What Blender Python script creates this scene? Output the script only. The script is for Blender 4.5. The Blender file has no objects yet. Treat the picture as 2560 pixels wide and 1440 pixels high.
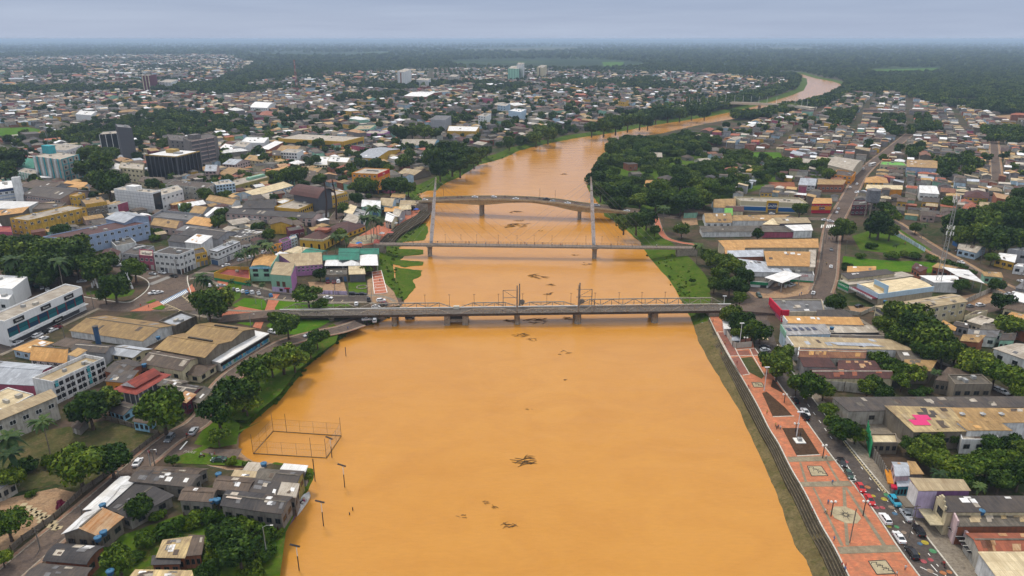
import bpy, bmesh, math, random
import numpy as np
from mathutils import Vector, Matrix
from mathutils.geometry import delaunay_2d_cdt
SC = bpy.context.scene
COL = SC.collection
CAMH, F, HOR = 120.0, 1750.0, 97.0
PITCH = math.atan((720 - HOR) / F)
CP, SP = math.cos(PITCH), math.sin(PITCH)
cam_d = bpy.data.cameras.new('camera')
cam = bpy.data.objects.new('camera', cam_d)
COL.objects.link(cam)
cam.location = (0, 0, CAMH)
cam.rotation_euler = (math.pi / 2 - PITCH, 0, 0)
cam_d.sensor_width = 36
cam_d.lens = F / 2560 * 36
cam_d.clip_start = 1
cam_d.clip_end = 90000
SC.camera = cam
SUN_EL, SUN_AZ = math.radians(62), math.radians(-35)
world = bpy.data.worlds.new('World')
SC.world = world
world.use_nodes = True
wn, wl = world.node_tree.nodes, world.node_tree.links
wn.clear()
w_out = wn.new('ShaderNodeOutputWorld')
w_bg = wn.new('ShaderNodeBackground')
w_sky = wn.new('ShaderNodeTexSky')
w_sky.sky_type = 'NISHITA'
w_sky.sun_disc = False
w_sky.sun_elevation = SUN_EL
w_sky.sun_rotation = SUN_AZ
w_sky.altitude = 100
w_tc = wn.new('ShaderNodeTexCoord')
w_sep = wn.new('ShaderNodeSeparateXYZ')
w_ramp = wn.new('ShaderNodeValToRGB')
w_noise = wn.new('ShaderNodeTexNoise')
w_map = wn.new('ShaderNodeMapping')
w_map.inputs['Scale'].default_value = (4, 4, 60)
w_noise.inputs['Scale'].default_value = 1.0
w_noise.inputs['Detail'].default_value = 6
w_add = wn.new('ShaderNodeMath'); w_add.operation = 'MULTIPLY_ADD'
w_add.inputs[1].default_value = 0.085
el = w_ramp.color_ramp.elements
el[0].position = 0.0; el[0].color = (0.40, 0.47, 0.61, 1)
el[1].position = 1.0; el[1].color = (1.0, 1.02, 1.05, 1)
e = el.new(0.1); e.color = (0.255, 0.315, 0.46, 1)
e = el.new(0.35); e.color = (0.62, 0.66, 0.76, 1)
w_gain = wn.new('ShaderNodeVectorMath'); w_gain.operation = 'SCALE'
w_gain.inputs['Scale'].default_value = 9.0
w_mix = wn.new('ShaderNodeMix'); w_mix.data_type = 'RGBA'
w_mix.inputs['Factor'].default_value = 0.9
wl.new(w_tc.outputs['Generated'], w_sep.inputs[0])
wl.new(w_tc.outputs['Generated'], w_map.inputs[0])
wl.new(w_map.outputs[0], w_noise.inputs['Vector'])
wl.new(w_noise.outputs[0], w_add.inputs[0])
wl.new(w_sep.outputs['Z'], w_add.inputs[2])
wl.new(w_add.outputs[0], w_ramp.inputs[0])
wl.new(w_ramp.outputs[0], w_gain.inputs[0])
wl.new(w_sky.outputs[0], w_mix.inputs[6])
wl.new(w_gain.outputs[0], w_mix.inputs[7])
wl.new(w_mix.outputs[2], w_bg.inputs['Color'])
w_bg.inputs['Strength'].default_value = 0.1
wl.new(w_bg.outputs[0], w_out.inputs['Surface'])
sun_d = bpy.data.lights.new('sun', 'SUN')
sun_d.energy = 1.5
sun_d.angle = math.radians(11)
sun_d.color = (1, 0.91, 0.78)
sun = bpy.data.objects.new('sun', sun_d)
COL.objects.link(sun)
sdir = Vector((math.sin(SUN_AZ) * math.cos(SUN_EL), math.cos(SUN_AZ) * math.cos(SUN_EL), math.sin(SUN_EL)))
sun.rotation_euler = sdir.to_track_quat('Z', 'Y').to_euler()
vs = SC.view_settings
vs.view_transform = 'Standard'
vs.look = 'None'
vs.exposure = 0.47
vs.gamma = 1
vs.use_curve_mapping = False
SC.cycles.use_denoising = True
SC.cycles.max_bounces = 4
SC.cycles.diffuse_bounces = 2
SC.cycles.glossy_bounces = 2
SC.cycles.transmission_bounces = 2
SC.cycles.volume_bounces = 0
SC.cycles.use_adaptive_sampling = True
SC.cycles.adaptive_threshold = 0.02
random.seed(11)
RND = random.Random(5)
ZG = 3.0
def ray(px, py):
 u, v = px - 1280.0, py - 720.0
 return Vector((u, F * CP - v * SP, -(v * CP + F * SP)))
def at(px, py, z=ZG):
 d = ray(px, py)
 t = (z - CAMH) / d.z
 return Vector((d.x * t, d.y * t, z))
def atY(px, py, Y):
 d = ray(px, py)
 t = Y / d.y
 return Vector((d.x * t, Y, CAMH + d.z * t))
def mpp(px, py, z=ZG):
 return (z - CAMH) / ray(px, py).z
def proj(x, y, z):
 dz = z - CAMH
 fw = y * CP - dz * SP
 up = y * SP + dz * CP
 return 1280 + F * x / fw, 720 - F * up / fw
class MB:
 def __init__(s): s.v = []; s.f = []; s.m = []; s.mats = []
 def mi(s, mat):
  if mat is None: return 0
  if mat not in s.mats: s.mats.append(mat)
  return s.mats.index(mat)
 def face(s, pts, mat=None):
  n = len(s.v); s.v += [tuple(p) for p in pts]; s.f.append(tuple(range(n, n + len(pts)))); s.m.append(s.mi(mat))
 def add(s, vs_, fs, mat=None):
  n = len(s.v); k = s.mi(mat); s.v += [tuple(p) for p in vs_]
  for f in fs: s.f.append(tuple(i + n for i in f)); s.m.append(k)
 def box(s, c, d, mat=None, rz=0.0):
  x, y, z = d[0] / 2, d[1] / 2, d[2] / 2
  ca, sa = math.cos(rz), math.sin(rz)
  P = []
  for k in (-z, z):
   for (i, j) in ((-x, -y), (x, -y), (x, y), (-x, y)):
    P.append((c[0] + i * ca - j * sa, c[1] + i * sa + j * ca, c[2] + k))
  s.add(P, [(3, 2, 1, 0), (4, 5, 6, 7), (0, 1, 5, 4), (1, 2, 6, 5), (2, 3, 7, 6), (3, 0, 4, 7)], mat)
 def prism(s, pts, z0, z1, mat=None, top=True):
  n = len(pts)
  P = [(p[0], p[1], z0) for p in pts] + [(p[0], p[1], z1) for p in pts]
  fs = [(i, (i + 1) % n, n + (i + 1) % n, n + i) for i in range(n)]
  if top: fs += [tuple(range(n, 2 * n)), tuple(reversed(range(n)))]
  s.add(P, fs, mat)
 def beam(s, a, b, w, h=None, mat=None, w2=None):
  a, b = Vector(a), Vector(b); h = h or w
  d = (b - a)
  if d.length < 1e-6: return
  d.normalize()
  up = Vector((0, 0, 1)) if abs(d.z) < 0.95 else Vector((0, 1, 0))
  sx = d.cross(up).normalized(); sy = sx.cross(d).normalized()
  k = (w2 / w) if w2 else 1.0
  P = []
  for (p, q) in ((a, 1.0), (b, k)):
   for (i, j) in ((-1, -1), (1, -1), (1, 1), (-1, 1)):
    P.append(p + sx * (i * w / 2 * q) + sy * (j * h / 2 * q))
  s.add(P, [(0, 1, 2, 3), (7, 6, 5, 4), (1, 0, 4, 5), (2, 1, 5, 6), (3, 2, 6, 7), (0, 3, 7, 4)], mat)
 def tube(s, pts, rs, n=8, mat=None, cap=True):
  rings = []
  base = len(s.v)
  for i, p in enumerate(pts):
   p = Vector(p)
   a = Vector(pts[max(i - 1, 0)]); b = Vector(pts[min(i + 1, len(pts) - 1)])
   d = (b - a).normalized()
   up = Vector((0, 0, 1)) if abs(d.z) < 0.9 else Vector((1, 0, 0))
   sx = d.cross(up).normalized(); sy = sx.cross(d)
   r = rs[i] if isinstance(rs, (list, tuple)) else rs
   for k in range(n):
    t = 2 * math.pi * k / n
    s.v.append(tuple(p + sx * (r * math.cos(t)) + sy * (r * math.sin(t))))
  kk = s.mi(mat)
  for i in range(len(pts) - 1):
   for k in range(n):
    a0 = base + i * n + k; a1 = base + i * n + (k + 1) % n
    s.f.append((a0, a1, a1 + n, a0 + n)); s.m.append(kk)
  if cap:
   s.f.append(tuple(base + k for k in range(n))); s.m.append(kk)
   s.f.append(tuple(base + (len(pts) - 1) * n + k for k in reversed(range(n)))); s.m.append(kk)
 def mesh(s, name, mat=None, smooth=False):
  me = bpy.data.meshes.new(name)
  me.from_pydata(s.v, [], s.f)
  for m in (s.mats or ([mat] if mat else [])): me.materials.append(m)
  if len(s.mats) > 1: me.polygons.foreach_set('material_index', s.m)
  if smooth: me.polygons.foreach_set('use_smooth', [True] * len(me.polygons))
  me.update()
  return me
 def build(s, name, mat=None, parent=None, smooth=False):
  return link(name, s.mesh(name, mat, smooth), parent)
def link(name, data, parent=None):
 o = bpy.data.objects.new(name, data)
 COL.objects.link(o)
 if parent is not None: o.parent = parent
 return o
def tag(o, label=None, cat=None, group=None, kind=None):
 if label: o['label'] = label
 if cat: o['category'] = cat
 if group: o['group'] = group
 if kind: o['kind'] = kind
 return o
def thing(name, label, cat, loc=(0, 0, 0), rz=0.0, group=None):
 o = bpy.data.objects.new(name, None)
 o.empty_display_size = 0.5
 COL.objects.link(o)
 o.location = loc; o.rotation_euler = (0, 0, rz)
 return tag(o, label, cat, group)
def struct(o): o['kind'] = 'structure'; return o
MATS = {}
def nodes(name):
 m = bpy.data.materials.new(name); m.use_nodes = True
 n, l = m.node_tree.nodes, m.node_tree.links
 b = n['Principled BSDF']
 return m, n, l, b
def rgb(c): return (c[0], c[1], c[2], 1)
def mixc(n, l, fac, a, b):
 x = n.new('ShaderNodeMix'); x.data_type = 'RGBA'
 if isinstance(fac, (int, float)): x.inputs['Factor'].default_value = fac
 else: l.new(fac, x.inputs['Factor'])
 for k, s in ((6, a), (7, b)):
  if isinstance(s, (tuple, list)): x.inputs[k].default_value = rgb(s)
  else: l.new(s, x.inputs[k])
 return x.outputs[2]
def noise(n, l, vec, scale, detail=4, rough=0.6, mapscale=None, warp=0.0):
 t = n.new('ShaderNodeTexNoise'); t.inputs['Distortion'].default_value = warp; t.inputs['Scale'].default_value = scale
 t.inputs['Detail'].default_value = detail; t.inputs['Roughness'].default_value = rough
 if mapscale:
  mp = n.new('ShaderNodeMapping'); mp.inputs['Scale'].default_value = mapscale
  l.new(vec, mp.inputs[0]); vec = mp.outputs[0]
 l.new(vec, t.inputs['Vector'])
 return t.outputs[0]
def ramp(n, l, fac, p0, p1, v0=0.0, v1=1.0):
 r = n.new('ShaderNodeMapRange'); r.inputs[1].default_value = p0; r.inputs[2].default_value = p1
 r.inputs[3].default_value = v0; r.inputs[4].default_value = v1
 l.new(fac, r.inputs[0]); return r.outputs[0]
def plain(key, col, rough=0.7, metal=0.0, spec=0.3):
 k = 'plain_' + key
 if k in MATS: return MATS[k]
 m, n, l, b = nodes(k)
 b.inputs['Base Color'].default_value = rgb(col); b.inputs['Roughness'].default_value = rough
 b.inputs['Metallic'].default_value = metal; b.inputs['Specular IOR Level'].default_value = spec
 MATS[k] = m
 return m
WALLC = dict(white=(.73, .73, .71), offwhite=(.46, .43, .37), cream=(.62, .54, .35), yellow=(.60, .36, .045), ochre=(.46, .31, .10),
 olive=(.30, .26, .08), blue=(.30, .38, .52), sky=(.30, .55, .70), paleblue=(.45, .58, .68), mint=(.28, .52, .38), pink=(.42, .18, .38), rose=(.42, .10, .16),
 red=(.55, .015, .05), brick=(.30, .11, .06), grey=(.33, .33, .34), dkgrey=(.11, .11, .12), black=(.02, .02, .022), concrete=(.22, .20, .19),
 stain=(.20, .17, .13), orange=(.70, .28, .03), turq=(.06, .38, .42), lilac=(.58, .48, .68), plank=(.24, .22, .19), maroon=(.16, .03, .05),
 green=(.02, .26, .10), purple=(.22, .10, .24), beige=(.50, .42, .30), pinkish=(.52, .38, .34), pastelpink=(.62, .46, .46), dkblue=(.02, .05, .15))
def W(c, stain=0.45):
 k = f'wall_{c}_{stain}'
 if k in MATS: return MATS[k]
 m, n, l, b = nodes(k)
 base = WALLC[c]
 tc = n.new('ShaderNodeTexCoord').outputs['Object']
 oi = n.new('ShaderNodeObjectInfo').outputs['Random']
 n1 = noise(n, l, tc, 0.35, 5, 0.65)
 n2 = noise(n, l, tc, 1.0, 4, 0.6, (1.3, 1.3, 0.16))
 mul = n.new('ShaderNodeMath'); mul.operation = 'ADD'
 l.new(n1, mul.inputs[0]); l.new(n2, mul.inputs[1])
 f = ramp(n, l, mul.outputs[0], 0.86, 1.24, 0.0, min(1, stain * 1.25))
 dark = tuple(x * 0.35 + y * 0.12 for x, y in zip(base, (.32, .25, .18)))
 c1 = mixc(n, l, f, base, dark)
 hv = n.new('ShaderNodeHueSaturation'); l.new(c1, hv.inputs['Color'])
 l.new(ramp(n, l, oi, 0, 1, 0.86, 1.1), hv.inputs['Value'])
 l.new(hv.outputs[0], b.inputs['Base Color'])
 b.inputs['Roughness'].default_value = 0.85; b.inputs['Specular IOR Level'].default_value = 0.2
 MATS[k] = m
 return m
ROOFC = dict(tan=((.40, .25, .10), (.20, .12, .05)), warehouse=((.30, .195, .075), (.18, .11, .05)), beige=((.42, .33, .20), (.28, .20, .11)), cream=((.66, .55, .35), (.45, .34, .19)), white=((.82, .82, .82), (.58, .55, .50)),
 pale=((.46, .41, .34), (.25, .20, .145)), grey=((.33, .325, .32), (.18, .16, .145)), bluegrey=((.43, .455, .49), (.27, .28, .30)), steel=((.16, .16, .165), (.11, .10, .095)), dark=((.05, .044, .043), (.105, .082, .064)),
 black=((.032, .030, .033), (.075, .065, .06)), brown=((.125, .088, .062), (.055, .040, .032)), rust=((.12, .045, .032), (.30, .14, .06)), red=((.30, .055, .035), (.15, .03, .025)),
 maroon=((.095, .035, .028), (.05, .022, .02)), orange=((.55, .31, .11), (.40, .20, .06)), green=((.02, .20, .13), (.03, .12, .09)), rustpatch=((.34, .15, .05), (.48, .34, .20)), yellowpatch=((.56, .42, .20), (.22, .15, .09)),
 clay=((.34, .10, .05), (.20, .07, .04)), greenlt=((.25, .50, .36), (.18, .33, .25)), lime=((.15, .42, .06), (.1, .25, .05)), mossy=((.15, .128, .10), (.055, .048, .038)))
def R(c):
 k = 'roof_' + c
 if k in MATS: return MATS[k]
 m, n, l, b = nodes(k)
 base, st = ROOFC[c]
 tc = n.new('ShaderNodeTexCoord').outputs['Object']
 oi = n.new('ShaderNodeObjectInfo').outputs['Random']
 br = n.new('ShaderNodeTexBrick')
 br.inputs['Scale'].default_value = 1.0; br.inputs['Mortar Size'].default_value = 0.035
 br.inputs['Brick Width'].default_value = 1.1; br.inputs['Row Height'].default_value = 2.6; br.inputs['Bias'].default_value = -0.2
 br.offset = 0.0
 lo = tuple(x * 0.66 for x in base); hi = tuple(min(x * 1.15, 0.85) for x in base)
 br.inputs['Color1'].default_value = rgb(hi); br.inputs['Color2'].default_value = rgb(lo); br.inputs['Mortar'].default_value = rgb(tuple(x * 0.72 for x in base))
 l.new(tc, br.inputs['Vector'])
 n1 = noise(n, l, tc, 0.22, 6, 0.7)
 n2 = noise(n, l, tc, 1.3, 5, 0.7, (1.6, 0.12, 1))
 ad = n.new('ShaderNodeMath'); ad.operation = 'ADD'
 l.new(n1, ad.inputs[0]); l.new(n2, ad.inputs[1])
 f = ramp(n, l, ad.outputs[0], 0.80, 1.22, 0.0, 0.95)
 c1 = mixc(n, l, f, br.outputs['Color'], st)
 hv = n.new('ShaderNodeHueSaturation'); l.new(c1, hv.inputs['Color'])
 l.new(ramp(n, l, oi, 0, 1, 0.85, 1.12), hv.inputs['Value'])
 l.new(hv.outputs[0], b.inputs['Base Color'])
 wv = n.new('ShaderNodeTexWave'); wv.inputs['Scale'].default_value = 1.6; l.new(tc, wv.inputs['Vector'])
 bp = n.new('ShaderNodeBump'); bp.inputs['Strength'].default_value = 0.35; bp.inputs['Distance'].default_value = 0.05
 l.new(wv.outputs['Fac'], bp.inputs['Height']); l.new(bp.outputs[0], b.inputs['Normal'])
 b.inputs['Roughness'].default_value = 0.65; b.inputs['Specular IOR Level'].default_value = 0.25
 MATS[k] = m
 return m
def ground_mat(key, c0, c1, c2=None, s=0.12, fine=1.5, rough=0.9):
 k = 'ground_' + key
 if k in MATS: return MATS[k]
 m, n, l, b = nodes(k)
 g = n.new('ShaderNodeNewGeometry').outputs['Position']
 f = ramp(n, l, noise(n, l, g, s, 6, 0.65), 0.35, 0.68)
 c = mixc(n, l, f, c0, c1)
 if c2:
  f2 = ramp(n, l, noise(n, l, g, s * 3.1, 5, 0.7), 0.52, 0.70)
  c = mixc(n, l, f2, c, c2)
 f3 = noise(n, l, g, fine, 4, 0.7)
 hv = n.new('ShaderNodeHueSaturation'); l.new(c, hv.inputs['Color']); l.new(ramp(n, l, f3, 0.3, 0.7, 0.72, 1.25), hv.inputs['Value'])
 l.new(hv.outputs[0], b.inputs['Base Color'])
 bp = n.new('ShaderNodeBump'); bp.inputs['Strength'].default_value = 0.5; bp.inputs['Distance'].default_value = 0.15
 l.new(f3, bp.inputs['Height']); l.new(bp.outputs[0], b.inputs['Normal'])
 b.inputs['Roughness'].default_value = rough; b.inputs['Specular IOR Level'].default_value = 0.04
 MATS[k] = m
 return m
G_TOWN = ground_mat('town', (.085, .060, .043), (.135, .09, .06), (.045, .06, .022), 0.05)
G_ASPH = ground_mat('asphalt', (.105, .080, .068), (.155, .115, .088), (.078, .064, .058), 0.09)
G_ASPHD = ground_mat('asphalt_dark', (.080, .067, .060), (.115, .094, .08), (.06, .053, .05), 0.2)
G_DIRT = ground_mat('dirt', (.28, .17, .10), (.36, .24, .14), (.18, .12, .08), 0.1)
G_GRASS = ground_mat('grass', (.045, .095, .007), (.080, .135, .010), (.11, .11, .022), 0.15)
G_GRASSB = ground_mat('grass_bright', (.045, .12, .006), (.08, .165, .010), (.11, .14, .02), 0.08)
G_GRASSD = ground_mat('grass_dull', (.045, .06, .018), (.10, .085, .035), (.13, .095, .05), 0.15)
G_BANK = ground_mat('bank', (.040, .085, .006), (.080, .125, .011), (.13, .105, .032), 0.14)
G_MUD = ground_mat('mud', (.105, .085, .036), (.17, .13, .06), (.06, .07, .018), 0.16)
G_SOIL = ground_mat('soil', (.062, .038, .024), (.085, .052, .032), None, 0.3)
G_FOREST = ground_mat('forest_floor', (.018, .034, .010), (.035, .055, .014), (.06, .08, .02), 0.01, 0.05)
G_CONC = ground_mat('concrete', (.20, .17, .135), (.27, .23, .175), (.14, .115, .09), 0.3)
G_RED = ground_mat('red_paving', (.40, .13, .075), (.46, .18, .11), (.28, .14, .09), 0.4, 2.5)
G_WALK = ground_mat('walkway', (.22, .145, .10), (.28, .19, .135), (.30, .12, .075), 0.12, 2.5)
G_PROM = None
def brickpave(key, a, b_, mortar, w=0.5, h=0.25):
 k = 'pave_' + key
 if k in MATS: return MATS[k]
 m, n, l, b = nodes(k)
 g = n.new('ShaderNodeNewGeometry').outputs['Position']
 br = n.new('ShaderNodeTexBrick'); br.inputs['Scale'].default_value = 1.0
 br.inputs['Brick Width'].default_value = w; br.inputs['Row Height'].default_value = h; br.inputs['Mortar Size'].default_value = 0.02
 br.inputs['Color1'].default_value = rgb(a); br.inputs['Color2'].default_value = rgb(b_); br.inputs['Mortar'].default_value = rgb(mortar)
 l.new(g, br.inputs['Vector'])
 f = ramp(n, l, noise(n, l, g, 0.5, 6, 0.7), 0.36, 0.68, 0.0, 0.75)
 c = mixc(n, l, f, br.outputs['Color'], tuple(x * 0.6 for x in mortar))
 l.new(c, b.inputs['Base Color']); b.inputs['Roughness'].default_value = 0.8
 MATS[k] = m
 return m
G_PROM = brickpave('promenade', (.62, .19, .075), (.46, .12, .05), (.36, .18, .09), 0.8, 0.4)
G_DKRED = brickpave('dark_red', (.30, .085, .05), (.22, .065, .04), (.2, .1, .07), 0.8, 0.4)
G_BAND = brickpave('band', (.30, .25, .16), (.24, .19, .115), (.2, .16, .1), 0.6, 0.6)
PAINT_W = plain('paint_white', (.78, .76, .70), 0.6)
PAINT_Y = plain('paint_yellow', (.55, .45, .25), 0.6)
KERB = ground_mat('kerb', (.50, .47, .40), (.60, .57, .50), None, 0.5)
KERBD = ground_mat('kerb_dirty', (.24, .20, .155), (.34, .30, .24), (.16, .125, .09), 0.3)
GLASS = plain('window_glass', (.018, .022, .026), 0.12, 0, 0.5)
FRAME_W = plain('frame_white', (.66, .66, .64), 0.6)
FRAME_D = plain('frame_dark', (.06, .055, .05), 0.6)
STEEL = plain('galvanised', (.34, .34, .33), 0.5, 0.2)
RUSTY = ground_mat('rusty_steel', (.20, .155, .12), (.30, .26, .21), (.12, .07, .045), 0.6, 2.0)
TRUSSP = ground_mat('truss_paint', (.30, .255, .20), (.39, .34, .27), (.14, .085, .05), 0.5, 2.0)
CONC = ground_mat('cast_concrete', (.23, .195, .155), (.31, .27, .21), (.12, .09, .07), 0.4)
POLE_D = plain('pole_dark', (.03, .03, .032), 0.5)
POLE_W = plain('pole_white', (.66, .66, .66), 0.5)
WOOD = ground_mat('wood', (.11, .085, .06), (.17, .135, .10), (.07, .05, .04), 1.0, 4)
TANKBLUE = plain('tank_blue', (.03, .10, .20), 0.5)
BLACKP = plain('black_plastic', (.012, .012, .013), 0.4)
OX, OY, OC = -2600, 60, 2.0
OCC = np.zeros((2600, 1900), dtype=bool)
def inpoly(xs, ys, poly):
 r = np.zeros(xs.shape, dtype=bool)
 n = len(poly); j = n - 1
 for i in range(n):
  xi, yi = poly[i][0], poly[i][1]; xj, yj = poly[j][0], poly[j][1]
  if yi != yj:
   c = ((yi > ys) != (yj > ys)) & (xs < (xj - xi) * (ys - yi) / (yj - yi) + xi)
   r ^= c
  j = i
 return r
def occupy(poly):
 xs = [p[0] for p in poly]; ys = [p[1] for p in poly]
 i0 = max(int((min(xs) - OX) / OC), 0); i1 = min(int((max(xs) - OX) / OC) + 2, OCC.shape[0])
 j0 = max(int((min(ys) - OY) / OC), 0); j1 = min(int((max(ys) - OY) / OC) + 2, OCC.shape[1])
 if i1 <= i0 or j1 <= j0: return
 gx, gy = np.meshgrid(np.arange(i0, i1) * OC + OX, np.arange(j0, j1) * OC + OY, indexing='ij')
 OCC[i0:i1, j0:j1] |= inpoly(gx, gy, poly)
def free(poly):
 if len(poly) == 2: poly = [poly[0], (poly[1][0], poly[0][1]), poly[1], (poly[0][0], poly[1][1])]
 xs = [p[0] for p in poly]; ys = [p[1] for p in poly]
 i0 = int((min(xs) - OX) / OC); i1 = int((max(xs) - OX) / OC) + 2
 j0 = int((min(ys) - OY) / OC); j1 = int((max(ys) - OY) / OC) + 2
 if i0 < 0 or j0 < 0 or i1 > OCC.shape[0] or j1 > OCC.shape[1]: return True
 gx, gy = np.meshgrid(np.arange(i0, i1) * OC + OX, np.arange(j0, j1) * OC + OY, indexing='ij')
 return not (OCC[i0:i1, j0:j1] & inpoly(gx, gy, poly)).any()
LMARK = []
AUTO = []
def landmark(p, phrase): LMARK.append((p[0], p[1], phrase))
def autolabel(o, desc, p): AUTO.append((o, desc, p[0], p[1]))
ORD = ['nearest', 'second', 'third', 'fourth', 'fifth', 'sixth', 'seventh', 'eighth', 'ninth', 'tenth', 'eleventh', 'twelfth', 'thirteenth',
 'fourteenth', 'fifteenth', 'sixteenth', 'seventeenth', 'eighteenth', 'nineteenth', 'twentieth', 'twenty-first', 'twenty-second', 'twenty-third', 'twenty-fourth', 'twenty-fifth']
def river_side(x, y): return 'river' if abs(x - 40) < 1e9 else ''
def write_labels():
 groups = {}
 for o, desc, x, y in AUTO:
  best = sorted(((lx - x) ** 2 + (ly - y) ** 2, ph, lx, ly) for lx, ly, ph in LMARK)[0]
  d, ph, lx, ly = best
  dx, dy = x - lx, y - ly
  if abs(dy) > abs(dx): rel = 'behind' if dy > 0 else 'before'
  else:
   cx = 60 + max(0, y - 500) * 0.35
   rel = 'on the river side of' if abs(x - cx) < abs(lx - cx) else 'on the inland side of'
  groups.setdefault((desc, rel, ph), []).append((d, o))
 for (desc, rel, ph), L in groups.items():
  L.sort(key=lambda t: t[0])
  for i, (d, o) in enumerate(L):
   if len(L) == 1: o['label'] = f'{desc} {rel} the {ph}'
   elif i == 0: o['label'] = f'{desc} closest {rel} the {ph}'
   else:
    w = ORD[i] if i < len(ORD) else f'last but {len(L) - i}'
    o['label'] = f'{w} {desc} {rel} the {ph}'
def unit_window(frame):
 m = MB()
 w = 0.09
 m.face([(-.5, -.012, 0), (.5, -.012, 0), (.5, -.012, 1), (-.5, -.012, 1)], GLASS)
 for (x0, x1, z0, z1) in ((-.5, .5, -.07, .0), (-.5, .5, 1.0, 1.07), (-.56, -.5, -.07, 1.07), (.5, .56, -.07, 1.07), (-.025, .025, 0, 1)):
  m.box(((x0 + x1) / 2, -.03, (z0 + z1) / 2), (x1 - x0, .07, z1 - z0), frame)
 return m.mesh('window')
WIN = {'w': unit_window(FRAME_W), 'd': unit_window(FRAME_D), 'y': unit_window(plain('frame_cream', (.5, .42, .28)))}
def unit_panel(mat, name):
 m = MB(); m.box((0, -.04, .5), (1, .08, 1), mat); return m.mesh(name)
SHUT = [unit_panel(plain('shutter_' + k, c), 'door') for k, c in (('grey', (.16, .16, .17)), ('dark', (.03, .03, .035)), ('brown', (.10, .05, .03)), ('blue', (.06, .12, .22)), ('pale', (.42, .40, .37)))]
def mk_ac():
 m = MB(); m.box((0, -.2, 0), (.8, .4, .55), plain('ac_white', (.62, .62, .60))); m.box((.1, -.41, 0), (.42, .02, .42), FRAME_D)
 return m.mesh('air_conditioner')
ACM = mk_ac()
BLD = []
class Building: pass
def profile(kind, h, rise):
 if kind == 'gable': return lambda t: h + rise * (1 - abs(2 * t - 1))
 if kind == 'arch': return lambda t: h + rise * (1 - (2 * t - 1) ** 2)
 if kind == 'shed': return lambda t: h + rise * t
 return lambda t: h
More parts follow.
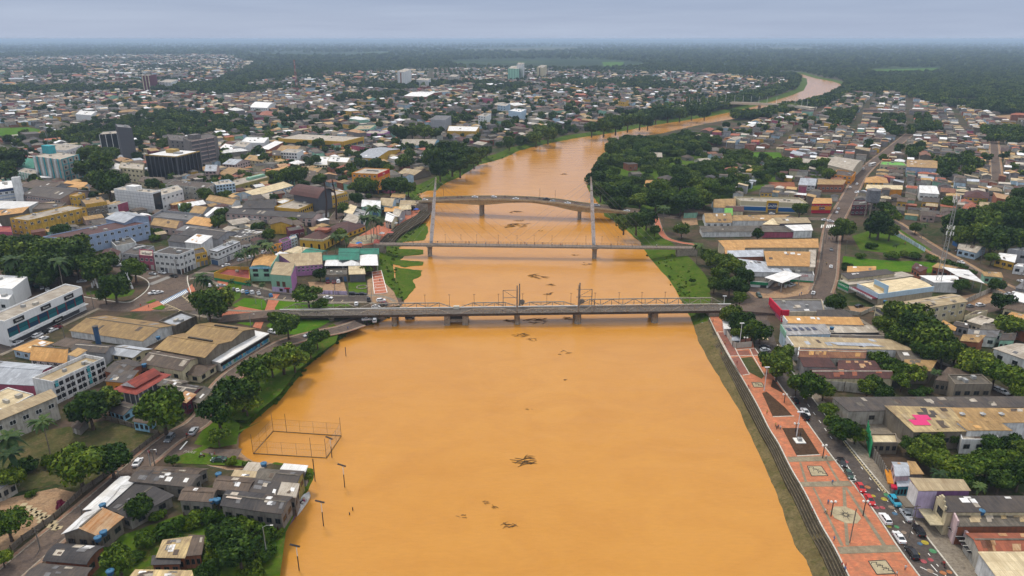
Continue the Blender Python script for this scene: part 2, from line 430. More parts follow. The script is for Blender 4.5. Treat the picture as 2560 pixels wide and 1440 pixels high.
def B(name, label, cat, pts, h=None, hb=None, roof='flat', rise=None, wc='white', rc='dark', rc2=None, wins='', shops='', ac='', axis='x',
 frame='w', stain=0.45, sheets=0, sheetc=None, lm=None, zb=ZG, over=0.45, par=0.5, winsz=None, occ=True, wallpar=None, open_=False, group=None):
 """pts: roof outline in the photograph, A B (near edge, left to right) C (D); h above ground or hb = photo y of the foot of corner A/B/C."""
 if hb is not None:
  ci, yb = hb
  g = at(pts[ci][0] if len(pts) > ci else pts[0][0], yb, zb)
  h = max(2.5, atY(pts[ci][0], pts[ci][1], g.y).z - zb)
 P = [at(p[0], p[1], zb + h) for p in pts]
 if len(P) == 3: P.append(P[0] + P[2] - P[1])
 A = P[0]
 area = sum(P[i].x * P[(i + 1) % 4].y - P[(i + 1) % 4].x * P[i].y for i in range(4))
 if area < 0: P = [P[1], P[0], P[3], P[2]]; A = P[0]
 ang = math.atan2((P[1] - A).y, (P[1] - A).x)
 ca, sa = math.cos(-ang), math.sin(-ang)
 Q = [Vector((((p.x - A.x) * ca - (p.y - A.y) * sa), ((p.x - A.x) * sa + (p.y - A.y) * ca))) for p in P]
 root = thing(name, label, cat, (A.x, A.y, zb), ang, group)
 b = Building(); b.root = root; b.Q = Q; b.h = h; b.P = P; b.ang = ang
 L = (Q[1] - Q[0]).length; Dp = (Q[2] - Q[1]).length
 b.L, b.D = L, Dp
 if rise is None: rise = min(3.2, {'gable': 0.13, 'arch': 0.12, 'shed': 0.08, 'hip': 0.14}.get(roof, 0) * (Dp if axis == 'x' else L))
 S = lambda s, t: Q[0] * ((1 - s) * (1 - t)) + Q[1] * (s * (1 - t)) + Q[2] * (s * t) + Q[3] * ((1 - s) * t)
 b.S = S
 f = profile(roof, h, rise)
 Z = (lambda s, t: f(t)) if axis == 'x' else (lambda s, t: f(s))
 b.Z = Z
 wm = W(wc, stain)
 rm = R(rc)
 ns = {'gable': 2, 'arch': 8}.get(roof, 1)
 if not open_:
  m = MB()
  ring = [(0, 0), (1, 0), (1, 1), (0, 1)]
  for i in range(4):
   (s0, t0), (s1, t1) = ring[i], ring[(i + 1) % 4]
   run = (s0 != s1) == (axis == 'y')
   k = ns if run else 1
   top = []
   for j in range(k + 1):
    u = j / k; s, t = s0 + (s1 - s0) * u, t0 + (t1 - t0) * u
    p = S(s, t); top.append((p.x, p.y, Z(s, t)))
   m.face([(top[0][0], top[0][1], -1.0), (top[-1][0], top[-1][1], -1.0)] + top[::-1])
  if roof == 'flat':
   iw = 0.3
   si, ti = iw / max(L, 1), iw / max(Dp, 1)
   o4 = [S(*c) for c in ring]; i4 = [S(si, ti), S(1 - si, ti), S(1 - si, 1 - ti), S(si, 1 - ti)]
   for i in range(4):
    j = (i + 1) % 4
    m.face([(o4[i].x, o4[i].y, h), (o4[j].x, o4[j].y, h), (i4[j].x, i4[j].y, h), (i4[i].x, i4[i].y, h)])
    m.face([(i4[i].x, i4[i].y, h), (i4[j].x, i4[j].y, h), (i4[j].x, i4[j].y, h - par - .1), (i4[i].x, i4[i].y, h - par - .1)])
  m.build('wall', wm, root)
 else:
  for (s, t) in ((.03, .03), (.97, .03), (.97, .97), (.03, .97)) + (((.5, .03), (.5, .97)) if L > 14 else ()):
   p = S(s, t); m = MB(); m.box((p.x, p.y, (Z(s, t) - .1) / 2), (.25, .25, Z(s, t) - .1)); m.build('post', STEEL, root)
 if roof == 'flat':
  iw = 0.3; si, ti = iw / max(L, 1), iw / max(Dp, 1)
  i4 = [S(si, ti), S(1 - si, ti), S(1 - si, 1 - ti), S(si, 1 - ti)]
  if open_:
   m = MB(); m.prism([(p.x, p.y) for p in P_(S)], h - .3, h); m.build('roof', rm, root)
   b.Z = Z = lambda s, t: h
  else:
   m = MB(); m.face([(p.x, p.y, h - par) for p in i4]); m.build('roof', rm, root)
   b.Z = Z = lambda s, t: h - par
 elif roof == 'hip':
  os_, ot = over / L, over / Dp
  r = .5 * min(L, Dp)
  rs, rt = (r / L, .5) if L >= Dp else (.5, r / Dp)
  c4 = [S(-os_, -ot), S(1 + os_, -ot), S(1 + os_, 1 + ot), S(-os_, 1 + ot)]
  r2 = [S(rs, rt), S(1 - rs, 1 - rt)]
  v = [(p.x, p.y, h - .1) for p in c4] + [(p.x, p.y, h + rise) for p in r2]
  fs = [(0, 1, 5, 4), (2, 3, 4, 5), (1, 2, 5), (3, 0, 4)] if L >= Dp else [(1, 2, 5, 4), (3, 0, 4, 5), (0, 1, 4), (2, 3, 5)]
  m = MB(); m.add(v, fs + [(3, 2, 1, 0)]); m.build('roof', rm, root)
  b.Z = Z = lambda s, t: h + rise * min(1, 2 * min(s * L, t * Dp, (1 - s) * L, (1 - t) * Dp) / (2 * r))
 else:
  os_, ot = over / L, over / Dp
  th = 0.12
  spans = [(0, .5), (.5, 1)] if roof == 'gable' else [(0, 1)]
  for si_, (u0, u1) in enumerate(spans):
   k = 8 if roof == 'arch' else 1
   ou = ot if axis == 'x' else os_; ov = os_ if axis == 'x' else ot
   if u0 == 0: u0 = -ou
   if u1 == 1: u1 = 1 + ou
   v = []; fs = []
   for j in range(k + 1):
    u = u0 + (u1 - u0) * j / k
    for w_ in (-ov, 1 + ov):
     p = S(w_, u) if axis == 'x' else S(u, w_)
     z = f(u)
     v += [(p.x, p.y, z + .02), (p.x, p.y, z + .02 + th)]
   for j in range(k):
    a = j * 4
    fs += [(a + 1, a + 3, a + 7, a + 5), (a, a + 4, a + 6, a + 2), (a, a + 1, a + 5, a + 4), (a + 2, a + 6, a + 7, a + 3)]
   fs += [(0, 2, 3, 1), (k * 4, k * 4 + 1, k * 4 + 3, k * 4 + 2)]
   m = MB(); m.add(v, fs)
   o = m.build('roof', R(rc2) if (rc2 and si_ == 1) else rm, root)
 if roof == 'gable' and min(L, Dp) > 5:
  e0, e1 = ((0, .5), (1, .5)) if axis == 'x' else ((.5, 0), (.5, 1))
  p, q = S(*e0), S(*e1); m = MB(); m.beam((p.x, p.y, h + rise + .14), (q.x, q.y, h + rise + .14), .5, .16); m.build('ridge_cap', R(RND.choice(['mossy', 'pale', rc])), root)
 if roof == 'flat' and not open_ and L * Dp > 90 and occ:
  for k in range(RND.choice((1, 2, 3))):
   p = S(RND.uniform(.2, .8), RND.uniform(.3, .8)); q = RND.random(); m = MB(); m.box((p.x, p.y, h - par + .5), (RND.uniform(1, 2.6), RND.uniform(.9, 2), 1.1)); m.build('roof_unit', STEEL if q < .5 else W('offwhite'), root)
 for i in range(sheets):
  s, t = RND.uniform(.06, .86), RND.uniform(.06, .86)
  if roof == 'gable':
   u = t if axis == 'x' else s
   if .38 < u < .52: continue
  a, c = RND.uniform(1.0, 2.4) / L, RND.uniform(1.8, 4.5) / Dp
  if axis == 'y': a, c = RND.uniform(1.8, 4.5) / L, RND.uniform(1.0, 2.4) / Dp
  a, c = min(a, .2), min(c, .3)
  if roof == 'gable':
   if axis == 'x' and t < .5: c = min(c, .48 - t)
   if axis == 'y' and s < .5: a = min(a, .48 - s)
   if a < .01 or c < .01: continue
  s1, t1 = min(s + a, .97), min(t + c, .97)
  q = []
  for (ss, tt) in ((s, t), (s1, t), (s1, t1), (s, t1)):
   p = S(ss, tt); q.append((p.x, p.y, Z(ss, tt) + .17))
  m = MB(); n0 = [(x, y, z + .04) for x, y, z in q]
  m.add(q + n0, [(4, 5, 6, 7), (0, 1, 5, 4), (1, 2, 6, 5), (2, 3, 7, 6), (3, 0, 4, 7)])
  m.build('roof_sheet', R(RND.choice(sheetc or ['pale', 'brown', 'steel', 'white'])), root)
 b.faces = {'f': (0, 1), 'r': (1, 2), 'b': (2, 3), 'l': (3, 0)}
 for spec in wins.split():
  fc = spec[0]; body = spec[1:]
  z0f = 0.0
  if '@' in body: body, z0s = body.split('@'); z0f = float(z0s)
  c, r_ = body.split('x'); windows(b, fc, int(c), int(r_), frame, winsz, z0f)
 for spec in shops.split():
  shopfronts(b, spec[0], int(spec[1:]))
 for spec in ac.split():
  for i in range(int(spec[1:])):
   facept(b, spec[0], RND.uniform(.06, .94), RND.uniform(.3, .85) * h, ACM, 'air_conditioner')
 if occ: occupy([(p.x, p.y) for p in P])
 c = (P[0] + P[2]) / 2
 if lm: landmark(c, lm)
 b.c = c
 return b
def P_(S): return [S(0, 0), S(1, 0), S(1, 1), S(0, 1)]
def facebasis(b, fc):
 i, j = b.faces[fc]
 p, q = b.Q[i], b.Q[j]
 d = q - p; Ln = d.length
 return p, d / Ln, Ln, math.atan2(d.y, d.x)
def facept(b, fc, u, z, mesh, name, sx=1, sz=1, sy=1, off=0.0):
 p, d, Ln, a = facebasis(b, fc)
 o = link(name, mesh, b.root)
 nx, ny = d.y, -d.x
 o.location = (p.x + d.x * u * Ln + nx * off, p.y + d.y * u * Ln + ny * off, z)
 o.rotation_euler = (0, 0, a); o.scale = (sx, sy, sz)
 return o
def windows(b, fc, c, r_, frame, sz, z0=0.0):
 p, d, Ln, a = facebasis(b, fc)
 hh = b.h - z0
 for j in range(r_):
  for i in range(c):
   w = sz[0] if sz else min(1.7, Ln / c * .55); hgt = sz[1] if sz else min(1.35, hh / r_ * .45)
   z = z0 + hh * (j + .5) / r_ - hgt / 2
   facept(b, fc, (i + .5) / c, z, WIN[frame], 'window', w, hgt)
def shopfronts(b, fc, n):
 p, d, Ln, a = facebasis(b, fc)
 for i in range(n):
  w = Ln / n * RND.uniform(.55, .85)
  facept(b, fc, (i + .5) / n, 0.05, RND.choice(SHUT), 'door', w, min(2.7, b.h * .7))
def text(parent, s, size, loc, rz, mat, tilt=math.pi / 2, ext=0.02, align='CENTER'):
 cu = bpy.data.curves.new('lettering', 'FONT'); cu.body = s; cu.size = size; cu.extrude = ext; cu.align_x = align; cu.align_y = 'CENTER'
 cu.resolution_u = 2
 cu.materials.append(mat)
 o = bpy.data.objects.new('lettering', cu); COL.objects.link(o)
 me = bpy.data.meshes.new_from_object(o.evaluated_get(bpy.context.evaluated_depsgraph_get())); bpy.data.objects.remove(o); bpy.data.curves.remove(cu)
 o = link('lettering', me, parent); o.location = loc; o.rotation_euler = (tilt, 0, rz)
 return o
def signboard(b, fc, u, z, w, hgt, mat, s=None, tmat=None, size=None, off=.1, name='sign'):
 p, d, Ln, a = facebasis(b, fc)
 m = MB(); m.box((0, 0, 0), (w, .16, hgt), mat)
 o = m.build(name, None, b.root)
 nx, ny = d.y, -d.x
 o.location = (p.x + d.x * u * Ln + nx * off, p.y + d.y * u * Ln + ny * off, z); o.rotation_euler = (0, 0, a)
 if s: text(o, s, size or hgt * .6, (0, -.1, 0), 0, tmat or PAINT_W)
 return o
def band(b, fc, z0, z1, mat, name='band', u0=0, u1=1, off=.06, depth=.12):
 p, d, Ln, a = facebasis(b, fc)
 m = MB(); m.box((0, 0, (z1 - z0) / 2), (Ln * (u1 - u0) - .02, depth, z1 - z0), mat)
 o = m.build(name, None, b.root)
 nx, ny = d.y, -d.x; u = (u0 + u1) / 2
 o.location = (p.x + d.x * u * Ln + nx * off, p.y + d.y * u * Ln + ny * off, z0); o.rotation_euler = (0, 0, a)
 return o
def roofbox(b, s, t, d, mat, z=None, name='roof_box'):
 p = b.S(s, t); zz = b.Z(s, t) if z is None else z
 m = MB(); m.box((p.x, p.y, zz + d[2] / 2), d, mat); return m.build(name, None, b.root)
def mk_tank():
 m = MB(); m.tube([(0, 0, 0), (0, 0, .15), (0, 0, .95), (0, 0, 1.0)], [.62, .68, .80, .80], 14, TANKBLUE)
 m2 = MB(); m2.tube([(0, 0, 1.0), (0, 0, 1.06), (0, 0, 1.22), (0, 0, 1.30)], [.86, .86, .45, .1], 14, plain('tank_lid', (.05, .16, .28), .5))
 return m.mesh('tank_body', None, True), m2.mesh('tank_lid', None, True)
TANKM = mk_tank()
def tank(px, py, z, label, s=1.0, group=None):
 p = at(px, py, ZG + z)
 t = thing('water_tank', label, 'water tank', p, 0, group)
 t.scale = (s, s, s)
 link('tank_body', TANKM[0], t); link('lid', TANKM[1], t)
 if z > 1:
  for (i, j) in ((-.5, -.5), (.5, -.5), (.5, .5), (-.5, .5)):
   m = MB(); m.box((i, j, -.75 * 1), (.12, .12, 1.5)); m.build('leg', WOOD, t)
 return t
def leafmat(key, c0, c1, c2):
 m, n, l, b = nodes('leaf_' + key)
 g = n.new('ShaderNodeNewGeometry')
 oi = n.new('ShaderNodeObjectInfo').outputs['Random']
 nz = noise(n, l, g.outputs['Position'], 0.45, 3, 0.6)
 c = mixc(n, l, ramp(n, l, nz, .35, .66), c0, c1)
 c = mixc(n, l, ramp(n, l, g.outputs['Random Per Island'], .40, 1.0, 0, .95), c, c2)  # third colour puts lit-top highlights into the base colour of random leaves
 hv = n.new('ShaderNodeHueSaturation'); l.new(c, hv.inputs['Color'])
 l.new(ramp(n, l, oi, 0, 1, .55, 1.6), hv.inputs['Value']); l.new(ramp(n, l, oi, 0, 1, .52, .468), hv.inputs['Hue'])
 l.new(hv.outputs[0], b.inputs['Base Color'])
 b.inputs['Roughness'].default_value = .6; b.inputs['Specular IOR Level'].default_value = .1
 MATS['leaf_' + key] = m
 return m
LEAF = leafmat('broad', (.020, .050, .004), (.042, .086, .006), (.11, .165, .013))
LEAFD = leafmat('dark', (.014, .038, .004), (.030, .066, .006), (.085, .135, .012))
LEAFY = leafmat('light', (.024, .060, .004), (.045, .095, .006), (.09, .145, .010))
LEAFP = leafmat('palm', (.022, .05, .013), (.035, .07, .018), (.07, .10, .028))
BARK = ground_mat('bark', (.07, .05, .038), (.12, .09, .07), None, 2.0)
def crown_mesh(seed, nc, nl, leaf, flat=.72, spread=.62, mat=LEAF):
 r = np.random.default_rng(seed)
 V = [];
 cs = []
 for i in range(nc):
  a = r.uniform(0, 2 * math.pi); q = math.sqrt(r.uniform(0.02, 1)) * spread
  z = r.uniform(-.25, .62) * (1.15 - q * .6)
  cs.append((q * math.cos(a), q * math.sin(a), z * flat, r.uniform(.26, .44)))
 per = nl // nc
 quads = []
 for (cx, cy, cz, cr) in cs:
  d = r.normal(size=(per, 3)); d[:, 2] = d[:, 2] * .9 + .25; d /= np.linalg.norm(d, axis=1)[:, None]
  rad = cr * (r.uniform(.55, 1.08, per) ** .6)
  c = np.array([cx, cy, cz]) + d * rad[:, None] * np.array([1, 1, flat + .1])
  nrm = d + r.normal(size=(per, 3)) * .55; nrm /= np.linalg.norm(nrm, axis=1)[:, None]
  t = np.cross(nrm, r.normal(size=(per, 3))); t /= np.linalg.norm(t, axis=1)[:, None]
  b = np.cross(nrm, t)
  s = leaf * r.uniform(.6, 1.3, per)[:, None]
  quads.append(np.stack([c - t * s, c + b * s * .62, c + t * s, c - b * s * .62], 1))
 q = np.concatenate(quads)
 n = len(q)
 me = bpy.data.meshes.new('crown')
 me.vertices.add(n * 4); me.vertices.foreach_set('co', q.reshape(-1).astype(np.float32))
 me.loops.add(n * 4); me.loops.foreach_set('vertex_index', np.arange(n * 4, dtype=np.int32))
 me.polygons.add(n); me.polygons.foreach_set('loop_start', np.arange(0, n * 4, 4, dtype=np.int32)); me.polygons.foreach_set('loop_total', np.full(n, 4, dtype=np.int32))
 me.update(); me.validate()
 me.materials.append(mat)
 return me
CROWN = {'b': [crown_mesh(s, 24, 3400, .092) for s in (1, 2, 3, 4)], 'd': [crown_mesh(s, 22, 3000, .095, .85, .58, LEAFD) for s in (11, 12, 13)],
  'l': [crown_mesh(s, 22, 2600, .09, .7, .62, LEAFY) for s in (21, 22)], 's': [crown_mesh(s, 15, 1500, .10, .62, .78, LEAF) for s in (31, 32)],
  'u': [crown_mesh(s, 18, 1500, .12, .55, .66, LEAFY) for s in (41, 42)], 'f': [crown_mesh(s, 12, 420, .19, .8, .58, LEAFD) for s in (51, 52, 53)] + [crown_mesh(54, 12, 420, .19, .75, .6, LEAF)]}
def trunk_mesh(seed):
 r = random.Random(seed); m = MB()
 m.tube([(0, 0, -1.4), (.01, .0, -.9), (.03, .02, -.35), (0, .03, .1)], [.085, .06, .05, .03], 7)
 for k in range(6):
  a = k * 1.05 + r.uniform(-.3, .3); e = r.uniform(.35, .6)
  m.tube([(.02, .01, -.55 + .07 * k), (e * .5 * math.cos(a), e * .5 * math.sin(a), -.2 + .05 * k), (e * math.cos(a), e * math.sin(a), .05 + .05 * k)], [.04, .026, .012], 5)
 return m.mesh('trunk', BARK)
TRUNK = [trunk_mesh(s) for s in (1, 2, 3)]
def palm_meshes(seed, n=22, fl=1.0, droop=.9):
 r = random.Random(seed); m = MB()
 for k in range(n):
  a = 2 * math.pi * k / n + r.uniform(-.15, .15); up = r.uniform(-.25, 1.1)
  L = fl * r.uniform(.85, 1.1)
  pts = []
  for j in range(7):
   u = j / 6
   rr = L * u * (1 - .12 * u); z = L * (up * u * .75 - droop * u * u * (1.0 - .25 * up))
   pts.append(Vector((rr * math.cos(a), rr * math.sin(a), z)))
  sd = Vector((-math.sin(a), math.cos(a), 0))
  for j in range(6):
   w0 = .17 * math.sin(math.pi * (.12 + .88 * j / 6)) * L; w1 = .17 * math.sin(math.pi * (.12 + .88 * (j + 1) / 6)) * L
   dn = Vector((0, 0, -.35))
   for sg in (1, -1):
    m.face([pts[j], pts[j + 1], pts[j + 1] + (sd * sg + dn) * w1, pts[j] + (sd * sg + dn) * w0])
 return m.mesh('fronds', LEAFP)
PALM = [palm_meshes(s, 20 + s) for s in (1, 2, 3)]
def palm_trunk():
 m = MB(); m.tube([(0, 0, 0), (.02, 0, .35), (.0, .01, .7), (0, 0, 1.0)], [.034, .026, .022, .020], 8); return m.mesh('trunk', ground_mat('palm_bark', (.20, .17, .13), (.28, .24, .19), None, 3))
PTRUNK = palm_trunk()
KINDS = {'b': ('broadleaf_tree', 'rounded green broadleaf tree', 'tree', 'broadleaf trees in the town'), 'd': ('dark_tree', 'dense dark green tree', 'tree', 'dark trees in the town'),
  'l': ('light_tree', 'fresh light green tree', 'tree', 'light green trees in the town'), 's': ('spreading_tree', 'loose spreading tree', 'tree', 'spreading trees by the river'),
  'u': ('bush', 'light green bush', 'bush', 'bushes in the gardens'), 'p': ('palm_tree', 'feathery palm with bare trunk', 'palm', 'palms in the town')}
NTREE = [0]
def tree_at(p, r, kind, parts=True, label=None, hgt=None):
 """p: plan point on the ground, r: crown radius in metres"""
 name, desc, cat, grp = KINDS[kind]
 NTREE[0] += 1
 rz = RND.uniform(0, 6.28)
 if kind == 'p':
  hgt = hgt or r * 2.6
  t = thing(name, None, cat, (p[0], p[1], p[2]), rz, grp)
  o = link('trunk', PTRUNK, t); o.scale = (r * 1.3, r * 1.3, hgt)
  o = link('crown', RND.choice(PALM), t); o.scale = (r, r, r); o.location = (0, 0, hgt)
 else:
  zc = r * (1.0 if kind != 'u' else .42)
  me = RND.choice(CROWN[kind])
  if parts:
   t = thing(name, None, cat, (p[0], p[1], p[2]), rz, grp)
   o = link('crown', me, t); o.location = (0, 0, zc); o.scale = (r, r * RND.uniform(.88, 1.1), r * RND.uniform(.85, 1.1))
   if kind != 'u':
    o = link('trunk', RND.choice(TRUNK), t); o.location = (0, 0, zc); o.scale = (r, r, r * .72)
  else:
   t = link(name, me); tag(t, None, cat, grp)
   t.location = (p[0], p[1], p[2] + zc * .85); t.rotation_euler = (0, 0, rz); t.scale = (r, r, r * RND.uniform(.85, 1.15))
 if label: t['label'] = label
 else: autolabel(t, desc, p)
 return t
def T(cx, cy, rpx, kind='b', zb=ZG, label=None, occ=True, parts=True):
 """crown centre and radius in the photograph"""
 rpx *= 1.16 if kind not in 'pu' else 1.05
 r = rpx * mpp(cx, cy)
 for _ in range(3):
  zc = zb + (r * 1.0 if kind not in 'up' else (r * .42 if kind == 'u' else r * 2.5))
  p = at(cx, cy, zc); r = rpx * (zc - CAMH) / ray(cx, cy).z
 if occ: occupy([(p.x - r * .6, p.y - r * .6), (p.x + r * .6, p.y - r * .6), (p.x + r * .6, p.y + r * .6), (p.x - r * .6, p.y + r * .6)])
 return tree_at((p.x, p.y, zb), r, kind, parts, label)
def car_meshes():
 out = {}
 prof = {'hatchback': (4.0, 1.72, [(-2.0, .35), (-2.0, .85), (-1.9, .98), (-1.55, 1.02), (.75, 1.0), (1.75, .84), (2.0, .62), (2.0, .35)], [(-1.75, .98), (-1.45, 1.46), (.1, 1.5), (.95, .98)]),
   'sedan': (4.5, 1.76, [(-2.25, .38), (-2.25, .92), (-2.1, 1.0), (-1.4, 1.02), (.95, .98), (2.0, .82), (2.25, .6), (2.25, .38)], [(-1.55, 1.0), (-.85, 1.43), (.3, 1.46), (1.15, .96)]),
   'suv': (4.4, 1.82, [(-2.2, .42), (-2.2, 1.0), (-2.1, 1.12), (-1.6, 1.14), (.95, 1.12), (2.0, .98), (2.2, .7), (2.2, .42)], [(-2.0, 1.1), (-1.8, 1.66), (.25, 1.7), (1.1, 1.1)]),
   'pickup': (5.2, 1.84, [(-2.6, .5), (-2.6, 1.05), (-2.55, 1.1), (-.75, 1.1), (1.2, 1.12), (2.4, 1.0), (2.6, .75), (2.6, .5)], [(-.8, 1.08), (-.65, 1.72), (.45, 1.74), (1.3, 1.1)])}
 for k, (L, Wd, body, cab) in prof.items():
  w = Wd / 2
  m = MB()
  n = len(body)
  ring = lambda y, ins: [(x * (1 - .0) + (0 if abs(x) < L / 2 - .3 else (-.10 if x > 0 else .10) * ins), y, z - .02 * ins) for x, z in body]
  R4 = [ring(-w, 1), ring(-w * .86, 0), ring(w * .86, 0), ring(w, 1)]
  v = [p for r_ in R4 for p in r_]
  fs = []
  for i in range(3):
   for j in range(n):
    a = i * n + j; c = i * n + (j + 1) % n
    fs.append((a, c, c + n, a + n))
  fs += [tuple(reversed(range(n))), tuple(range(3 * n, 4 * n))]
  m.add(v, fs)
  (x0, z0), (x1, z1), (x2, z2), (x3, z3) = cab
  wi = w * .90; wt = w * .72
  m.add([(x1, -wt, z1), (x2, -wt, z2), (x2, wt, z2), (x1, wt, z1), (x1, -wt, z1 - .07), (x2, -wt, z2 - .07), (x2, wt, z2 - .07), (x1, wt, z1 - .07)],
   [(0, 1, 2, 3), (0, 4, 5, 1), (2, 6, 7, 3), (1, 5, 6, 2), (3, 7, 4, 0)])
  for sg in (-1, 1):
   for (a, c) in (((x0, wi, z0), (x1, wt, z1)), ((x3, wi, z3), (x2, wt, z2)), (((x0 + x3) / 2, wi, z0), ((x1 + x2) / 2, wt, z1))):
    m.beam((a[0], a[1] * sg, a[2]), (c[0], c[1] * sg, c[2] - .03), .09)
  if k == 'pickup':
   m.box((-1.7, 0, 1.115), (1.6, Wd * .78, .02), BLACKP)
  body_me = m.mesh('car_body', None)
  g = MB()
  e = .025
  G4 = [(x0, -wi + e, z0), (x3, -wi + e, z3), (x3, wi - e, z3), (x0, wi - e, z0), (x1, -wt + e, z1 - .05), (x2, -wt + e, z2 - .05), (x2, wt - e, z2 - .05), (x1, wt - e, z1 - .05)]
  parts = {}
  for nm, f in (('side_window', (0, 1, 5, 4)), ('windscreen', (1, 2, 6, 5)), ('side_window', (2, 3, 7, 6)), ('rear_window', (3, 0, 4, 7))):
   q = MB(); q.face([G4[i] for i in f], GLASS); parts.setdefault(nm, []).append(q.mesh(nm))
  lights = []
  for sg in (-1, 1):
   q = MB(); q.box((L / 2 - .1, sg * w * .72, .70 if k != 'pickup' else .85), (.22, .36, .16), plain('headlight', (.75, .76, .74), .2)); lights.append(('headlight', q.mesh('headlight')))
   q = MB(); q.box((-L / 2 + .06, sg * w * .76, .80), (.16, .28, .24), plain('tail_light', (.4, .01, .01), .3)); lights.append(('tail_light', q.mesh('tail_light')))
  q = MB(); q.tube([(0, -.1, 0), (0, .1, 0)], .32, 12, BLACKP); q.tube([(0, -.115, 0), (0, .115, 0)], .19, 10, plain('rim', (.4, .4, .41), .35))
  wh = q.mesh('wheel')
  out[k] = (body_me, parts, lights, wh, L, Wd)
  body_me.materials.clear(); body_me.materials.append(plain('car_paint_default', (.5, .5, .5), .25, 0, .5))
  if k == 'pickup':
   body_me.materials.append(BLACKP)
 return out
CARM = car_meshes()
PAINT = dict(white=(.74, .74, .74), silver=(.42, .44, .46), grey=(.14, .15, .16), black=(.012, .012, .014), red=(.48, .012, .012), blue=(.02, .15, .33), teal=(.03, .33, .48), darkred=(.16, .012, .02), green=(.03, .07, .05), yellow=(.6, .4, .02), orange=(.55, .15, .02))
NC = [0]
def car(px, py, hx, hy, kind='hatchback', col='white', label=None, zb=ZG, full=True, desc=None, zfix=None):
 """px,py: where it stands; hx,hy: a photograph point it heads towards"""
 p = at(px, py, zb); q = at(hx, hy, zb)
 a = math.atan2(q.y - p.y, q.x - p.x)
 body, parts, lights, wh, L, Wd = CARM[kind]
 nm = {'hatchback': 'parked_car', 'sedan': 'sedan_car', 'suv': 'suv_car', 'pickup': 'pickup_truck'}[kind]
 t = thing(nm, label, 'pickup truck' if kind == 'pickup' else 'car', (p.x, p.y, zb + .03), a, 'cars in the streets')
 pm = plain('car_paint_' + col, PAINT[col], .25, 0, .5)
 o = link('body', body, t)
 o.material_slots[0].link = 'OBJECT'; o.material_slots[0].material = pm
 for n_, L_ in parts.items():
  for me in L_: link(n_, me, t)
 for (x, y) in ((-.3 * L, -Wd / 2 + .1), (.31 * L, -Wd / 2 + .1), (-.3 * L, Wd / 2 - .1), (.31 * L, Wd / 2 - .1)):
  o = link('wheel', wh, t); o.location = (x, y, .32)
 if full:
  for n_, me in lights: link(n_, me, t)
 if not label: autolabel(t, f'{col} {desc or ("pickup truck" if kind == "pickup" else kind + " car")}', p)
 return t
def mk_moto():
 m = MB()
 for x in (-.62, .62): m.tube([(x, -.05, .3), (x, .05, .3)], .3, 10, BLACKP)
 fr = MB(); fr.beam((-.6, 0, .4), (.1, 0, .72), .16, .14); fr.beam((.1, 0, .72), (.62, 0, .35), .1); fr.box((.12, 0, .78), (.45, .24, .2)); fr.beam((.42, -.3, 1.0), (.42, .3, 1.0), .05); fr.beam((.45, 0, .95), (.62, 0, .4), .07)
 st = MB(); st.box((-.32, 0, .80), (.65, .24, .1), BLACKP)
 return m.mesh('wheel'), fr.mesh('frame', plain('moto_red', (.25, .02, .02), .35)), st.mesh('seat')
MOTO = mk_moto()
def moto(px, py, hx, hy, label=None, zb=ZG, rider=True):
 p = at(px, py, zb); q = at(hx, hy, zb); a = math.atan2(q.y - p.y, q.x - p.x)
 t = thing('motorbike', label, 'motorbike', (p.x, p.y, zb + .03), a, 'motorbikes in the streets')
 for n_, me in zip(('wheels', 'frame', 'seat'), MOTO): link(n_, me, t)
 if not label: autolabel(t, 'small motorbike', p)
 if rider:
  r = person_at((p.x - .2 * math.cos(a), p.y - .2 * math.sin(a), zb + .1), a, 'sit', RND.randrange(5))
  autolabel(r, 'rider seated on a motorbike', p); r['group'] = 'motorbike riders'
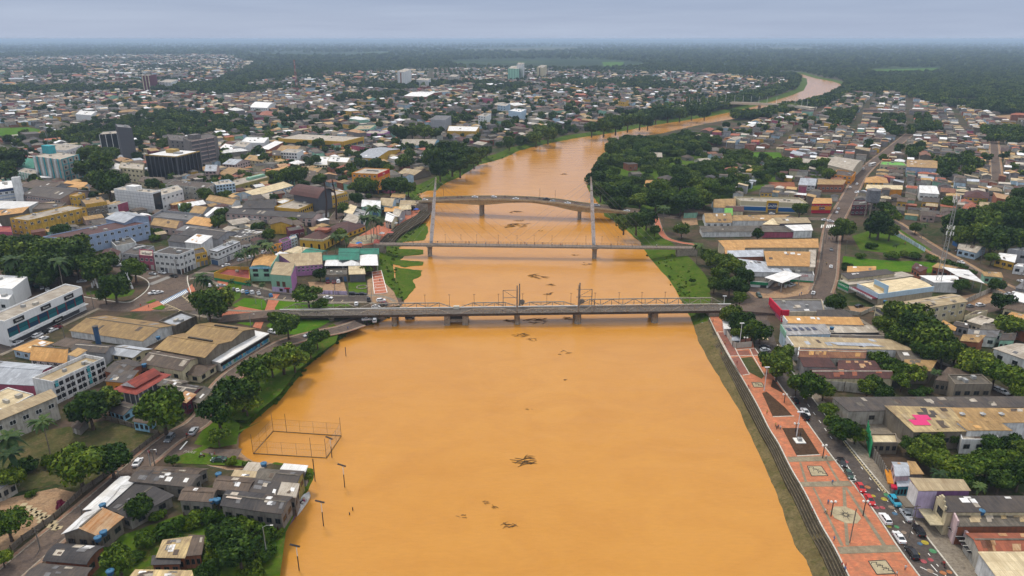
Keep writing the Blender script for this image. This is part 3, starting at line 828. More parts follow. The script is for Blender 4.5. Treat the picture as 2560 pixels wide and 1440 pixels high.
def figure(pose):
 J = {'pel': (0, 0, .95, .13), 'che': (0.02, 0, 1.32, .15), 'nek': (.02, 0, 1.50, .06), 'hed': (.04, 0, 1.62, .10), 'top': (.03, 0, 1.72, .085)}
 E = [('pel', 'che'), ('che', 'nek'), ('nek', 'hed'), ('hed', 'top')]
 for sg, s in (('l', 1), ('r', -1)):
  st = {'stand': 0.03, 'walk': .26 * s, 'sit': .0}[pose]
  if pose == 'sit': J.update({'hip' + sg: (.0, .1 * s, .92, .09), 'kne' + sg: (.42, .2 * s, .80, .07), 'ank' + sg: (.25, .22 * s, .36, .045), 'toe' + sg: (.4, .22 * s, .32, .04)})
  else: J.update({'hip' + sg: (0, .1 * s, .88, .09), 'kne' + sg: (st * .55 + .03, .11 * s, .50, .062), 'ank' + sg: (st - .02, .11 * s, .09, .042), 'toe' + sg: (st + .14, .12 * s, .04, .038)})
  ar = {'stand': .03, 'walk': -.22 * s, 'sit': .45}[pose]
  J.update({'sho' + sg: (.02, .19 * s, 1.40, .062), 'elb' + sg: (ar * .4 - .02, .25 * s, 1.14, .045), 'han' + sg: (ar + .05, .24 * s, .88 if pose != 'sit' else 1.05, .034), 'fin' + sg: (ar + .08, .23 * s, .78 if pose != 'sit' else 1.03, .022)})
  E += [('pel', 'hip' + sg), ('hip' + sg, 'kne' + sg), ('kne' + sg, 'ank' + sg), ('ank' + sg, 'toe' + sg), ('che', 'sho' + sg), ('sho' + sg, 'elb' + sg), ('elb' + sg, 'han' + sg), ('han' + sg, 'fin' + sg)]
 ks = list(J); me = bpy.data.meshes.new('figure')
 me.from_pydata([J[k][:3] for k in ks], [(ks.index(a), ks.index(b)) for a, b in E], [])
 o = bpy.data.objects.new('figure', me); COL.objects.link(o)
 md = o.modifiers.new('skin', 'SKIN');
 for i, k in enumerate(ks): me.skin_vertices[0].data[i].radius = (J[k][3], J[k][3])
 me.skin_vertices[0].data[0].use_root = True
 o.modifiers.new('sub', 'SUBSURF').levels = 1
 dg = bpy.context.evaluated_depsgraph_get()
 res = bpy.data.meshes.new_from_object(o.evaluated_get(dg))
 bpy.data.objects.remove(o); bpy.data.meshes.remove(me)
 return res
FIG = {}
SHIRTS = [(.62, .62, .60), (.05, .06, .09), (.40, .05, .05), (.10, .20, .40), (.55, .42, .12)]
def figures():
 sk = plain('skin', (.30, .16, .10), .6); hair = plain('hair', (.012, .010, .009), .7)
 trs = [plain('trousers_blue', (.04, .055, .10)), plain('trousers_dark', (.02, .02, .022)), plain('trousers_khaki', (.2, .16, .1))]
 for pose in ('stand', 'walk', 'sit'):
  base = figure(pose)
  for c in range(5):
   me = base.copy(); me.name = 'person'
   me.materials.clear()
   for m in (sk, plain(f'shirt_{c}', SHIRTS[c]), trs[c % 3], hair): me.materials.append(m)
   for p in me.polygons:
    x, y, z = p.center
    if z > 1.66: k = 3
    elif z > 1.49: k = 0
    elif abs(y) > .16 and z < 1.18 and z > .70 and pose != 'sit': k = 0
    elif z > .93: k = 1
    elif z > .1: k = 2
    else: k = 3
    p.material_index = k; p.use_smooth = True
   FIG[(pose, c)] = me
figures()
def person_at(p, a, pose='stand', c=0, label=None):
 o = link('person', FIG[(pose, c)]); tag(o, label, 'person', 'people out walking')
 o.location = p; o.rotation_euler = (0, 0, a)
 return o
CW = ['pale shirt', 'black shirt', 'red shirt', 'blue shirt', 'yellow shirt']
def person(px, py, c=None, pose=None, zb=ZG, label=None):
 p = at(px, py, zb); c = RND.randrange(5) if c is None else c
 pose = pose or RND.choice(['stand', 'walk'])
 o = person_at((p.x, p.y, zb + .05), RND.uniform(0, 6.28), pose, c, label)
 if not label: autolabel(o, f'{"walking" if pose == "walk" else "standing"} person in {CW[c]}', p)
 return o
def poly_mesh(name, pts, z, mat, parent=None, th=0.0):
 """flat sheet or slab with outline pts (plan)"""
 v2 = [Vector((p[0], p[1])) for p in pts]
 r = delaunay_2d_cdt(v2, [], [list(range(len(v2)))], 1, 1e-4)
 m = MB(); m.add([(v.x, v.y, z) for v in r[0]], [tuple(f) for f in r[2]])
 if th:
  n = len(pts)
  for i in range(n):
   a, c = pts[i], pts[(i + 1) % n]
   m.face([(a[0], a[1], z), (c[0], c[1], z), (c[0], c[1], z - th), (a[0], a[1], z - th)])
 me = m.mesh(name, mat)
 bm = bmesh.new(); bm.from_mesh(me); bmesh.ops.recalc_face_normals(bm, faces=bm.faces[:])
 if not th:
  for f in bm.faces:
   if f.normal.z < 0: f.normal_flip()
 bm.to_mesh(me); bm.free()
 return link(name, me, parent)
LAYER = [0]
def sheet(name, px, mat, dz=0.05, z=ZG, occ=True, th=0.0):
 LAYER[0] += 1
 pts = [at(x, y, z + dz) for x, y in px]
 o = poly_mesh(name, [(p.x, p.y) for p in pts], z + dz + LAYER[0] * .0006, mat, None, th)
 if occ: occupy([(p.x, p.y) for p in pts])
 return struct(o)
def smooth(pts, k=4):
 out = []
 n = len(pts)
 for i in range(n - 1):
  p0, p1, p2, p3 = pts[max(i - 1, 0)], pts[i], pts[i + 1], pts[min(i + 2, n - 1)]
  for j in range(k):
   t = j / k
   out.append(.5 * ((2 * p1) + (p2 - p0) * t + (2 * p0 - 5 * p1 + 4 * p2 - p3) * t * t + (3 * p1 - p0 - 3 * p2 + p3) * t ** 3))
 out.append(pts[-1]); return out
def strip(name, pts, w0, w1, z, mat, th=0.0, zs=None):
 """ribbon between lateral offsets w0 and w1 (left positive) along plan points"""
 m = MB(); n = len(pts); rows = []
 for i, p in enumerate(pts):
  d = (pts[min(i + 1, n - 1)] - pts[max(i - 1, 0)]); d = Vector((d.x, d.y)).normalized(); nrm = Vector((-d.y, d.x))
  zz = zs[i] if zs else z
  rows.append((Vector((p.x + nrm.x * w0, p.y + nrm.y * w0, zz)), Vector((p.x + nrm.x * w1, p.y + nrm.y * w1, zz))))
 v = [q for r_ in rows for q in r_]
 up = w1 < w0
 for i in range(n - 1):
  a = 2 * i
  m.face([v[a], v[a + 1], v[a + 3], v[a + 2]] if not up else [v[a], v[a + 1], v[a + 3], v[a + 2]])
  if th:
   for k in (0, 1):
    m.face([v[a + k], v[a + 2 + k], v[a + 2 + k] - Vector((0, 0, th)), v[a + k] - Vector((0, 0, th))])
 me = m.mesh(name, mat)
 bm = bmesh.new(); bm.from_mesh(me)
 bmesh.ops.remove_doubles(bm, verts=bm.verts[:], dist=1e-4); bmesh.ops.recalc_face_normals(bm, faces=bm.faces[:])
 s = sum(f.normal.z * f.calc_area() for f in bm.faces)
 if s < 0: bmesh.ops.reverse_faces(bm, faces=bm.faces[:])
 bm.to_mesh(me); bm.free()
 return struct(link(name, me))
def road(px, w, mat=G_ASPH, kerb=True, walk=2.0, name='road', dz=.06, walkmat=None):
 LAYER[0] += 1
 dz += LAYER[0] * .0006
 pts = smooth([at(x, y, ZG) for x, y in px])
 strip(name, pts, w / 2, -w / 2, ZG + dz, mat)
 if kerb:
  for s in (1, -1):
   strip('kerb', pts, s * w / 2, s * (w / 2 + .35), ZG + .17, KERBD, .2)
   if walk: strip('pavement', pts, s * (w / 2 + .35), s * (w / 2 + walk), ZG + .155, walkmat or G_CONC, .2)
 for i in range(len(pts) - 1):
  a, c = pts[i], pts[i + 1]; d = Vector((c.x - a.x, c.y - a.y)).normalized(); nr = Vector((-d.y, d.x)) * (w / 2 + (walk if kerb else 0))
  occupy([(a.x + nr.x, a.y + nr.y), (c.x + nr.x, c.y + nr.y), (c.x - nr.x, c.y - nr.y), (a.x - nr.x, a.y - nr.y)])
 return pts
# ================================================================== TERRAIN AND RIVER
LBANK = [(600, 1500, 9), (655, 1440, 9), (692, 1350, 8), (716, 1308, 7), (742, 1262, 5), (770, 1225, 4), (786, 1195, 4), (783, 1172, 4), (700, 1158, 5), (640, 1156, 9), (612, 1142, 12), (596, 1118, 10), (600, 1085, 8), (640, 1048, 10),
  (700, 1000, 10), (730, 965, 10), (760, 922, 10), (800, 890, 10), (850, 850, 9), (872, 832, 8), (905, 818, 6), (950, 806, 6), (990, 786, 7), (1010, 752, 7), (1000, 720, 8), (986, 692, 9), (984, 658, 10), (994, 628, 12), (1008, 606, 14), (1032, 582, 14), (1062, 548, 12),
  (1078, 520, 10), (1055, 500, 10), (1042, 486, 12), (1085, 472, 14), (1150, 442, 14), (1195, 412, 14), (1258, 396, 12), (1300, 376, 10), (1360, 361, 10), (1430, 347, 10), (1500, 337, 12), (1560, 327, 12), (1640, 312, 14), (1700, 303, 14), (1767, 293, 14),
  (1834, 279, 16), (1885, 266, 16), (1935, 252, 16), (1969, 242, 18), (2009, 226, 18), (2019, 209, 18), (2016, 196, 18), (1985, 188, 20), (1940, 183, 20)]
RBANK = [(2075, 1500, 8), (2032, 1440, 8), (2015, 1400, 8), (1985, 1360, 8), (1962, 1290, 8), (1935, 1220, 8), (1922, 1190, 8), (1885, 1110, 8), (1850, 1030, 8), (1815, 972, 8), (1790, 930, 8), (1765, 888, 8), (1745, 850, 8), (1735, 815, 8),
  (1722, 785, 9), (1703, 750, 14), (1682, 712, 18), (1645, 668, 20), (1622, 640, 20), (1600, 606, 16), (1574, 582, 12), (1535, 552, 10), (1512, 540, 8), (1503, 515, 8), (1482, 492, 8), (1466, 466, 8), (1478, 445, 8), (1496, 420, 8), (1502, 392, 8), (1522, 368, 8), (1560, 349, 8),
  (1640, 338, 8), (1700, 324, 10), (1760, 311, 10), (1830, 299, 10), (1893, 290, 10), (1955, 275, 10), (2012, 264, 12), (2058, 250, 12), (2086, 228, 14), (2105, 211, 14), (2080, 203, 16), (2040, 196, 16), (2000, 184, 18), (1950, 180, 18)]
def bankline(data, side):
 P = [at(x, y, 0) for x, y, w in data]
 Wd = [w for *_, w in data]
 out = []; wid = []
 for i in range(len(P) - 1):
  n = 4 if P[i].y < 900 else 2
  for j in range(n):
   u = j / n; p = P[i].lerp(P[i + 1], u)
   g = min(.9, p.y * .0012)
   out.append(Vector((p.x + RND.uniform(-g, g), p.y + RND.uniform(-g, g), 0))); wid.append(Wd[i] * (1 - u) + Wd[i + 1] * u)
 out.append(P[-1]); wid.append(Wd[-1])
 top = []
 n = len(out)
 for i in range(n):
  a, c = out[max(i - 3, 0)], out[min(i + 3, n - 1)]
  d = Vector((c.x - a.x, c.y - a.y)).normalized()
  nr = Vector((-d.y, d.x)) * side
  top.append(Vector((out[i].x + nr.x * wid[i], out[i].y + nr.y * wid[i], ZG)))
 return out, top
LW, LT = bankline(LBANK, 1)
RW, RT = bankline(RBANK, -1)
def clean(top):
 keep = [0]
 for i in range(1, len(top)):
  if (top[i] - top[keep[-1]]).length > 1.5: keep.append(i)
 return keep
river_poly = [(p.x, p.y) for p in LW] + [(p.x, p.y) for p in reversed(RW)]
hole = [(p.x, p.y) for p in LT] + [(p.x, p.y) for p in reversed(RT)]
occupy(hole)
def water_mat():
 m, n, l, b = nodes('muddy_water')
 g = n.new('ShaderNodeNewGeometry').outputs['Position']
 n1 = noise(n, l, g, .012, 5, .6, (1, .55, 1))
 n2 = noise(n, l, g, .045, 6, .62, (.8, 1.2, 1), 1.6)
 c = mixc(n, l, ramp(n, l, n1, .35, .65), (.485, .215, .030), (.52, .240, .038))
 c = mixc(n, l, ramp(n, l, n2, .42, .72, 0, .6), c, (.43, .182, .024))
 l.new(c, b.inputs['Base Color'])
 b.inputs['Roughness'].default_value = .17; b.inputs['IOR'].default_value = 1.33; b.inputs['Specular IOR Level'].default_value = .5
 n3 = noise(n, l, g, .9, 6, .75, (.35, 1.5, 1))
 hv = n.new('ShaderNodeHueSaturation'); l.new(c, hv.inputs['Color']); l.new(ramp(n, l, n3, .3, .7, .94, 1.06), hv.inputs['Value']); l.new(hv.outputs[0], b.inputs['Base Color'])
 r1 = noise(n, l, g, .8, 5, .7, (1, 1.8, 1))
 r2 = noise(n, l, g, .07, 2, .5, (.6, 1.6, 1))
 ad = n.new('ShaderNodeMath'); ad.operation = 'MULTIPLY_ADD'; ad.inputs[1].default_value = 5.0
 l.new(r2, ad.inputs[0]); l.new(r1, ad.inputs[2])
 bp = n.new('ShaderNodeBump'); bp.inputs['Strength'].default_value = .5; bp.inputs['Distance'].default_value = .13
 l.new(ad.outputs[0], bp.inputs['Height']); l.new(bp.outputs[0], b.inputs['Normal'])
 return m
def wide(line, top, k):
 return [(a.x + (t.x - a.x) * k, a.y + (t.y - a.y) * k) for a, t in zip(line, top)]
wp = wide(LW, LT, .5) + list(reversed(wide(RW, RT, .5)))
water = struct(poly_mesh('water', wp, 0.0, water_mat()))
tag(water, 'wide muddy orange river in flood between two towns banks')
RG = 60000
outer = [(RG * math.cos(a), RG * math.sin(a)) for a in [i * 2 * math.pi / 48 for i in range(48)]]
verts = [Vector(p) for p in outer] + [Vector(p) for p in hole]
no, nh = len(outer), len(hole)
edges = [(i, (i + 1) % no) for i in range(no)] + [(no + i, no + (i + 1) % nh) for i in range(nh)]
rs = delaunay_2d_cdt(verts, edges, [], 0, 1e-3)
rv = [(v.x, v.y) for v in rs[0]]
tri = [t for t in rs[2]]
cx = np.array([(rv[t[0]][0] + rv[t[1]][0] + rv[t[2]][0]) / 3 for t in tri]); cy = np.array([(rv[t[0]][1] + rv[t[1]][1] + rv[t[2]][1]) / 3 for t in tri])
ins = inpoly(cx, cy, hole)
m, n, l, b = nodes('land')
g = n.new('ShaderNodeNewGeometry').outputs['Position']
vl = n.new('ShaderNodeVectorMath'); vl.operation = 'LENGTH'; l.new(g, vl.inputs[0])
town = mixc(n, l, ramp(n, l, noise(n, l, g, .04, 6, .65), .42, .60), (.08, .056, .04), (.026, .042, .010))
town = mixc(n, l, ramp(n, l, noise(n, l, g, .35, 5, .7), .5, .7, 0, .7), town, (.14, .092, .058))
wild = mixc(n, l, ramp(n, l, noise(n, l, g, .0012, 6, .6), .50, .62), (.012, .03, .006), (.05, .085, .012))
wild = mixc(n, l, ramp(n, l, noise(n, l, g, .006, 5, .6), .60, .70, 0, .8), wild, (.13, .13, .05))
c = mixc(n, l, ramp(n, l, vl.outputs['Value'], 2600, 3600), town, wild)
l.new(c, b.inputs['Base Color']); b.inputs['Roughness'].default_value = .95; b.inputs['Specular IOR Level'].default_value = .1
mb = MB(); mb.add([(x, y, ZG) for x, y in rv], [tuple(t) if ((rv[t[1]][0] - rv[t[0]][0]) * (rv[t[2]][1] - rv[t[0]][1]) - (rv[t[1]][1] - rv[t[0]][1]) * (rv[t[2]][0] - rv[t[0]][0])) > 0 else tuple(reversed(t)) for t, k in zip(tri, ins) if not k])
struct(mb.build('ground', m))
def bank(name, line, top, i0, i1, mat):
 mbk = MB(); K = 5
 rows = []
 for i in range(i0, i1):
  a, t = line[i], top[i]
  row = []
  for k in range(-1, K + 1):
   u = k / K
   z = -.8 if k < 0 else ZG * (u ** .75)
   x, y = a.x + (t.x - a.x) * u, a.y + (t.y - a.y) * u
   if 0 < k < K: z += RND.uniform(-.18, .18)
   row.append((x, y, z + (.03 if k == K else 0)))
  rows.append(row)
 for i in range(len(rows) - 1):
  for k in range(K + 1):
   mbk.face([rows[i][k], rows[i + 1][k], rows[i + 1][k + 1], rows[i][k + 1]])
 me = mbk.mesh(name, mat)
 bm = bmesh.new(); bm.from_mesh(me); bmesh.ops.remove_doubles(bm, verts=bm.verts[:], dist=1e-4); bmesh.ops.recalc_face_normals(bm, faces=bm.faces[:])
 if sum(f.normal.z * f.calc_area() for f in bm.faces) < 0: bmesh.ops.reverse_faces(bm, faces=bm.faces[:])
 bm.to_mesh(me); bm.free()
 struct(link(name, me))
def idx(line, px, py):
 p = at(px, py, 0); return min(range(len(line)), key=lambda i: (line[i] - p).length)
a1, a2 = idx(LW, 700, 1158), idx(LW, 600, 1085)
a3, a4 = idx(LW, 872, 832), idx(LW, 1010, 752)
bank('river_bank', LW, LT, 0, a1 + 1, G_BANK)
bank('river_bank', LW, LT, a1, a2 + 1, G_DIRT)
bank('river_bank', LW, LT, a2, a3 + 1, G_BANK)
bank('river_bank', LW, LT, a3, a4 + 1, G_ASPH)
bank('river_bank', LW, LT, a4, len(LW), G_BANK)
b1 = idx(RW, 1735, 815)
bank('river_bank', RW, RT, 0, b1 + 1, G_MUD)
bank('river_bank', RW, RT, b1, len(RW), G_BANK)
def tongue(px, mat=G_BANK, z=.12):
 P = [at(x, y, 0) for x, y in px]; c = sum(P, Vector()) / len(P)
 ring = []
 for i in range(len(P)):
  for j in range(4):
   q = P[i].lerp(P[(i + 1) % len(P)], j / 4); ring.append((q.x + RND.uniform(-.6, .6), q.y + RND.uniform(-.6, .6)))
 o = poly_mesh('grass_flat', ring, z, mat, None, .5); struct(o)
tongue([(958, 628), (1000, 622), (1060, 624), (1056, 636), (1010, 640), (1000, 650), (1058, 655), (1056, 664), (1010, 668), (985, 660)])
tongue([(985, 668), (1010, 672), (1055, 676), (1050, 692), (1030, 700), (1040, 715), (1030, 730), (1000, 760), (985, 760), (990, 720)])
tongue([(1005, 570), (1065, 558), (1070, 580), (1062, 600), (1010, 605), (960, 600)])
tongue([(1045, 455), (1085, 452), (1105, 462), (1092, 476), (1050, 478)], z=.15)
sheet('asphalt_square', [(205, 742), (310, 757), (345, 745), (371, 722), (372, 705), (330, 690), (290, 678), (215, 640), (228, 630), (330, 668), (470, 688), (540, 655), (640, 630), (700, 598), (722, 600), (660, 640), (560, 672), (500, 682), (470, 705), (480, 740), (492, 776), (330, 780), (205, 774)], G_ASPH, .05)
road([(222, 768), (120, 815), (60, 845), (-30, 885)], 10, G_ASPHD)
road([(5, 1452), (110, 1362), (205, 1285), (300, 1203), (362, 1150), (428, 1097), (492, 1060), (530, 1015), (552, 970), (592, 930), (640, 898), (690, 868), (735, 850), (790, 836), (850, 824), (900, 808)], 6.4, G_ASPH, walk=1.4, walkmat=G_WALK)
road([(398, 1122), (470, 1135), (540, 1140), (598, 1138)], 7, G_ASPH, False)
road([(480, 690), (520, 690), (570, 706), (620, 722), (680, 738), (760, 745), (850, 748), (935, 748), (965, 760)], 7.5, G_ASPHD)
road([(485, 776), (560, 786), (640, 789), (700, 786)], 8, G_ASPHD)
sheet('asphalt_square', [(1838, 776), (1836, 757), (1878, 745), (1862, 725), (1900, 700), (1990, 712), (2040, 715), (2088, 715), (2092, 745), (2062, 792), (2040, 745), (1950, 750), (1925, 760), (1918, 800), (1937, 852), (1897, 852), (1888, 800), (1860, 785)], G_ASPH, .05)
road([(2052, 730), (2066, 690), (2072, 640), (2078, 590), (2090, 550), (2118, 500), (2150, 442), (2180, 410), (2210, 386), (2255, 350), (2275, 335)], 8.6, G_ASPH, walk=1.6, walkmat=G_WALK)
road([(2215, 548), (2240, 562), (2280, 590), (2330, 622), (2390, 655), (2450, 690), (2520, 724), (2580, 752)], 7.5, G_ASPH, walk=2.5, walkmat=G_DIRT)
road([(2120, 800), (2190, 845), (2300, 900), (2390, 940), (2470, 975), (2580, 1035)], 9, G_ASPH, walk=2)
road([(2492, 450), (2488, 400), (2484, 345)], 7, G_ASPH, walk=2, walkmat=G_DIRT)
road([(1640, 545), (1650, 575), (1665, 595), (1700, 606), (1740, 612)], 3.5, G_RED, walk=0)
road([(2085, 548), (2000, 546), (1930, 540), (1830, 545), (1700, 545), (1620, 535), (1580, 532)], 7, G_ASPH, walk=0)
road([(830, 560), (860, 520), (900, 500), (960, 500), (1050, 505)], 8, G_ASPH, walk=0)
sheet('asphalt_street', [(1885, 800), (1888, 870), (1925, 925), (1970, 990), (2012, 1047), (2050, 1097), (2072, 1130), (2141, 1220), (2191, 1285), (2242, 1362), (2305, 1450), (2398, 1450), (2322, 1352), (2281, 1300), (2216, 1230), (2107, 1097), (2027, 992), (1962, 905), (1942, 862), (1922, 800)], G_ASPHD, .06)
sheet('pavement', [(1942, 862), (1962, 905), (2027, 992), (2107, 1097), (2216, 1230), (2281, 1300), (2322, 1352), (2398, 1450), (2470, 1450), (2420, 1370), (2378, 1310), (2330, 1290), (2290, 1270), (2225, 1190), (2170, 1130), (2120, 1080), (2040, 975), (1975, 890), (1960, 860)], G_CONC, .16, th=.2)
PROM = [(1775, 792), (1793, 835), (1818, 882), (1853, 940), (1893, 1010), (1922, 1068), (1948, 1110), (1978, 1170), (2013, 1230), (2053, 1310), (2088, 1370), (2128, 1450), (2303, 1450), (2240, 1364), (2189, 1286), (2139, 1221), (2070, 1131), (2048, 1098), (2010, 1048), (1968, 991), (1923, 926), (1886, 871), (1880, 845), (1840, 850), (1825, 820), (1818, 792)]
sheet('promenade', PROM, G_PROM, .16, th=.2)
sheet('planting_bed', [(1905, 982), (1917, 979), (1962, 1018), (1982, 1040), (1932, 1042)], G_SOIL, .20)
sheet('planting_bed', [(1927, 967), (1932, 946), (1962, 985)], G_SOIL, .20)
sheet('planting_bed', [(1955, 1070), (2007, 1070), (2050, 1137), (1992, 1140)], G_SOIL, .20)
sheet('lawn', [(1850, 895), (1880, 892), (1911, 940), (1904, 947), (1872, 930)], G_GRASSD, .20)
sheet('dark_red_paving', [(1795, 831), (1811, 831), (1838, 872), (1845, 888), (1824, 889)], G_DKRED, .20)
sheet('dark_red_paving', [(1842, 877), (1871, 876), (1877, 889), (1850, 890)], G_DKRED, .20)
sheet('dark_red_paving', [(1874, 872), (1887, 872), (1898, 888), (1882, 889)], G_DKRED, .20)
sheet('dark_red_paving', [(1827, 895), (1848, 892), (1873, 935), (1850, 938)], G_DKRED, .20)
for q in ([(1967, 1142), (2078, 1140), (2086, 1152), (1973, 1155)], [(1995, 1205), (2122, 1202), (2132, 1216), (2005, 1217)], [(2092, 1367), (2237, 1362), (2252, 1380), (2100, 1385)],
  [(2106, 1218), (2114, 1218), (2117, 1270), (2108, 1270)], [(2110, 1304), (2118, 1304), (2124, 1364), (2114, 1364)], [(2031, 1219), (2036, 1219), (2110, 1364), (2102, 1365)], [(2111, 1218), (2118, 1218), (2216, 1363), (2206, 1364)],
  [(1998, 1156), (2003, 1156), (2018, 1204), (2011, 1204)], [(2065, 1154), (2070, 1154), (2100, 1203), (2093, 1203)]):
 sheet('stone_band', q, G_BAND, .20)
CREAMP = brickpave('cream', (.44, .37, .22), (.40, .33, .20), (.35, .28, .17), .6, .6)
DKP = plain('dark_inlay', (.05, .045, .038), .8)
cc = at(2114, 1287, ZG + .2)
rr = 3.7
sheet_o = struct(poly_mesh('compass_disc', [(cc.x + rr * math.cos(i * math.pi / 4 + .39), cc.y + rr * math.sin(i * math.pi / 4 + .39)) for i in range(8)], ZG + .225, CREAMP, None, .05))
m_ = MB()
for i in range(16):
 a = i * math.pi / 8; R_ = 2.7 if i % 4 == 0 else (1.9 if i % 2 == 0 else 1.3)
 p = Vector((cc.x + R_ * math.cos(a), cc.y + R_ * math.sin(a), ZG + .245)); s1 = Vector((cc.x + .5 * math.cos(a + .3), cc.y + .5 * math.sin(a + .3), ZG + .245)); s2 = Vector((cc.x + .5 * math.cos(a - .3), cc.y + .5 * math.sin(a - .3), ZG + .245))
 m_.face([s2, p, s1])
o = m_.build('compass_star', DKP); struct(o)
def emblem(q):
 P = [at(x, y, ZG + .2) for x, y in q]; L2 = lambda s, t: P[0].lerp(P[1], s).lerp(P[3].lerp(P[2], s), t)
 o = struct(poly_mesh('emblem_panel', [(p.x, p.y) for p in P], ZG + .225, CREAMP, None, .05))
 m = MB()
 def ln(a, c, w=.16):
  a, c = L2(*a), L2(*c); m.beam((a.x, a.y, ZG + .235), (c.x, c.y, ZG + .235), w, .03)
 for a, c in (((0, 0), (1, 0)), ((1, 0), (1, 1)), ((1, 1), (0, 1)), ((0, 1), (0, 0))): ln(a, c, .24)
 for k in range(3):
  x = .2 + .22 * k; y = .12 + .25 * k
  ln((x - .08, y), (x + .22, y)); ln((x + .22, y), (x + .1, y + .16)); ln((x + .1, y + .16), (x + .34, y + .16)); ln((x - .08, y), (x - .14, y + .1)); ln((x + .34, y + .16), (x + .28, y + .28))
 struct(m.build('emblem_lines', DKP))
emblem([(1879, 956), (1904, 956), (1911, 968), (1885, 968)])
emblem([(2018, 1165), (2053, 1165), (2070, 1189), (2029, 1190)])
emblem([(2171, 1403), (2214, 1400), (2238, 1434), (2192, 1436)])
def pline(px, z=ZG): return smooth([at(x, y, z) for x, y in px])
strip('kerb', pline([(1886, 871), (1923, 926), (1968, 991), (2010, 1048), (2070, 1131), (2139, 1221), (2189, 1286), (2240, 1364), (2303, 1450)]), 0, .35, ZG + .23, KERB, .25)
strip('kerb', pline([(1942, 862), (1962, 905), (2027, 992), (2107, 1097), (2216, 1230), (2281, 1300), (2322, 1352), (2398, 1450)]), 0, .35, ZG + .22, KERB, .25)
strip('kerb', pline([(1774, 795), (1793, 835), (1818, 882), (1853, 940), (1893, 1010), (1922, 1068), (1948, 1110), (1978, 1170), (2013, 1230), (2053, 1310), (2088, 1370), (2128, 1450)]), 0, -.3, ZG + .23, KERB, .25)
for q in ([(1793, 832), (1824, 890), (1850, 938)], [(1811, 831), (1838, 872), (1848, 892), (1873, 935)], [(1842, 876), (1887, 871)], [(1825, 891), (1898, 889)], [(1857, 939), (1875, 936)], [(1874, 872), (1882, 890), (1911, 940)], [(1793, 831), (1812, 830)], [(1932, 1043), (1985, 1041)], [(1992, 1141), (2050, 1138)]):
 strip('kerb', [at(x, y, ZG) for x, y in q], -.18, .18, ZG + .23, KERB, .1)
strip('kerb', pline([(205, 742), (310, 757), (345, 745), (371, 722), (372, 705), (352, 692), (330, 688)]), 0, .45, ZG + .2, KERB, .2)
strip('kerb', pline([(468, 690), (468, 705), (480, 742), (492, 756)]), 0, .45, ZG + .2, KERB, .2)
sheet('red_paving', [(325, 778), (395, 752), (412, 765), (375, 777)], G_RED, .17, th=.15)
sheet('lawn', [(364, 757), (388, 747), (390, 752), (372, 758)], G_GRASSB, .19)
sheet('lawn', [(378, 772), (405, 762), (414, 767), (405, 774)], G_GRASSB, .19)
sheet('red_paving', [(468, 722), (480, 710), (495, 735), (490, 752)], G_RED, .17, th=.15)
sheet('blue_crossing', [(394, 758), (465, 722), (471, 730), (404, 764)], plain('blue_paint', (.12, .19, .30), .7), .075)
P0, P1, P2, P3 = at(400, 757), at(466, 725), at(471, 730), at(408, 762)
m_ = MB()
for i in range(17):
 u = (i + .25) / 17; v = (i + .72) / 17
 m_.face([P0.lerp(P1, u) + Vector((0, 0, .10)), P0.lerp(P1, v) + Vector((0, 0, .10)), P3.lerp(P2, v) + Vector((0, 0, .10)), P3.lerp(P2, u) + Vector((0, 0, .10))])
struct(m_.build('crossing_stripes', PAINT_W))
def marks(name, segs, w, mat, dz=.12):
 m = MB()
 for x0, y0, x1, y1 in segs:
  a, c = at(x0, y0, ZG), at(x1, y1, ZG); d = Vector((c.x - a.x, c.y - a.y, 0)).normalized() * (w / 2); nr = Vector((-d.y, d.x, 0))
  z = Vector((0, 0, dz)); m.face([a - nr + z, c - nr + z, c + nr + z, a + nr + z])
 return struct(m.build(name, mat))
marks('hatch_lines', [(408 + i * 6, 762 + i * 2.5, 418 + i * 6, 760 + i * 2.5) for i in range(5)] + [(412, 772, 432, 768), (418, 776, 440, 774), (440, 785, 450, 776), (455, 742, 466, 733), (460, 747, 470, 739), (465, 752, 474, 745), (470, 757, 478, 751), (455, 740, 480, 760), (410, 758, 455, 778)], .3, PAINT_Y)
marks('hatch_lines', [(372 + i * 9, 697 - i * 3, 398 + i * 9, 689 - i * 3) for i in range(1)], 3.2, plain('grey_paint', (.25, .235, .215), .8), .08)
marks('hatch_lines', [(374, 712, 424, 692)], 3.6, plain('grey_paint', (.25, .235, .215), .8), .082)
marks('hatch_lines', [(2112 + i * 5.0 * 1.02, 1114 + i * 6.2, 2124 + i * 5.0 * 1.02, 1110 + i * 6.2) for i in range(20)] + [(2107, 1103, 2207, 1229), (2120, 1103, 2213, 1229)], .28, PAINT_Y)
marks('bay_lines', [(2086, 1152, 2107, 1146)] + [(2095 + i * 6.2, 1164 + i * 8, 2114 + i * 6.2, 1158 + i * 8) for i in range(5)] + [(2098, 1178, 2120, 1196), (2107, 1146, 2140, 1201), (2118, 1204, 2140, 1201)], .25, PAINT_W)
marks('lane_dashes', [(2152 + i * 21, 1168 + i * 27, 2157 + i * 21, 1174 + i * 27) for i in range(11)] + [(2300, 1418, 2345, 1440), (2327, 1412, 2343, 1430)] + [(2080 - i * 14, 1098 - i * 20, 2075 - i * 14, 1091 - i * 20) for i in range(7)], .2, PAINT_W)
marks('lane_dashes', [(450, 1125, 468, 1104)], .5, PAINT_W)
text(None, 'PARE', 1.7, at(474, 1130, ZG + .13), -.15, plain('faded_paint', (.30, .27, .23)), 0.0, .005)['kind'] = 'structure'
marks('crossing_stripes', [(1898 + i * 4, 837 + i * .6, 1903 + i * 4, 848 + i * .6) for i in range(5)], .7, PAINT_Y)
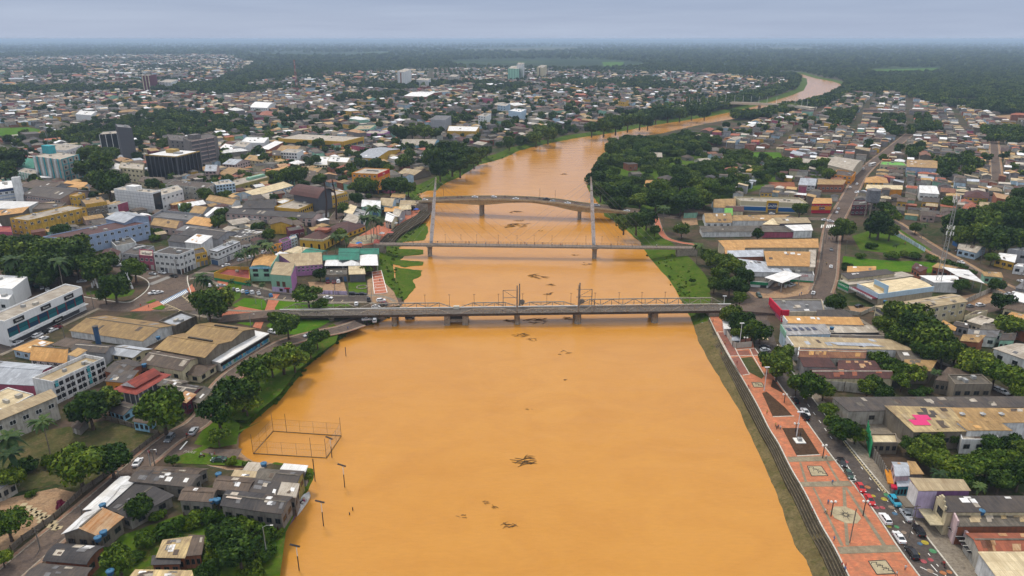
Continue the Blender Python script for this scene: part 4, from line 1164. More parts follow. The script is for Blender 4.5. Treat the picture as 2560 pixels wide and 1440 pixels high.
marks('crossing_stripes', [(2055 + i * 4.5, 562, 2053 + i * 4.5, 570) for i in range(9)], .6, PAINT_W)
marks('kerb_line', [(1795, 1100, 1795, 1101)], .1, PAINT_W)
marks('bay_lines', [(690 + i * 24, 742 + i * 1.2, 684 + i * 24, 748 + i * 1.2) for i in range(8)], .3, PAINT_Y)
DOTC = [('pink', (.42, .09, .10)), ('green', (.09, .30, .13)), ('yellow', (.48, .38, .04)), ('blue', (.08, .17, .28)), ('orange', (.46, .18, .07)), ('sand', (.34, .25, .18))]
SL = lambda y: np.interp(y, [1130, 1221, 1286, 1364, 1450], [2070, 2139, 2189, 2240, 2303]); SR = lambda y: np.interp(y, [1130, 1230, 1300, 1352, 1450], [2133, 2216, 2281, 2322, 2398])
dots = []
y = 1150
while y < 1446:
 for u in (.16, .42, .66, .88):
  yy = y + RND.uniform(-7, 7); uu = u + RND.uniform(-.06, .06); x = SL(yy) + (SR(yy) - SL(yy)) * uu
  if y < 1225 and u > .6: continue
  if RND.random() < .66: dots.append((x, yy))
 y += 23
for i, (x, y) in enumerate(dots):
 p = at(x, y, ZG + .07); k, c = DOTC[(i * 5 + i // 3) % 6]; r_ = RND.uniform(.6, .85)
 struct(poly_mesh('painted_disc', [(p.x + r_ * math.cos(a * math.pi / 10), p.y + r_ * math.sin(a * math.pi / 10)) for a in range(20)], ZG + .135 + i * .0002, ground_mat('disc_' + k, c, tuple(.55 * q + .03 for q in c), (.07, .06, .055), 1.3)))
for nm, q, mt in (('lawn', [(580, 764), (610, 745), (660, 748), (670, 768), (655, 776), (610, 775)], G_GRASSB), ('lawn', [(684, 750), (700, 752), (870, 756), (878, 765), (700, 775), (680, 772)], G_GRASSB),
    ('lawn', [(592, 808), (612, 799), (638, 800), (628, 815)], G_GRASSB), ('lawn', [(665, 815), (690, 795), (830, 800), (800, 818), (745, 838), (700, 832)], G_GRASSB),
    ('lawn', [(868, 707), (915, 705), (917, 732), (872, 733)], G_GRASS), ('lawn', [(560, 705), (605, 712), (600, 745), (575, 760), (545, 745)], G_GRASS), ('lawn', [(485, 1110), (510, 1068), (560, 1040), (600, 1060), (592, 1110), (540, 1120)], G_GRASS),
    ('lawn', [(655, 1052), (500, 1130), (650, 1160), (640, 1166), (430, 1158), (425, 1150)], G_GRASS), ('yard', [(0, 1130), (60, 1085), (262, 1052), (398, 1088), (310, 1158), (200, 1232), (140, 1210), (0, 1240)], G_GRASSD),
    ('yard', [(0, 1250), (140, 1220), (205, 1236), (137, 1296), (60, 1352), (0, 1400)], G_DIRT), ('riverside_grass', [(560, 1050), (590, 960), (660, 905), (760, 860), (845, 838), (840, 855), (790, 890), (745, 925), (700, 985), (620, 1050)], G_BANK),
    ('riverside_grass', [(700, 1440), (715, 1330), (735, 1290), (600, 1270), (470, 1280), (300, 1340), (230, 1440)], G_BANK),
    ('sand', [(770, 705), (860, 705), (866, 728), (780, 730)], G_DIRT), ('sand', [(918, 700), (945, 690), (985, 730), (1000, 765), (930, 770), (920, 735)], G_DIRT), ('red_paving', [(545, 790), (600, 765), (580, 762), (668, 778), (700, 735), (672, 735), (690, 780), (655, 806), (640, 800), (600, 795), (560, 800)], G_RED),
    ('red_paving', [(640, 802), (662, 798), (652, 822), (632, 818)], G_RED), ('red_paving', [(672, 746), (700, 748), (680, 782), (660, 782)], G_RED), ('red_paving', [(545, 690), (580, 700), (560, 722), (580, 745), (570, 760), (540, 745)], G_RED),
    ('field', [(-40, 322), (70, 318), (100, 324), (98, 336), (40, 343), (-40, 345)], G_GRASSB), ('field', [(1872, 384), (1890, 380), (1950, 381), (1958, 397), (1944, 408), (1880, 403)], G_GRASSB),
    ('field', [(2108, 640), (2200, 650), (2330, 655), (2420, 668), (2330, 682), (2220, 678), (2105, 672)], G_GRASSB), ('field', [(2130, 590), (2230, 560), (2330, 625), (2280, 640), (2150, 625)], G_GRASS),
    ('field', [(2360, 250), (2440, 250), (2445, 262), (2380, 262)], G_GRASSB), ('field', [(2180, 174), (2345, 170), (2350, 180), (2200, 184)], G_GRASSB), ('field', [(1505, 155), (1560, 155), (1555, 167), (1510, 168)], G_GRASSB),
    ('field', [(1060, 125), (1440, 118), (1450, 125), (1300, 132)], G_GRASSD), ('field', [(1860, 118), (2050, 120), (1990, 125)], G_GRASSD), ('field', [(2480, 290), (2560, 285), (2570, 296), (2500, 300)], G_DIRT),
    ('earth_lot', [(1920, 455), (1985, 455), (1990, 472), (1930, 470)], ground_mat('red_earth', (.22, .085, .05), (.28, .12, .07), None, .1)), ('earth_lot', [(1700, 540), (1740, 535), (1745, 562), (1710, 565)], G_DIRT), ('earth_lot', [(2390, 742), (2480, 728), (2530, 760), (2480, 775), (2420, 778)], G_DIRT),
    ('earth_lot', [(2395, 770), (2440, 765), (2530, 745), (2540, 770), (2450, 785)], G_ASPH), ('earth_lot', [(2120, 765), (2180, 768), (2185, 780), (2130, 783)], G_DIRT), ('forecourt', [(1870, 728), (1920, 735), (2000, 700), (2035, 705), (2020, 735), (1960, 745), (1890, 745)], G_DIRT),
    ('courtyard', [(2150, 1040), (2230, 1035), (2290, 1080), (2260, 1110), (2185, 1100)], G_CONC), ('square_paving', [(868, 618), (880, 600), (950, 560), (985, 548), (1030, 520), (1055, 520), (1040, 540), (985, 568), (962, 600), (940, 610)], G_RED), ('square_paving', [(872, 608), (890, 592), (935, 585), (955, 592), (940, 606), (900, 612)], CREAMP),
    ('plaza', [(215, 640), (290, 678), (330, 690), (368, 706), (368, 722), (342, 743), (310, 754), (205, 738), (-20, 690), (-20, 610), (100, 600)], G_TOWN), ('lawn', [(215, 730), (242, 726), (240, 735), (218, 738)], G_GRASS), ('lawn', [(255, 742), (300, 722), (338, 725), (330, 738), (280, 748)], G_GRASS)):
 sheet(nm, q, mt, .07, occ=nm not in ('field',) or True)
m_ = MB()
for k in range(5):
 pts = []
 for j in range(13):
  x = 880 + j * 5.0 + k * 3; y = 606 - k * 4 + 1.6 * math.sin(j * 1.1) - j * .45
  p = at(x, y, ZG + .12); pts.append(p)
 for a, c in zip(pts, pts[1:]): m_.beam(a, c, .5, .03)
struct(m_.build('wave_bands', plain('wave_inlay', (.07, .05, .035), .8)))
q = [(930, 680), (953, 676), (968, 732), (936, 735)]
P = [at(x, y, ZG + .3) for x, y in q]
ramp_ = thing('boat_ramp', 'red sports strip with white lines between lawn and river', 'ramp', (P[3].x, P[3].y, ZG))
off = Vector((P[3].x, P[3].y, ZG))
o = poly_mesh('surface', [(p.x - off.x, p.y - off.y) for p in P], .3, G_RED, ramp_, .5)
for k in range(9):
 u = k / 8; a, c = P[3].lerp(P[0], u) - off, P[2].lerp(P[1], u) - off
 m = MB(); m.beam((a.x, a.y, .32), (c.x, c.y, .32), .28, .06); m.build('step_edge', PAINT_W, ramp_)
for a, c in ((P[0], P[3]), (P[1], P[2])):
 m = MB(); a, c = a - off, c - off; m.beam((a.x, a.y, .45), (c.x, c.y, .45), .3, .3); m.build('side_wall', PAINT_W, ramp_)
occupy([(p.x, p.y) for p in P])
def terrace(outer, inner, n, z0, z1, label):
 O = smooth([at(x, y, z1) for x, y in outer], 3); I = smooth([at(x, y, z0) for x, y in inner], 3)
 k = min(len(O), len(I))
 O = [O[int(i * (len(O) - 1) / (k - 1))] for i in range(k)]; I = [I[int(i * (len(I) - 1) / (k - 1))] for i in range(k)]
 t = thing('terraced_embankment', label, 'embankment', (O[0].x, O[0].y, 0))
 of = Vector((O[0].x, O[0].y, 0))
 sm = ground_mat('step_stone', (.045, .036, .026), (.075, .06, .042), (.035, .04, .02), .5, 3)
 nm = ground_mat('step_nosing', (.17, .14, .09), (.08, .065, .045), (.05, .042, .028), .45, 3)
 for s in range(n):
  u0, u1 = s / n, (s + 1) / n; z = z1 + (z0 - z1) * (s + .5) / n
  m = MB()
  for i in range(k - 1):
   a, b_, c, d = O[i].lerp(I[i], u0), O[i + 1].lerp(I[i + 1], u0), O[i + 1].lerp(I[i + 1], u1), O[i].lerp(I[i], u1)
   f = lambda p, zz: (p.x - of.x, p.y - of.y, zz)
   m.face([f(a, z), f(b_, z), f(c, z), f(d, z)], sm); m.face([f(d, z), f(c, z), f(c, z - 1.2), f(d, z - 1.2)], sm)
  m.build('step', None, t)
  m = MB()
  for i in range(k - 1):
   c, d = O[i + 1].lerp(I[i + 1], u1 - .02), O[i].lerp(I[i], u1 - .02)
   m.beam((d.x - of.x, d.y - of.y, z + .03), (c.x - of.x, c.y - of.y, z + .03), .22, .08)
  m.build('nosing', nm, t)
terrace([(1774, 795), (1793, 835), (1818, 882), (1853, 940), (1893, 1010), (1922, 1068), (1948, 1110), (1978, 1170), (2013, 1230), (2053, 1310), (2088, 1370), (2128, 1450)],
  [(1766, 806), (1780, 848), (1803, 895), (1835, 955), (1872, 1025), (1903, 1085), (1928, 1130), (1955, 1190), (1988, 1255), (2022, 1330), (2055, 1390), (2090, 1470)], 5, 1.9, ZG + .1, 'long terraced stone steps between red promenade and muddy bank')
terrace([(943, 612), (955, 596), (975, 577), (1002, 558), (1038, 538), (1062, 524)], [(985, 607), (992, 596), (1008, 582), (1035, 566), (1062, 549), (1076, 534)], 5, 2.5, ZG + .8, 'curved terraced steps below the market square by the river')
# ================================================================== BRIDGES
ZD = 5.6
nA, nB = at(690, 791, ZD), at(1838, 776, ZD); fA = at(690, 777, ZD)
axis = (nB - nA).normalized(); lat = Vector((-axis.y, axis.x, 0)); BL = (nB - nA).length
BWID = 8.6
ib = thing('iron_truss_bridge', 'long low iron truss bridge with light pipe and two lifting masts', 'bridge', (nA.x, nA.y, 0), math.atan2(axis.y, axis.x))
landmark(nA.lerp(nB, .5), 'iron truss bridge')
m = MB(); m.box((BL / 2, BWID / 2, ZD - .2), (BL, BWID, .4)); m.build('deck', ground_mat('bridge_deck', (.115, .098, .085), (.15, .13, .112), (.085, .07, .06), .25), ib)
m = MB(); m.box((BL / 2, .1, ZD - .55), (BL, .35, 1.0)); m.build('girder', ground_mat('girder_rust', (.055, .042, .032), (.10, .075, .055), None, .5), ib)
m = MB(); m.box((BL / 2, BWID - .1, ZD - .55), (BL, .35, 1.0)); m.build('girder', ground_mat('girder_rust', (.055, .042, .032), (.10, .075, .055), None, .5), ib)
m = MB(); m.tube([(0, BWID - 2.4, ZD + .75), (BL, BWID - 2.4, ZD + .75)], .26, 10); m.build('pipe', plain('pipe_paint', (.62, .60, .56), .5), ib)
for i in range(int(BL / 9)):
 m = MB(); m.box((4 + i * 9, BWID - 2.4, ZD + .3), (.2, .5, .6)); m.build('pipe_stand', RUSTY, ib)
def bx(px): return (at(px, 784, ZD) - nA).dot(axis)
SPANS = [(bx(700), bx(890), 2.5), (bx(892), bx(1125), 2.2), (bx(1152), bx(1293), 2.0), (bx(1297), bx(1445), 2.0), (bx(1452), bx(1828), 3.0)]
PANEL = 5.2
for x0, x1, hh in SPANS:
 n_ = max(3, round((x1 - x0) / PANEL)); dx = (x1 - x0) / n_
 for yy in (.15, BWID - .15):
  m = MB(); m.beam((x0 + dx, yy, ZD + hh), (x1 - dx, yy, ZD + hh), .42); m.build('top_chord', TRUSSP, ib)
  m = MB(); m.beam((x0, yy, ZD + .15), (x0 + dx, yy, ZD + hh), .30); m.build('end_post', TRUSSP, ib)
  m = MB(); m.beam((x1, yy, ZD + .15), (x1 - dx, yy, ZD + hh), .30); m.build('end_post', TRUSSP, ib)
  m = MB(); m.beam((x0, yy, ZD + 1.05), (x1, yy, ZD + 1.05), .09); m.build('hand_rail', RUSTY, ib)
  for k in range(1, n_):
   m = MB(); m.beam((x0 + k * dx, yy, ZD), (x0 + k * dx, yy, ZD + hh), .24); m.build('upright', TRUSSP, ib)
   if k < n_ - 1:
    a, c = ((0, hh) if k % 2 == 0 else (hh, 0))
    m = MB(); m.beam((x0 + k * dx, yy, ZD + a), (x0 + (k + 1) * dx, yy, ZD + c), .26); m.build('diagonal', TRUSSP, ib)
for px_, w_, l_ in ((830, 2.2, 2.5), (985, 2.0, 2.2), (1140, 9.5, 3.0), (1294, 2.0, 2.6), (1447, 2.6, 2.8), (1643, 2.6, 2.8)):
 x = bx(px_)
 if px_ == 1140:
  for dx_ in (-4, 4):
   m = MB(); m.box((x + dx_, BWID / 2, 1.7), (2.6, BWID * .95, 6.6)); m.build('pier', CONC, ib)
  m = MB(); m.box((x, BWID / 2, 1.9), (7.4, BWID * .7, 1.2)); m.build('pier_tie', CONC, ib)
  m = MB(); m.box((x, BWID - 2.4, ZD + .7), (2.6, 1.2, 1.5)); m.build('pipe_joint', plain('pale_box', (.55, .52, .42)), ib)
 else:
  for yy in (1.2, BWID - 1.2):
   m = MB(); m.tube([(x, yy, -2), (x, yy, ZD - 1.0)], [w_ * .62, w_ * .55], 14); m.build('pier', CONC, ib, True)
  m = MB(); m.box((x, BWID / 2, ZD - 1.1), (w_, BWID, .7)); m.build('pier_head', CONC, ib)
for px_, top in ((1293, 713), (1447, 711)):
 x = bx(px_); p = nA + axis * x
 hz = atY(px_, top, p.y + BWID * .1).z - ZD
 m = MB(); m.beam((x, .5, 3.5), (x, .5, ZD + hz), .75, .75, None, .5); m.build('mast', RUSTY, ib)
 m = MB(); m.beam((x + 1.4, BWID - .5, 3.5), (x + 1.4, BWID - .5, ZD + hz * .86), .75, .75, None, .5); m.build('mast', RUSTY, ib)
 sg = -1 if px_ == 1293 else 1
 x2 = x + sg * (6.0 if sg < 0 else 7.0)
 for yy in ((BWID - .5,) if sg < 0 else (BWID - .5, .5)):
  hh = hz * (.62 if yy > 1 else .45)
  m = MB(); m.beam((x2, yy, ZD), (x2, yy, ZD + hh), .3); m.build('side_frame', RUSTY, ib)
  for q in (.55, 1.0):
   m = MB(); m.beam((x, yy, ZD + hh * q), (x2, yy, ZD + hh * q), .2); m.build('side_frame', RUSTY, ib)
  m = MB(); m.beam((x, yy, ZD + hh * .5), (x2, yy, ZD + hh), .14); m.build('side_frame', RUSTY, ib)
 m = MB(); m.tube([(x + 2.6, BWID - .4, ZD + 2.2), (x + 2.6, BWID - .15, ZD + 2.2)], 1.2, 16); m.build('winch_wheel', RUSTY, ib)
for i, px_ in enumerate((1060, 1122, 1185, 1247, 1309, 1371, 1433, 1495, 1557, 1616, 1676)):
 x = bx(px_)
 m = MB(); m.tube([(x, BWID - .35, ZD), (x, BWID - .35, ZD + 6.2)], .075, 6); m.beam((x - .5, BWID - .35, ZD + 6.1), (x + .5, BWID - .35, ZD + 6.1), .12); m.build('lamp_pole', POLE_D, ib)
m = MB(); m.prism([(BL * .943, -.05), (BL + 1, -.05), (BL + 1, BWID + .1), (BL * .943, BWID + .1)], -1, ZD - .42); m.build('abutment', CONC, ib)
m = MB(); m.prism([(-1, -.05), (bx(720), -.05), (bx(720), BWID + .1), (-1, BWID + .1)], -1, ZD - .42); m.build('abutment', CONC, ib)
occupy([(nA.x, nA.y), (nB.x, nB.y), ((nB + lat * BWID).x, (nB + lat * BWID).y), ((nA + lat * BWID).x, (nA + lat * BWID).y)])
def approach(p, d, ln, w):
 e_ = p + d * ln; n2 = Vector((-d.y, d.x, 0)) * (w / 2)
 m = MB()
 a, b_, c, d_ = p - n2, e_ - n2, e_ + n2, p + n2
 z1, z0 = ZD + .02, ZG + .1
 v = [(a.x, a.y, z1), (b_.x, b_.y, z0), (c.x, c.y, z0), (d_.x, d_.y, z1), (a.x, a.y, 2), (b_.x, b_.y, 2), (c.x, c.y, 2), (d_.x, d_.y, 2)]
 m.add(v, [(0, 1, 2, 3), (0, 4, 5, 1), (2, 6, 7, 3), (1, 5, 6, 2), (3, 7, 4, 0)])
 struct(m.build('approach_ramp', G_ASPH))
 occupy([(a.x, a.y), (b_.x, b_.y), (c.x, c.y), (d_.x, d_.y)])
approach(nB + lat * (BWID / 2), axis, 26, BWID)
approach(nA + lat * (BWID / 2), -axis, 26, BWID)
ZF = 7.4
gA, gB = at(938, 611, ZF), at(1745, 621, ZF)
ax2 = (gB - gA).normalized(); lat2 = Vector((-ax2.y, ax2.x, 0)); FL = (gB - gA).length
fb = thing('cable_footbridge', 'slender cable stayed footbridge with two leaning pale pylons', 'footbridge', (gA.x, gA.y, 0), math.atan2(ax2.y, ax2.x))
landmark(gA.lerp(gB, .5), 'cable footbridge')
FW = 4.6
loc2 = lambda p: Vector(((p - Vector((gA.x, gA.y, 0))).dot(ax2), (p - Vector((gA.x, gA.y, 0))).dot(lat2), p.z))
m = MB(); m.box((FL / 2, FW / 2, ZF - .15), (FL, FW, .3)); m.build('deck', ground_mat('footdeck', (.20, .16, .135), (.26, .21, .17), None, .3), fb)
m = MB(); m.box((FL / 2, 0.0, ZF - .5), (FL, .3, .9)); m.build('edge_beam', CONC, fb)
m = MB(); m.box((FL / 2, FW, ZF - .5), (FL, .3, .9)); m.build('edge_beam', CONC, fb)
for yy in (-.05, FW + .05):
 for zz in (.5, 1.1):
  m = MB(); m.beam((0, yy, ZF + zz), (FL, yy, ZF + zz), .07); m.build('hand_rail', POLE_D, fb)
 m = MB()
 for i in range(int(FL / 2)): m.beam((i * 2 + .5, yy, ZF), (i * 2 + .5, yy, ZF + 1.1), .07)
 o = m.build('rail_posts', POLE_D, fb); o['kind'] = 'stuff'
def fx(px): return (at(px, 615, ZF) - gA).dot(ax2)
PYL = []
for bpx, bpy_, tpx, tpy, pier_y in ((1071, 612, 1088, 446, 645), (1487, 614, 1478, 444, 648)):
 x = fx(bpx); p = gA + ax2 * x + lat2 * (FW / 2)
 tp = loc2(atY(tpx, tpy, p.y + 0.5))
 base = Vector((x, FW + .9, 3.0)); top = Vector((tp.x, FW + .9, tp.z))
 for sg in (-1, 1):
  m = MB()
  pts = []; rs_ = []
  for j in range(9):
   u = j / 8; w_ = .55 + .75 * math.sin(math.pi * min(u / 1.05, 1)) ** 1.2 if u < .98 else .2
   q = base.lerp(top, u); pts.append((q.x + sg * .42 * w_ * (1 - u * .5), q.y, q.z)); rs_.append((.66 + .28 * math.sin(math.pi * u)) * (1 - .55 * u))
  m.tube(pts, rs_, 8); m.build('pylon_leg', ground_mat('pylon_paint', (.56, .54, .53), (.66, .64, .62), (.30, .24, .20), .22), fb, True)
 m = MB(); q = base.lerp(top, .55); m.box((q.x, q.y, q.z), (1.9, 1.0, .8)); q = base.lerp(top, .82); m.box((q.x, q.y, q.z), (1.2, .8, .6)); m.build('pylon_tie', CONC, fb)
 m = MB(); m.tube([(x, FW * .5, -2), (x, FW * .5, 4.9), (x, FW * .5, ZF - .9)], [1.35, 1.3, 1.9], 12); m.build('pier', CONC, fb, True)
 m = MB(); m.box((x, FW * .65, ZF - .85), (3.2, FW + 2.6, .6)); m.build('pier_head', CONC, fb)
 PYL.append((base, top, x))
steel = plain('cable', (.30, .29, .27), .5)
for (base, top, x), dirs in zip(PYL, ((-1, 1), (1, -1))):
 for k in range(7):
  u = .45 + .55 * k / 6
  s = base.lerp(top, min(u + .03, .985))
  for dr, step in ((dirs[0], 5.0), (dirs[1], 7.2)):
   xe = x + dr * (6 + step * (k + 1) * (.9 if dr == dirs[0] else 1))
   m = MB(); m.tube([s, (xe, FW * .5 + (FW * .5), ZF + .1)], .045, 5); m.build('stay_cable', steel, fb)
for px_ in (1110, 1150, 1190, 1245, 1292, 1335, 1380, 1465, 1505, 1545):
 x = fx(px_); m = MB(); m.tube([(x, FW - .1, ZF), (x, FW - .1, ZF + 5.2)], .06, 6); m.beam((x - .4, FW - .1, ZF + 5.2), (x + .4, FW - .1, ZF + 5.2), .12); m.build('lamp_pole', POLE_D, fb)
m = MB(); m.prism([(fx(1690), 0), (FL, 0), (FL, FW), (fx(1690), FW)], -1, ZF - .95); m.build('abutment', CONC, fb)
m = MB(); m.prism([(0, 0), (fx(958), 0), (fx(958), FW), (0, FW)], -1, ZF - .95); m.build('abutment', CONC, fb)
cA, cB = at(1046, 508, 8.0), at(1600, 535, 6.5)
ax3 = Vector((cB.x - cA.x, cB.y - cA.y, 0)); CL = ax3.length; ax3.normalize(); lat3 = Vector((-ax3.y, ax3.x, 0))
rb = thing('concrete_road_bridge', 'humped concrete road bridge with two piers carrying traffic', 'bridge', (cA.x, cA.y, 0), math.atan2(ax3.y, ax3.x))
landmark(cA.lerp(cB, .5), 'concrete road bridge')
CWD = 11.5
tops = [(1046, 505), (1090, 503), (1150, 500.5), (1200, 500), (1260, 500), (1330, 503), (1390, 508), (1450, 517), (1500, 523), (1550, 529), (1600, 536)]
prof_ = []
for x_, y_ in tops:
 p = atY(x_, y_, (cA + ax3 * ((x_ - 1046) / 554 * CL)).y); s = (p - cA).dot(ax3); prof_.append((s, p.z))
zt = lambda s: float(np.interp(s, [q[0] for q in prof_], [q[1] for q in prof_]))
pier_s = [CL * (1206 - 1046) / 554, CL * (1453 - 1046) / 554]
ss = [CL * i / 48 for i in range(49)]
dep = lambda s: 1.1 + 2.6 * max(math.exp(-((s - pier_s[0]) / 22) ** 2), math.exp(-((s - pier_s[1]) / 22) ** 2))
m = MB()
for a, c in zip(ss, ss[1:]): m.face([(a, 0, zt(a)), (c, 0, zt(c)), (c, CWD, zt(c)), (a, CWD, zt(a))])
m.build('deck', G_ASPH, rb)
m = MB()
for a, c in zip(ss, ss[1:]):
 for yy, sg in ((.9, 1), (CWD - .9, -1)):
  q = [(a, yy, zt(a) - .3), (c, yy, zt(c) - .3), (c, yy, zt(c) - dep(c)), (a, yy, zt(a) - dep(a))]; m.face(q)
 m.face([(a, .9, zt(a) - dep(a)), (c, .9, zt(c) - dep(c)), (c, CWD - .9, zt(c) - dep(c)), (a, CWD - .9, zt(a) - dep(a))])
m.build('girder', ground_mat('girder_paint', (.36, .26, .13), (.44, .33, .18), (.25, .18, .10), .2), rb)
for yy in (0, CWD):
 m = MB()
 for a, c in zip(ss, ss[1:]):
  m.beam((a, yy, zt(a) + .35), (c, yy, zt(c) + .35), .25, 1.2)
 m.build('parapet', ground_mat('parapet_paint', (.38, .30, .18), (.46, .38, .25), (.25, .2, .13), .2), rb)
for s in pier_s:
 m = MB(); m.box((s, CWD / 2, (zt(s) - 3.4) / 2 - 1), (2.2, CWD * .62, zt(s) - 1.4)); m.build('pier', CONC, rb)
m = MB(); m.prism([(-3, .2), (7, .2), (7, CWD - .2), (-3, CWD - .2)], 0, zt(0) - 1.2); m.build('abutment', CONC, rb)
m = MB(); m.prism([(CL - 8, .2), (CL + 2, .2), (CL + 2, CWD - .2), (CL - 8, CWD - .2)], 0, zt(CL) - 1.2); m.build('abutment', CONC, rb)
for s in (CL * .55, CL * .62, CL * .1, CL * .85):
 m = MB(); m.tube([(s, CWD, zt(s)), (s, CWD, zt(s) + 7)], .09, 6); m.beam((s, CWD, zt(s) + 7), (s, CWD - 1.4, zt(s) + 7.2), .12); m.build('lamp_pole', POLE_D, rb)
occupy([(cA.x, cA.y), (cB.x, cB.y), ((cB + lat3 * CWD).x, (cB + lat3 * CWD).y), ((cA + lat3 * CWD).x, (cA + lat3 * CWD).y)])
def on_bridge(px, py):
 s = (px - 1046) / 554 * CL; return s
ZB = 14.0
pts = smooth([at(x, y, ZB) for x, y in ((1690, 268), (1725, 260), (1794, 256), (1860, 257), (1920, 260), (1990, 265), (2030, 270))], 3)
FBM = ground_mat('pale_concrete', (.50, .44, .35), (.58, .52, .43), None, .2)
fbg = thing('far_bridge', 'distant low bridge with a row of light poles over the river bend', 'bridge', (0, 0, 0))
landmark(pts[8], 'distant river bridge')
for nm, w0, w1, z, mt in (('deck', 6, -6, ZB, FBM), ('parapet', -5.6, -6.2, ZB + 1.1, FBM), ('parapet', 6.2, 5.6, ZB + 1.1, FBM)):
 o = strip(nm, pts, w0, w1, z, mt, 2.6 if nm == 'deck' else 1.4); o.parent = fbg; del o['kind']
for k in (6, 11, 15):
 p = pts[k]; m = MB(); m.box((p.x, p.y, ZB / 2 - 2), (3, 7, ZB + 1)); m.build('pier', CONC, fbg)
for k in range(2, len(pts) - 1, 1):
 p = pts[k]; m = MB(); m.tube([(p.x, p.y + 6, ZB), (p.x, p.y + 6, ZB + 12)], .22, 5); m.build('light_pole', POLE_W, fbg)
# ================================================================== BUILDINGS, one by one
BK = 'building'
b = B('office_tower', 'dark grey office tower with blank concrete slab', BK, [(294, 317), (330, 320), (322, 312)], hb=(1, 404), wc='dkgrey', rc='steel', lm='dark slab tower', stain=.25)
b = B('glass_annex', 'glass fronted annex joined to the dark slab tower', BK, [(247, 337), (293, 334), (302, 326)], hb=(0, 385), wc='grey', rc='pale', wins='f5x7', frame='d', winsz=(3.0, 3.2))
for u in (0.02, .34, .67, .98): band(b, 'f', 1, b.h, W('white'), 'fin', max(0, u - .015), min(1, u + .015), .2, .4)
band(b, 'f', .5, b.h - 1.5, GLASS, 'glass_wall', .02, .98, .04, .06)
b = B('black_office_block', 'black glazed office block with slim vertical fins and white roof', BK, [(364, 386), (440, 391), (498, 377)], hb=(1, 452), wc='black', rc='white', lm='black glazed block', stain=.1)
for fc, n_ in (('f', 7), ('r', 6)):
 for i in range(n_ + 1): band(b, fc, 0, b.h, W('dkgrey', .2), 'fin', max(0, i / n_ - .008), min(1, i / n_ + .008), .35, .7)
 band(b, fc, .5, b.h - 1, plain('smoked_glass', (.012, .013, .016), .25), 'glass_wall', .01, .99, .05, .08); band(b, fc, b.h - .9, b.h + .1, W('ochre'), 'cornice', 0, 1, .3, .7)
roofbox(b, .42, .6, (9, 7, 3), W('ochre')); roofbox(b, .7, .5, (6, 4, 1.4), STEEL, name='roof_unit')
for x_ in (357, 503): pass
b = B('concrete_office_block', 'brown concrete office block with stacked open floors', BK, [(474, 353), (543, 341), (524, 333)], hb=(1, 408), wc='concrete', rc='dark', lm='brown concrete block', stain=.6)
for k in range(7): band(b, 'f', b.h * (k + .2) / 7, b.h * (k + .75) / 7, W('dkgrey', .2), 'window_band', .03, .86, .02, .06); band(b, 'f', b.h * (k + .8) / 7, b.h * (k + .97) / 7, W('pinkish'), 'ledge', .02, .86, .3, .6)
for u in (.02, .3, .58, .86): band(b, 'f', 0, b.h, W('concrete'), 'column', u - .012, u + .012, .4, .6)
roofbox(b, .3, .5, (10, 7, 4), W('concrete'))
B('stair_block', 'lower concrete stair block beside the brown office block', BK, [(425, 350), (473, 353), (462, 338)], hb=(1, 400), wc='concrete', rc='dark', wins='f4x5', frame='d')
b = B('grain_mill', 'white and turquoise mill block with tall vertical ribs', BK, [(83, 390), (152, 399), (197, 386)], hb=(1, 457), wc='offwhite', rc='pale', lm='turquoise mill', stain=.7)
for i in range(8): band(b, 'f', 0, b.h + .2, W('turq' if i % 2 else 'white'), 'rib', i / 8 + .01, i / 8 + (.035 if i % 2 else .075), .4, .8)
for k in range(5): band(b, 'r', b.h * k / 4 - .3, b.h * k / 4 + .3, W('turq'), 'floor_line', 0, 1, .12, .2)
for u in (.03, .35, .66, .97): band(b, 'r', 0, b.h, W('turq'), 'post_line', u - .02, u + .02, .14, .2)
windows(b, 'r', 3, 4, 'd', (2.2, 1.6)); roofbox(b, .08, .75, (11, 6, 7), W('turq'))
b = B('mill_annex', 'low white annex with ribs before the turquoise mill', BK, [(44, 428), (84, 436), (100, 427)], hb=(1, 455), wc='white', rc='pale', wins='f5x1 r2x2', frame='d')
for i in range(6): band(b, 'f', 0, b.h, W('mint'), 'rib', i / 6, i / 6 + .05, .15, .3)
B('green_roofed_hall', 'small hall with bright green roof beside the mill', BK, [(42, 417), (86, 421), (84, 405)], 6, roof='shed', wc='grey', rc='green')
B('pale_office', 'wide pale flat office among trees behind the mill', BK, [(92, 371), (165, 376), (207, 363)], 8, wc='white', rc='pale', wins='f8x1 r6x1', frame='d')
b = B('white_block', 'white banded block with tall white tower at the edge', BK, [(-40, 478), (36, 468), (30, 450)], hb=(1, 512), wc='white', rc='white', wins='f5x2')
band(b, 'f', b.h - 2.2, b.h - .4, W('dkblue'), 'blue_band', 0, 1, .1)
for k in (2.5, 5.5, 8): band(b, 'f', k, k + .7, W('blue'), 'stripe', 0, 1, .08)
B('slab_tower', 'thin white slab tower at the left beside banded block', BK, [(27, 445), (46, 443), (50, 440)], hb=(1, 512), wc='white', rc='white')
B('long_school', 'long dark roofed two storey school with pale columns', BK, [(54, 486), (150, 498), (228, 478)], 7, roof='gable', wc='pinkish', rc='dark', wins='f14x2', lm='long dark school roof', sheets=6)
B('back_hall', 'dark hall roof just behind the long school', BK, [(50, 466), (120, 476), (190, 462)], 6, roof='gable', wc='grey', rc='brown', sheets=4)
B('yellow_house', 'small bright yellow upper house by the dark school roof', BK, [(173, 488), (190, 491), (212, 483)], 9, wc='yellow', rc='tan', wins='f2x2 r2x2')
B('blue_fronted_shop', 'white shop with blue band among grey roofs', BK, [(150, 465), (205, 470), (222, 460)], 6, roof='shed', wc='white', rc='orange', rise=1.0)
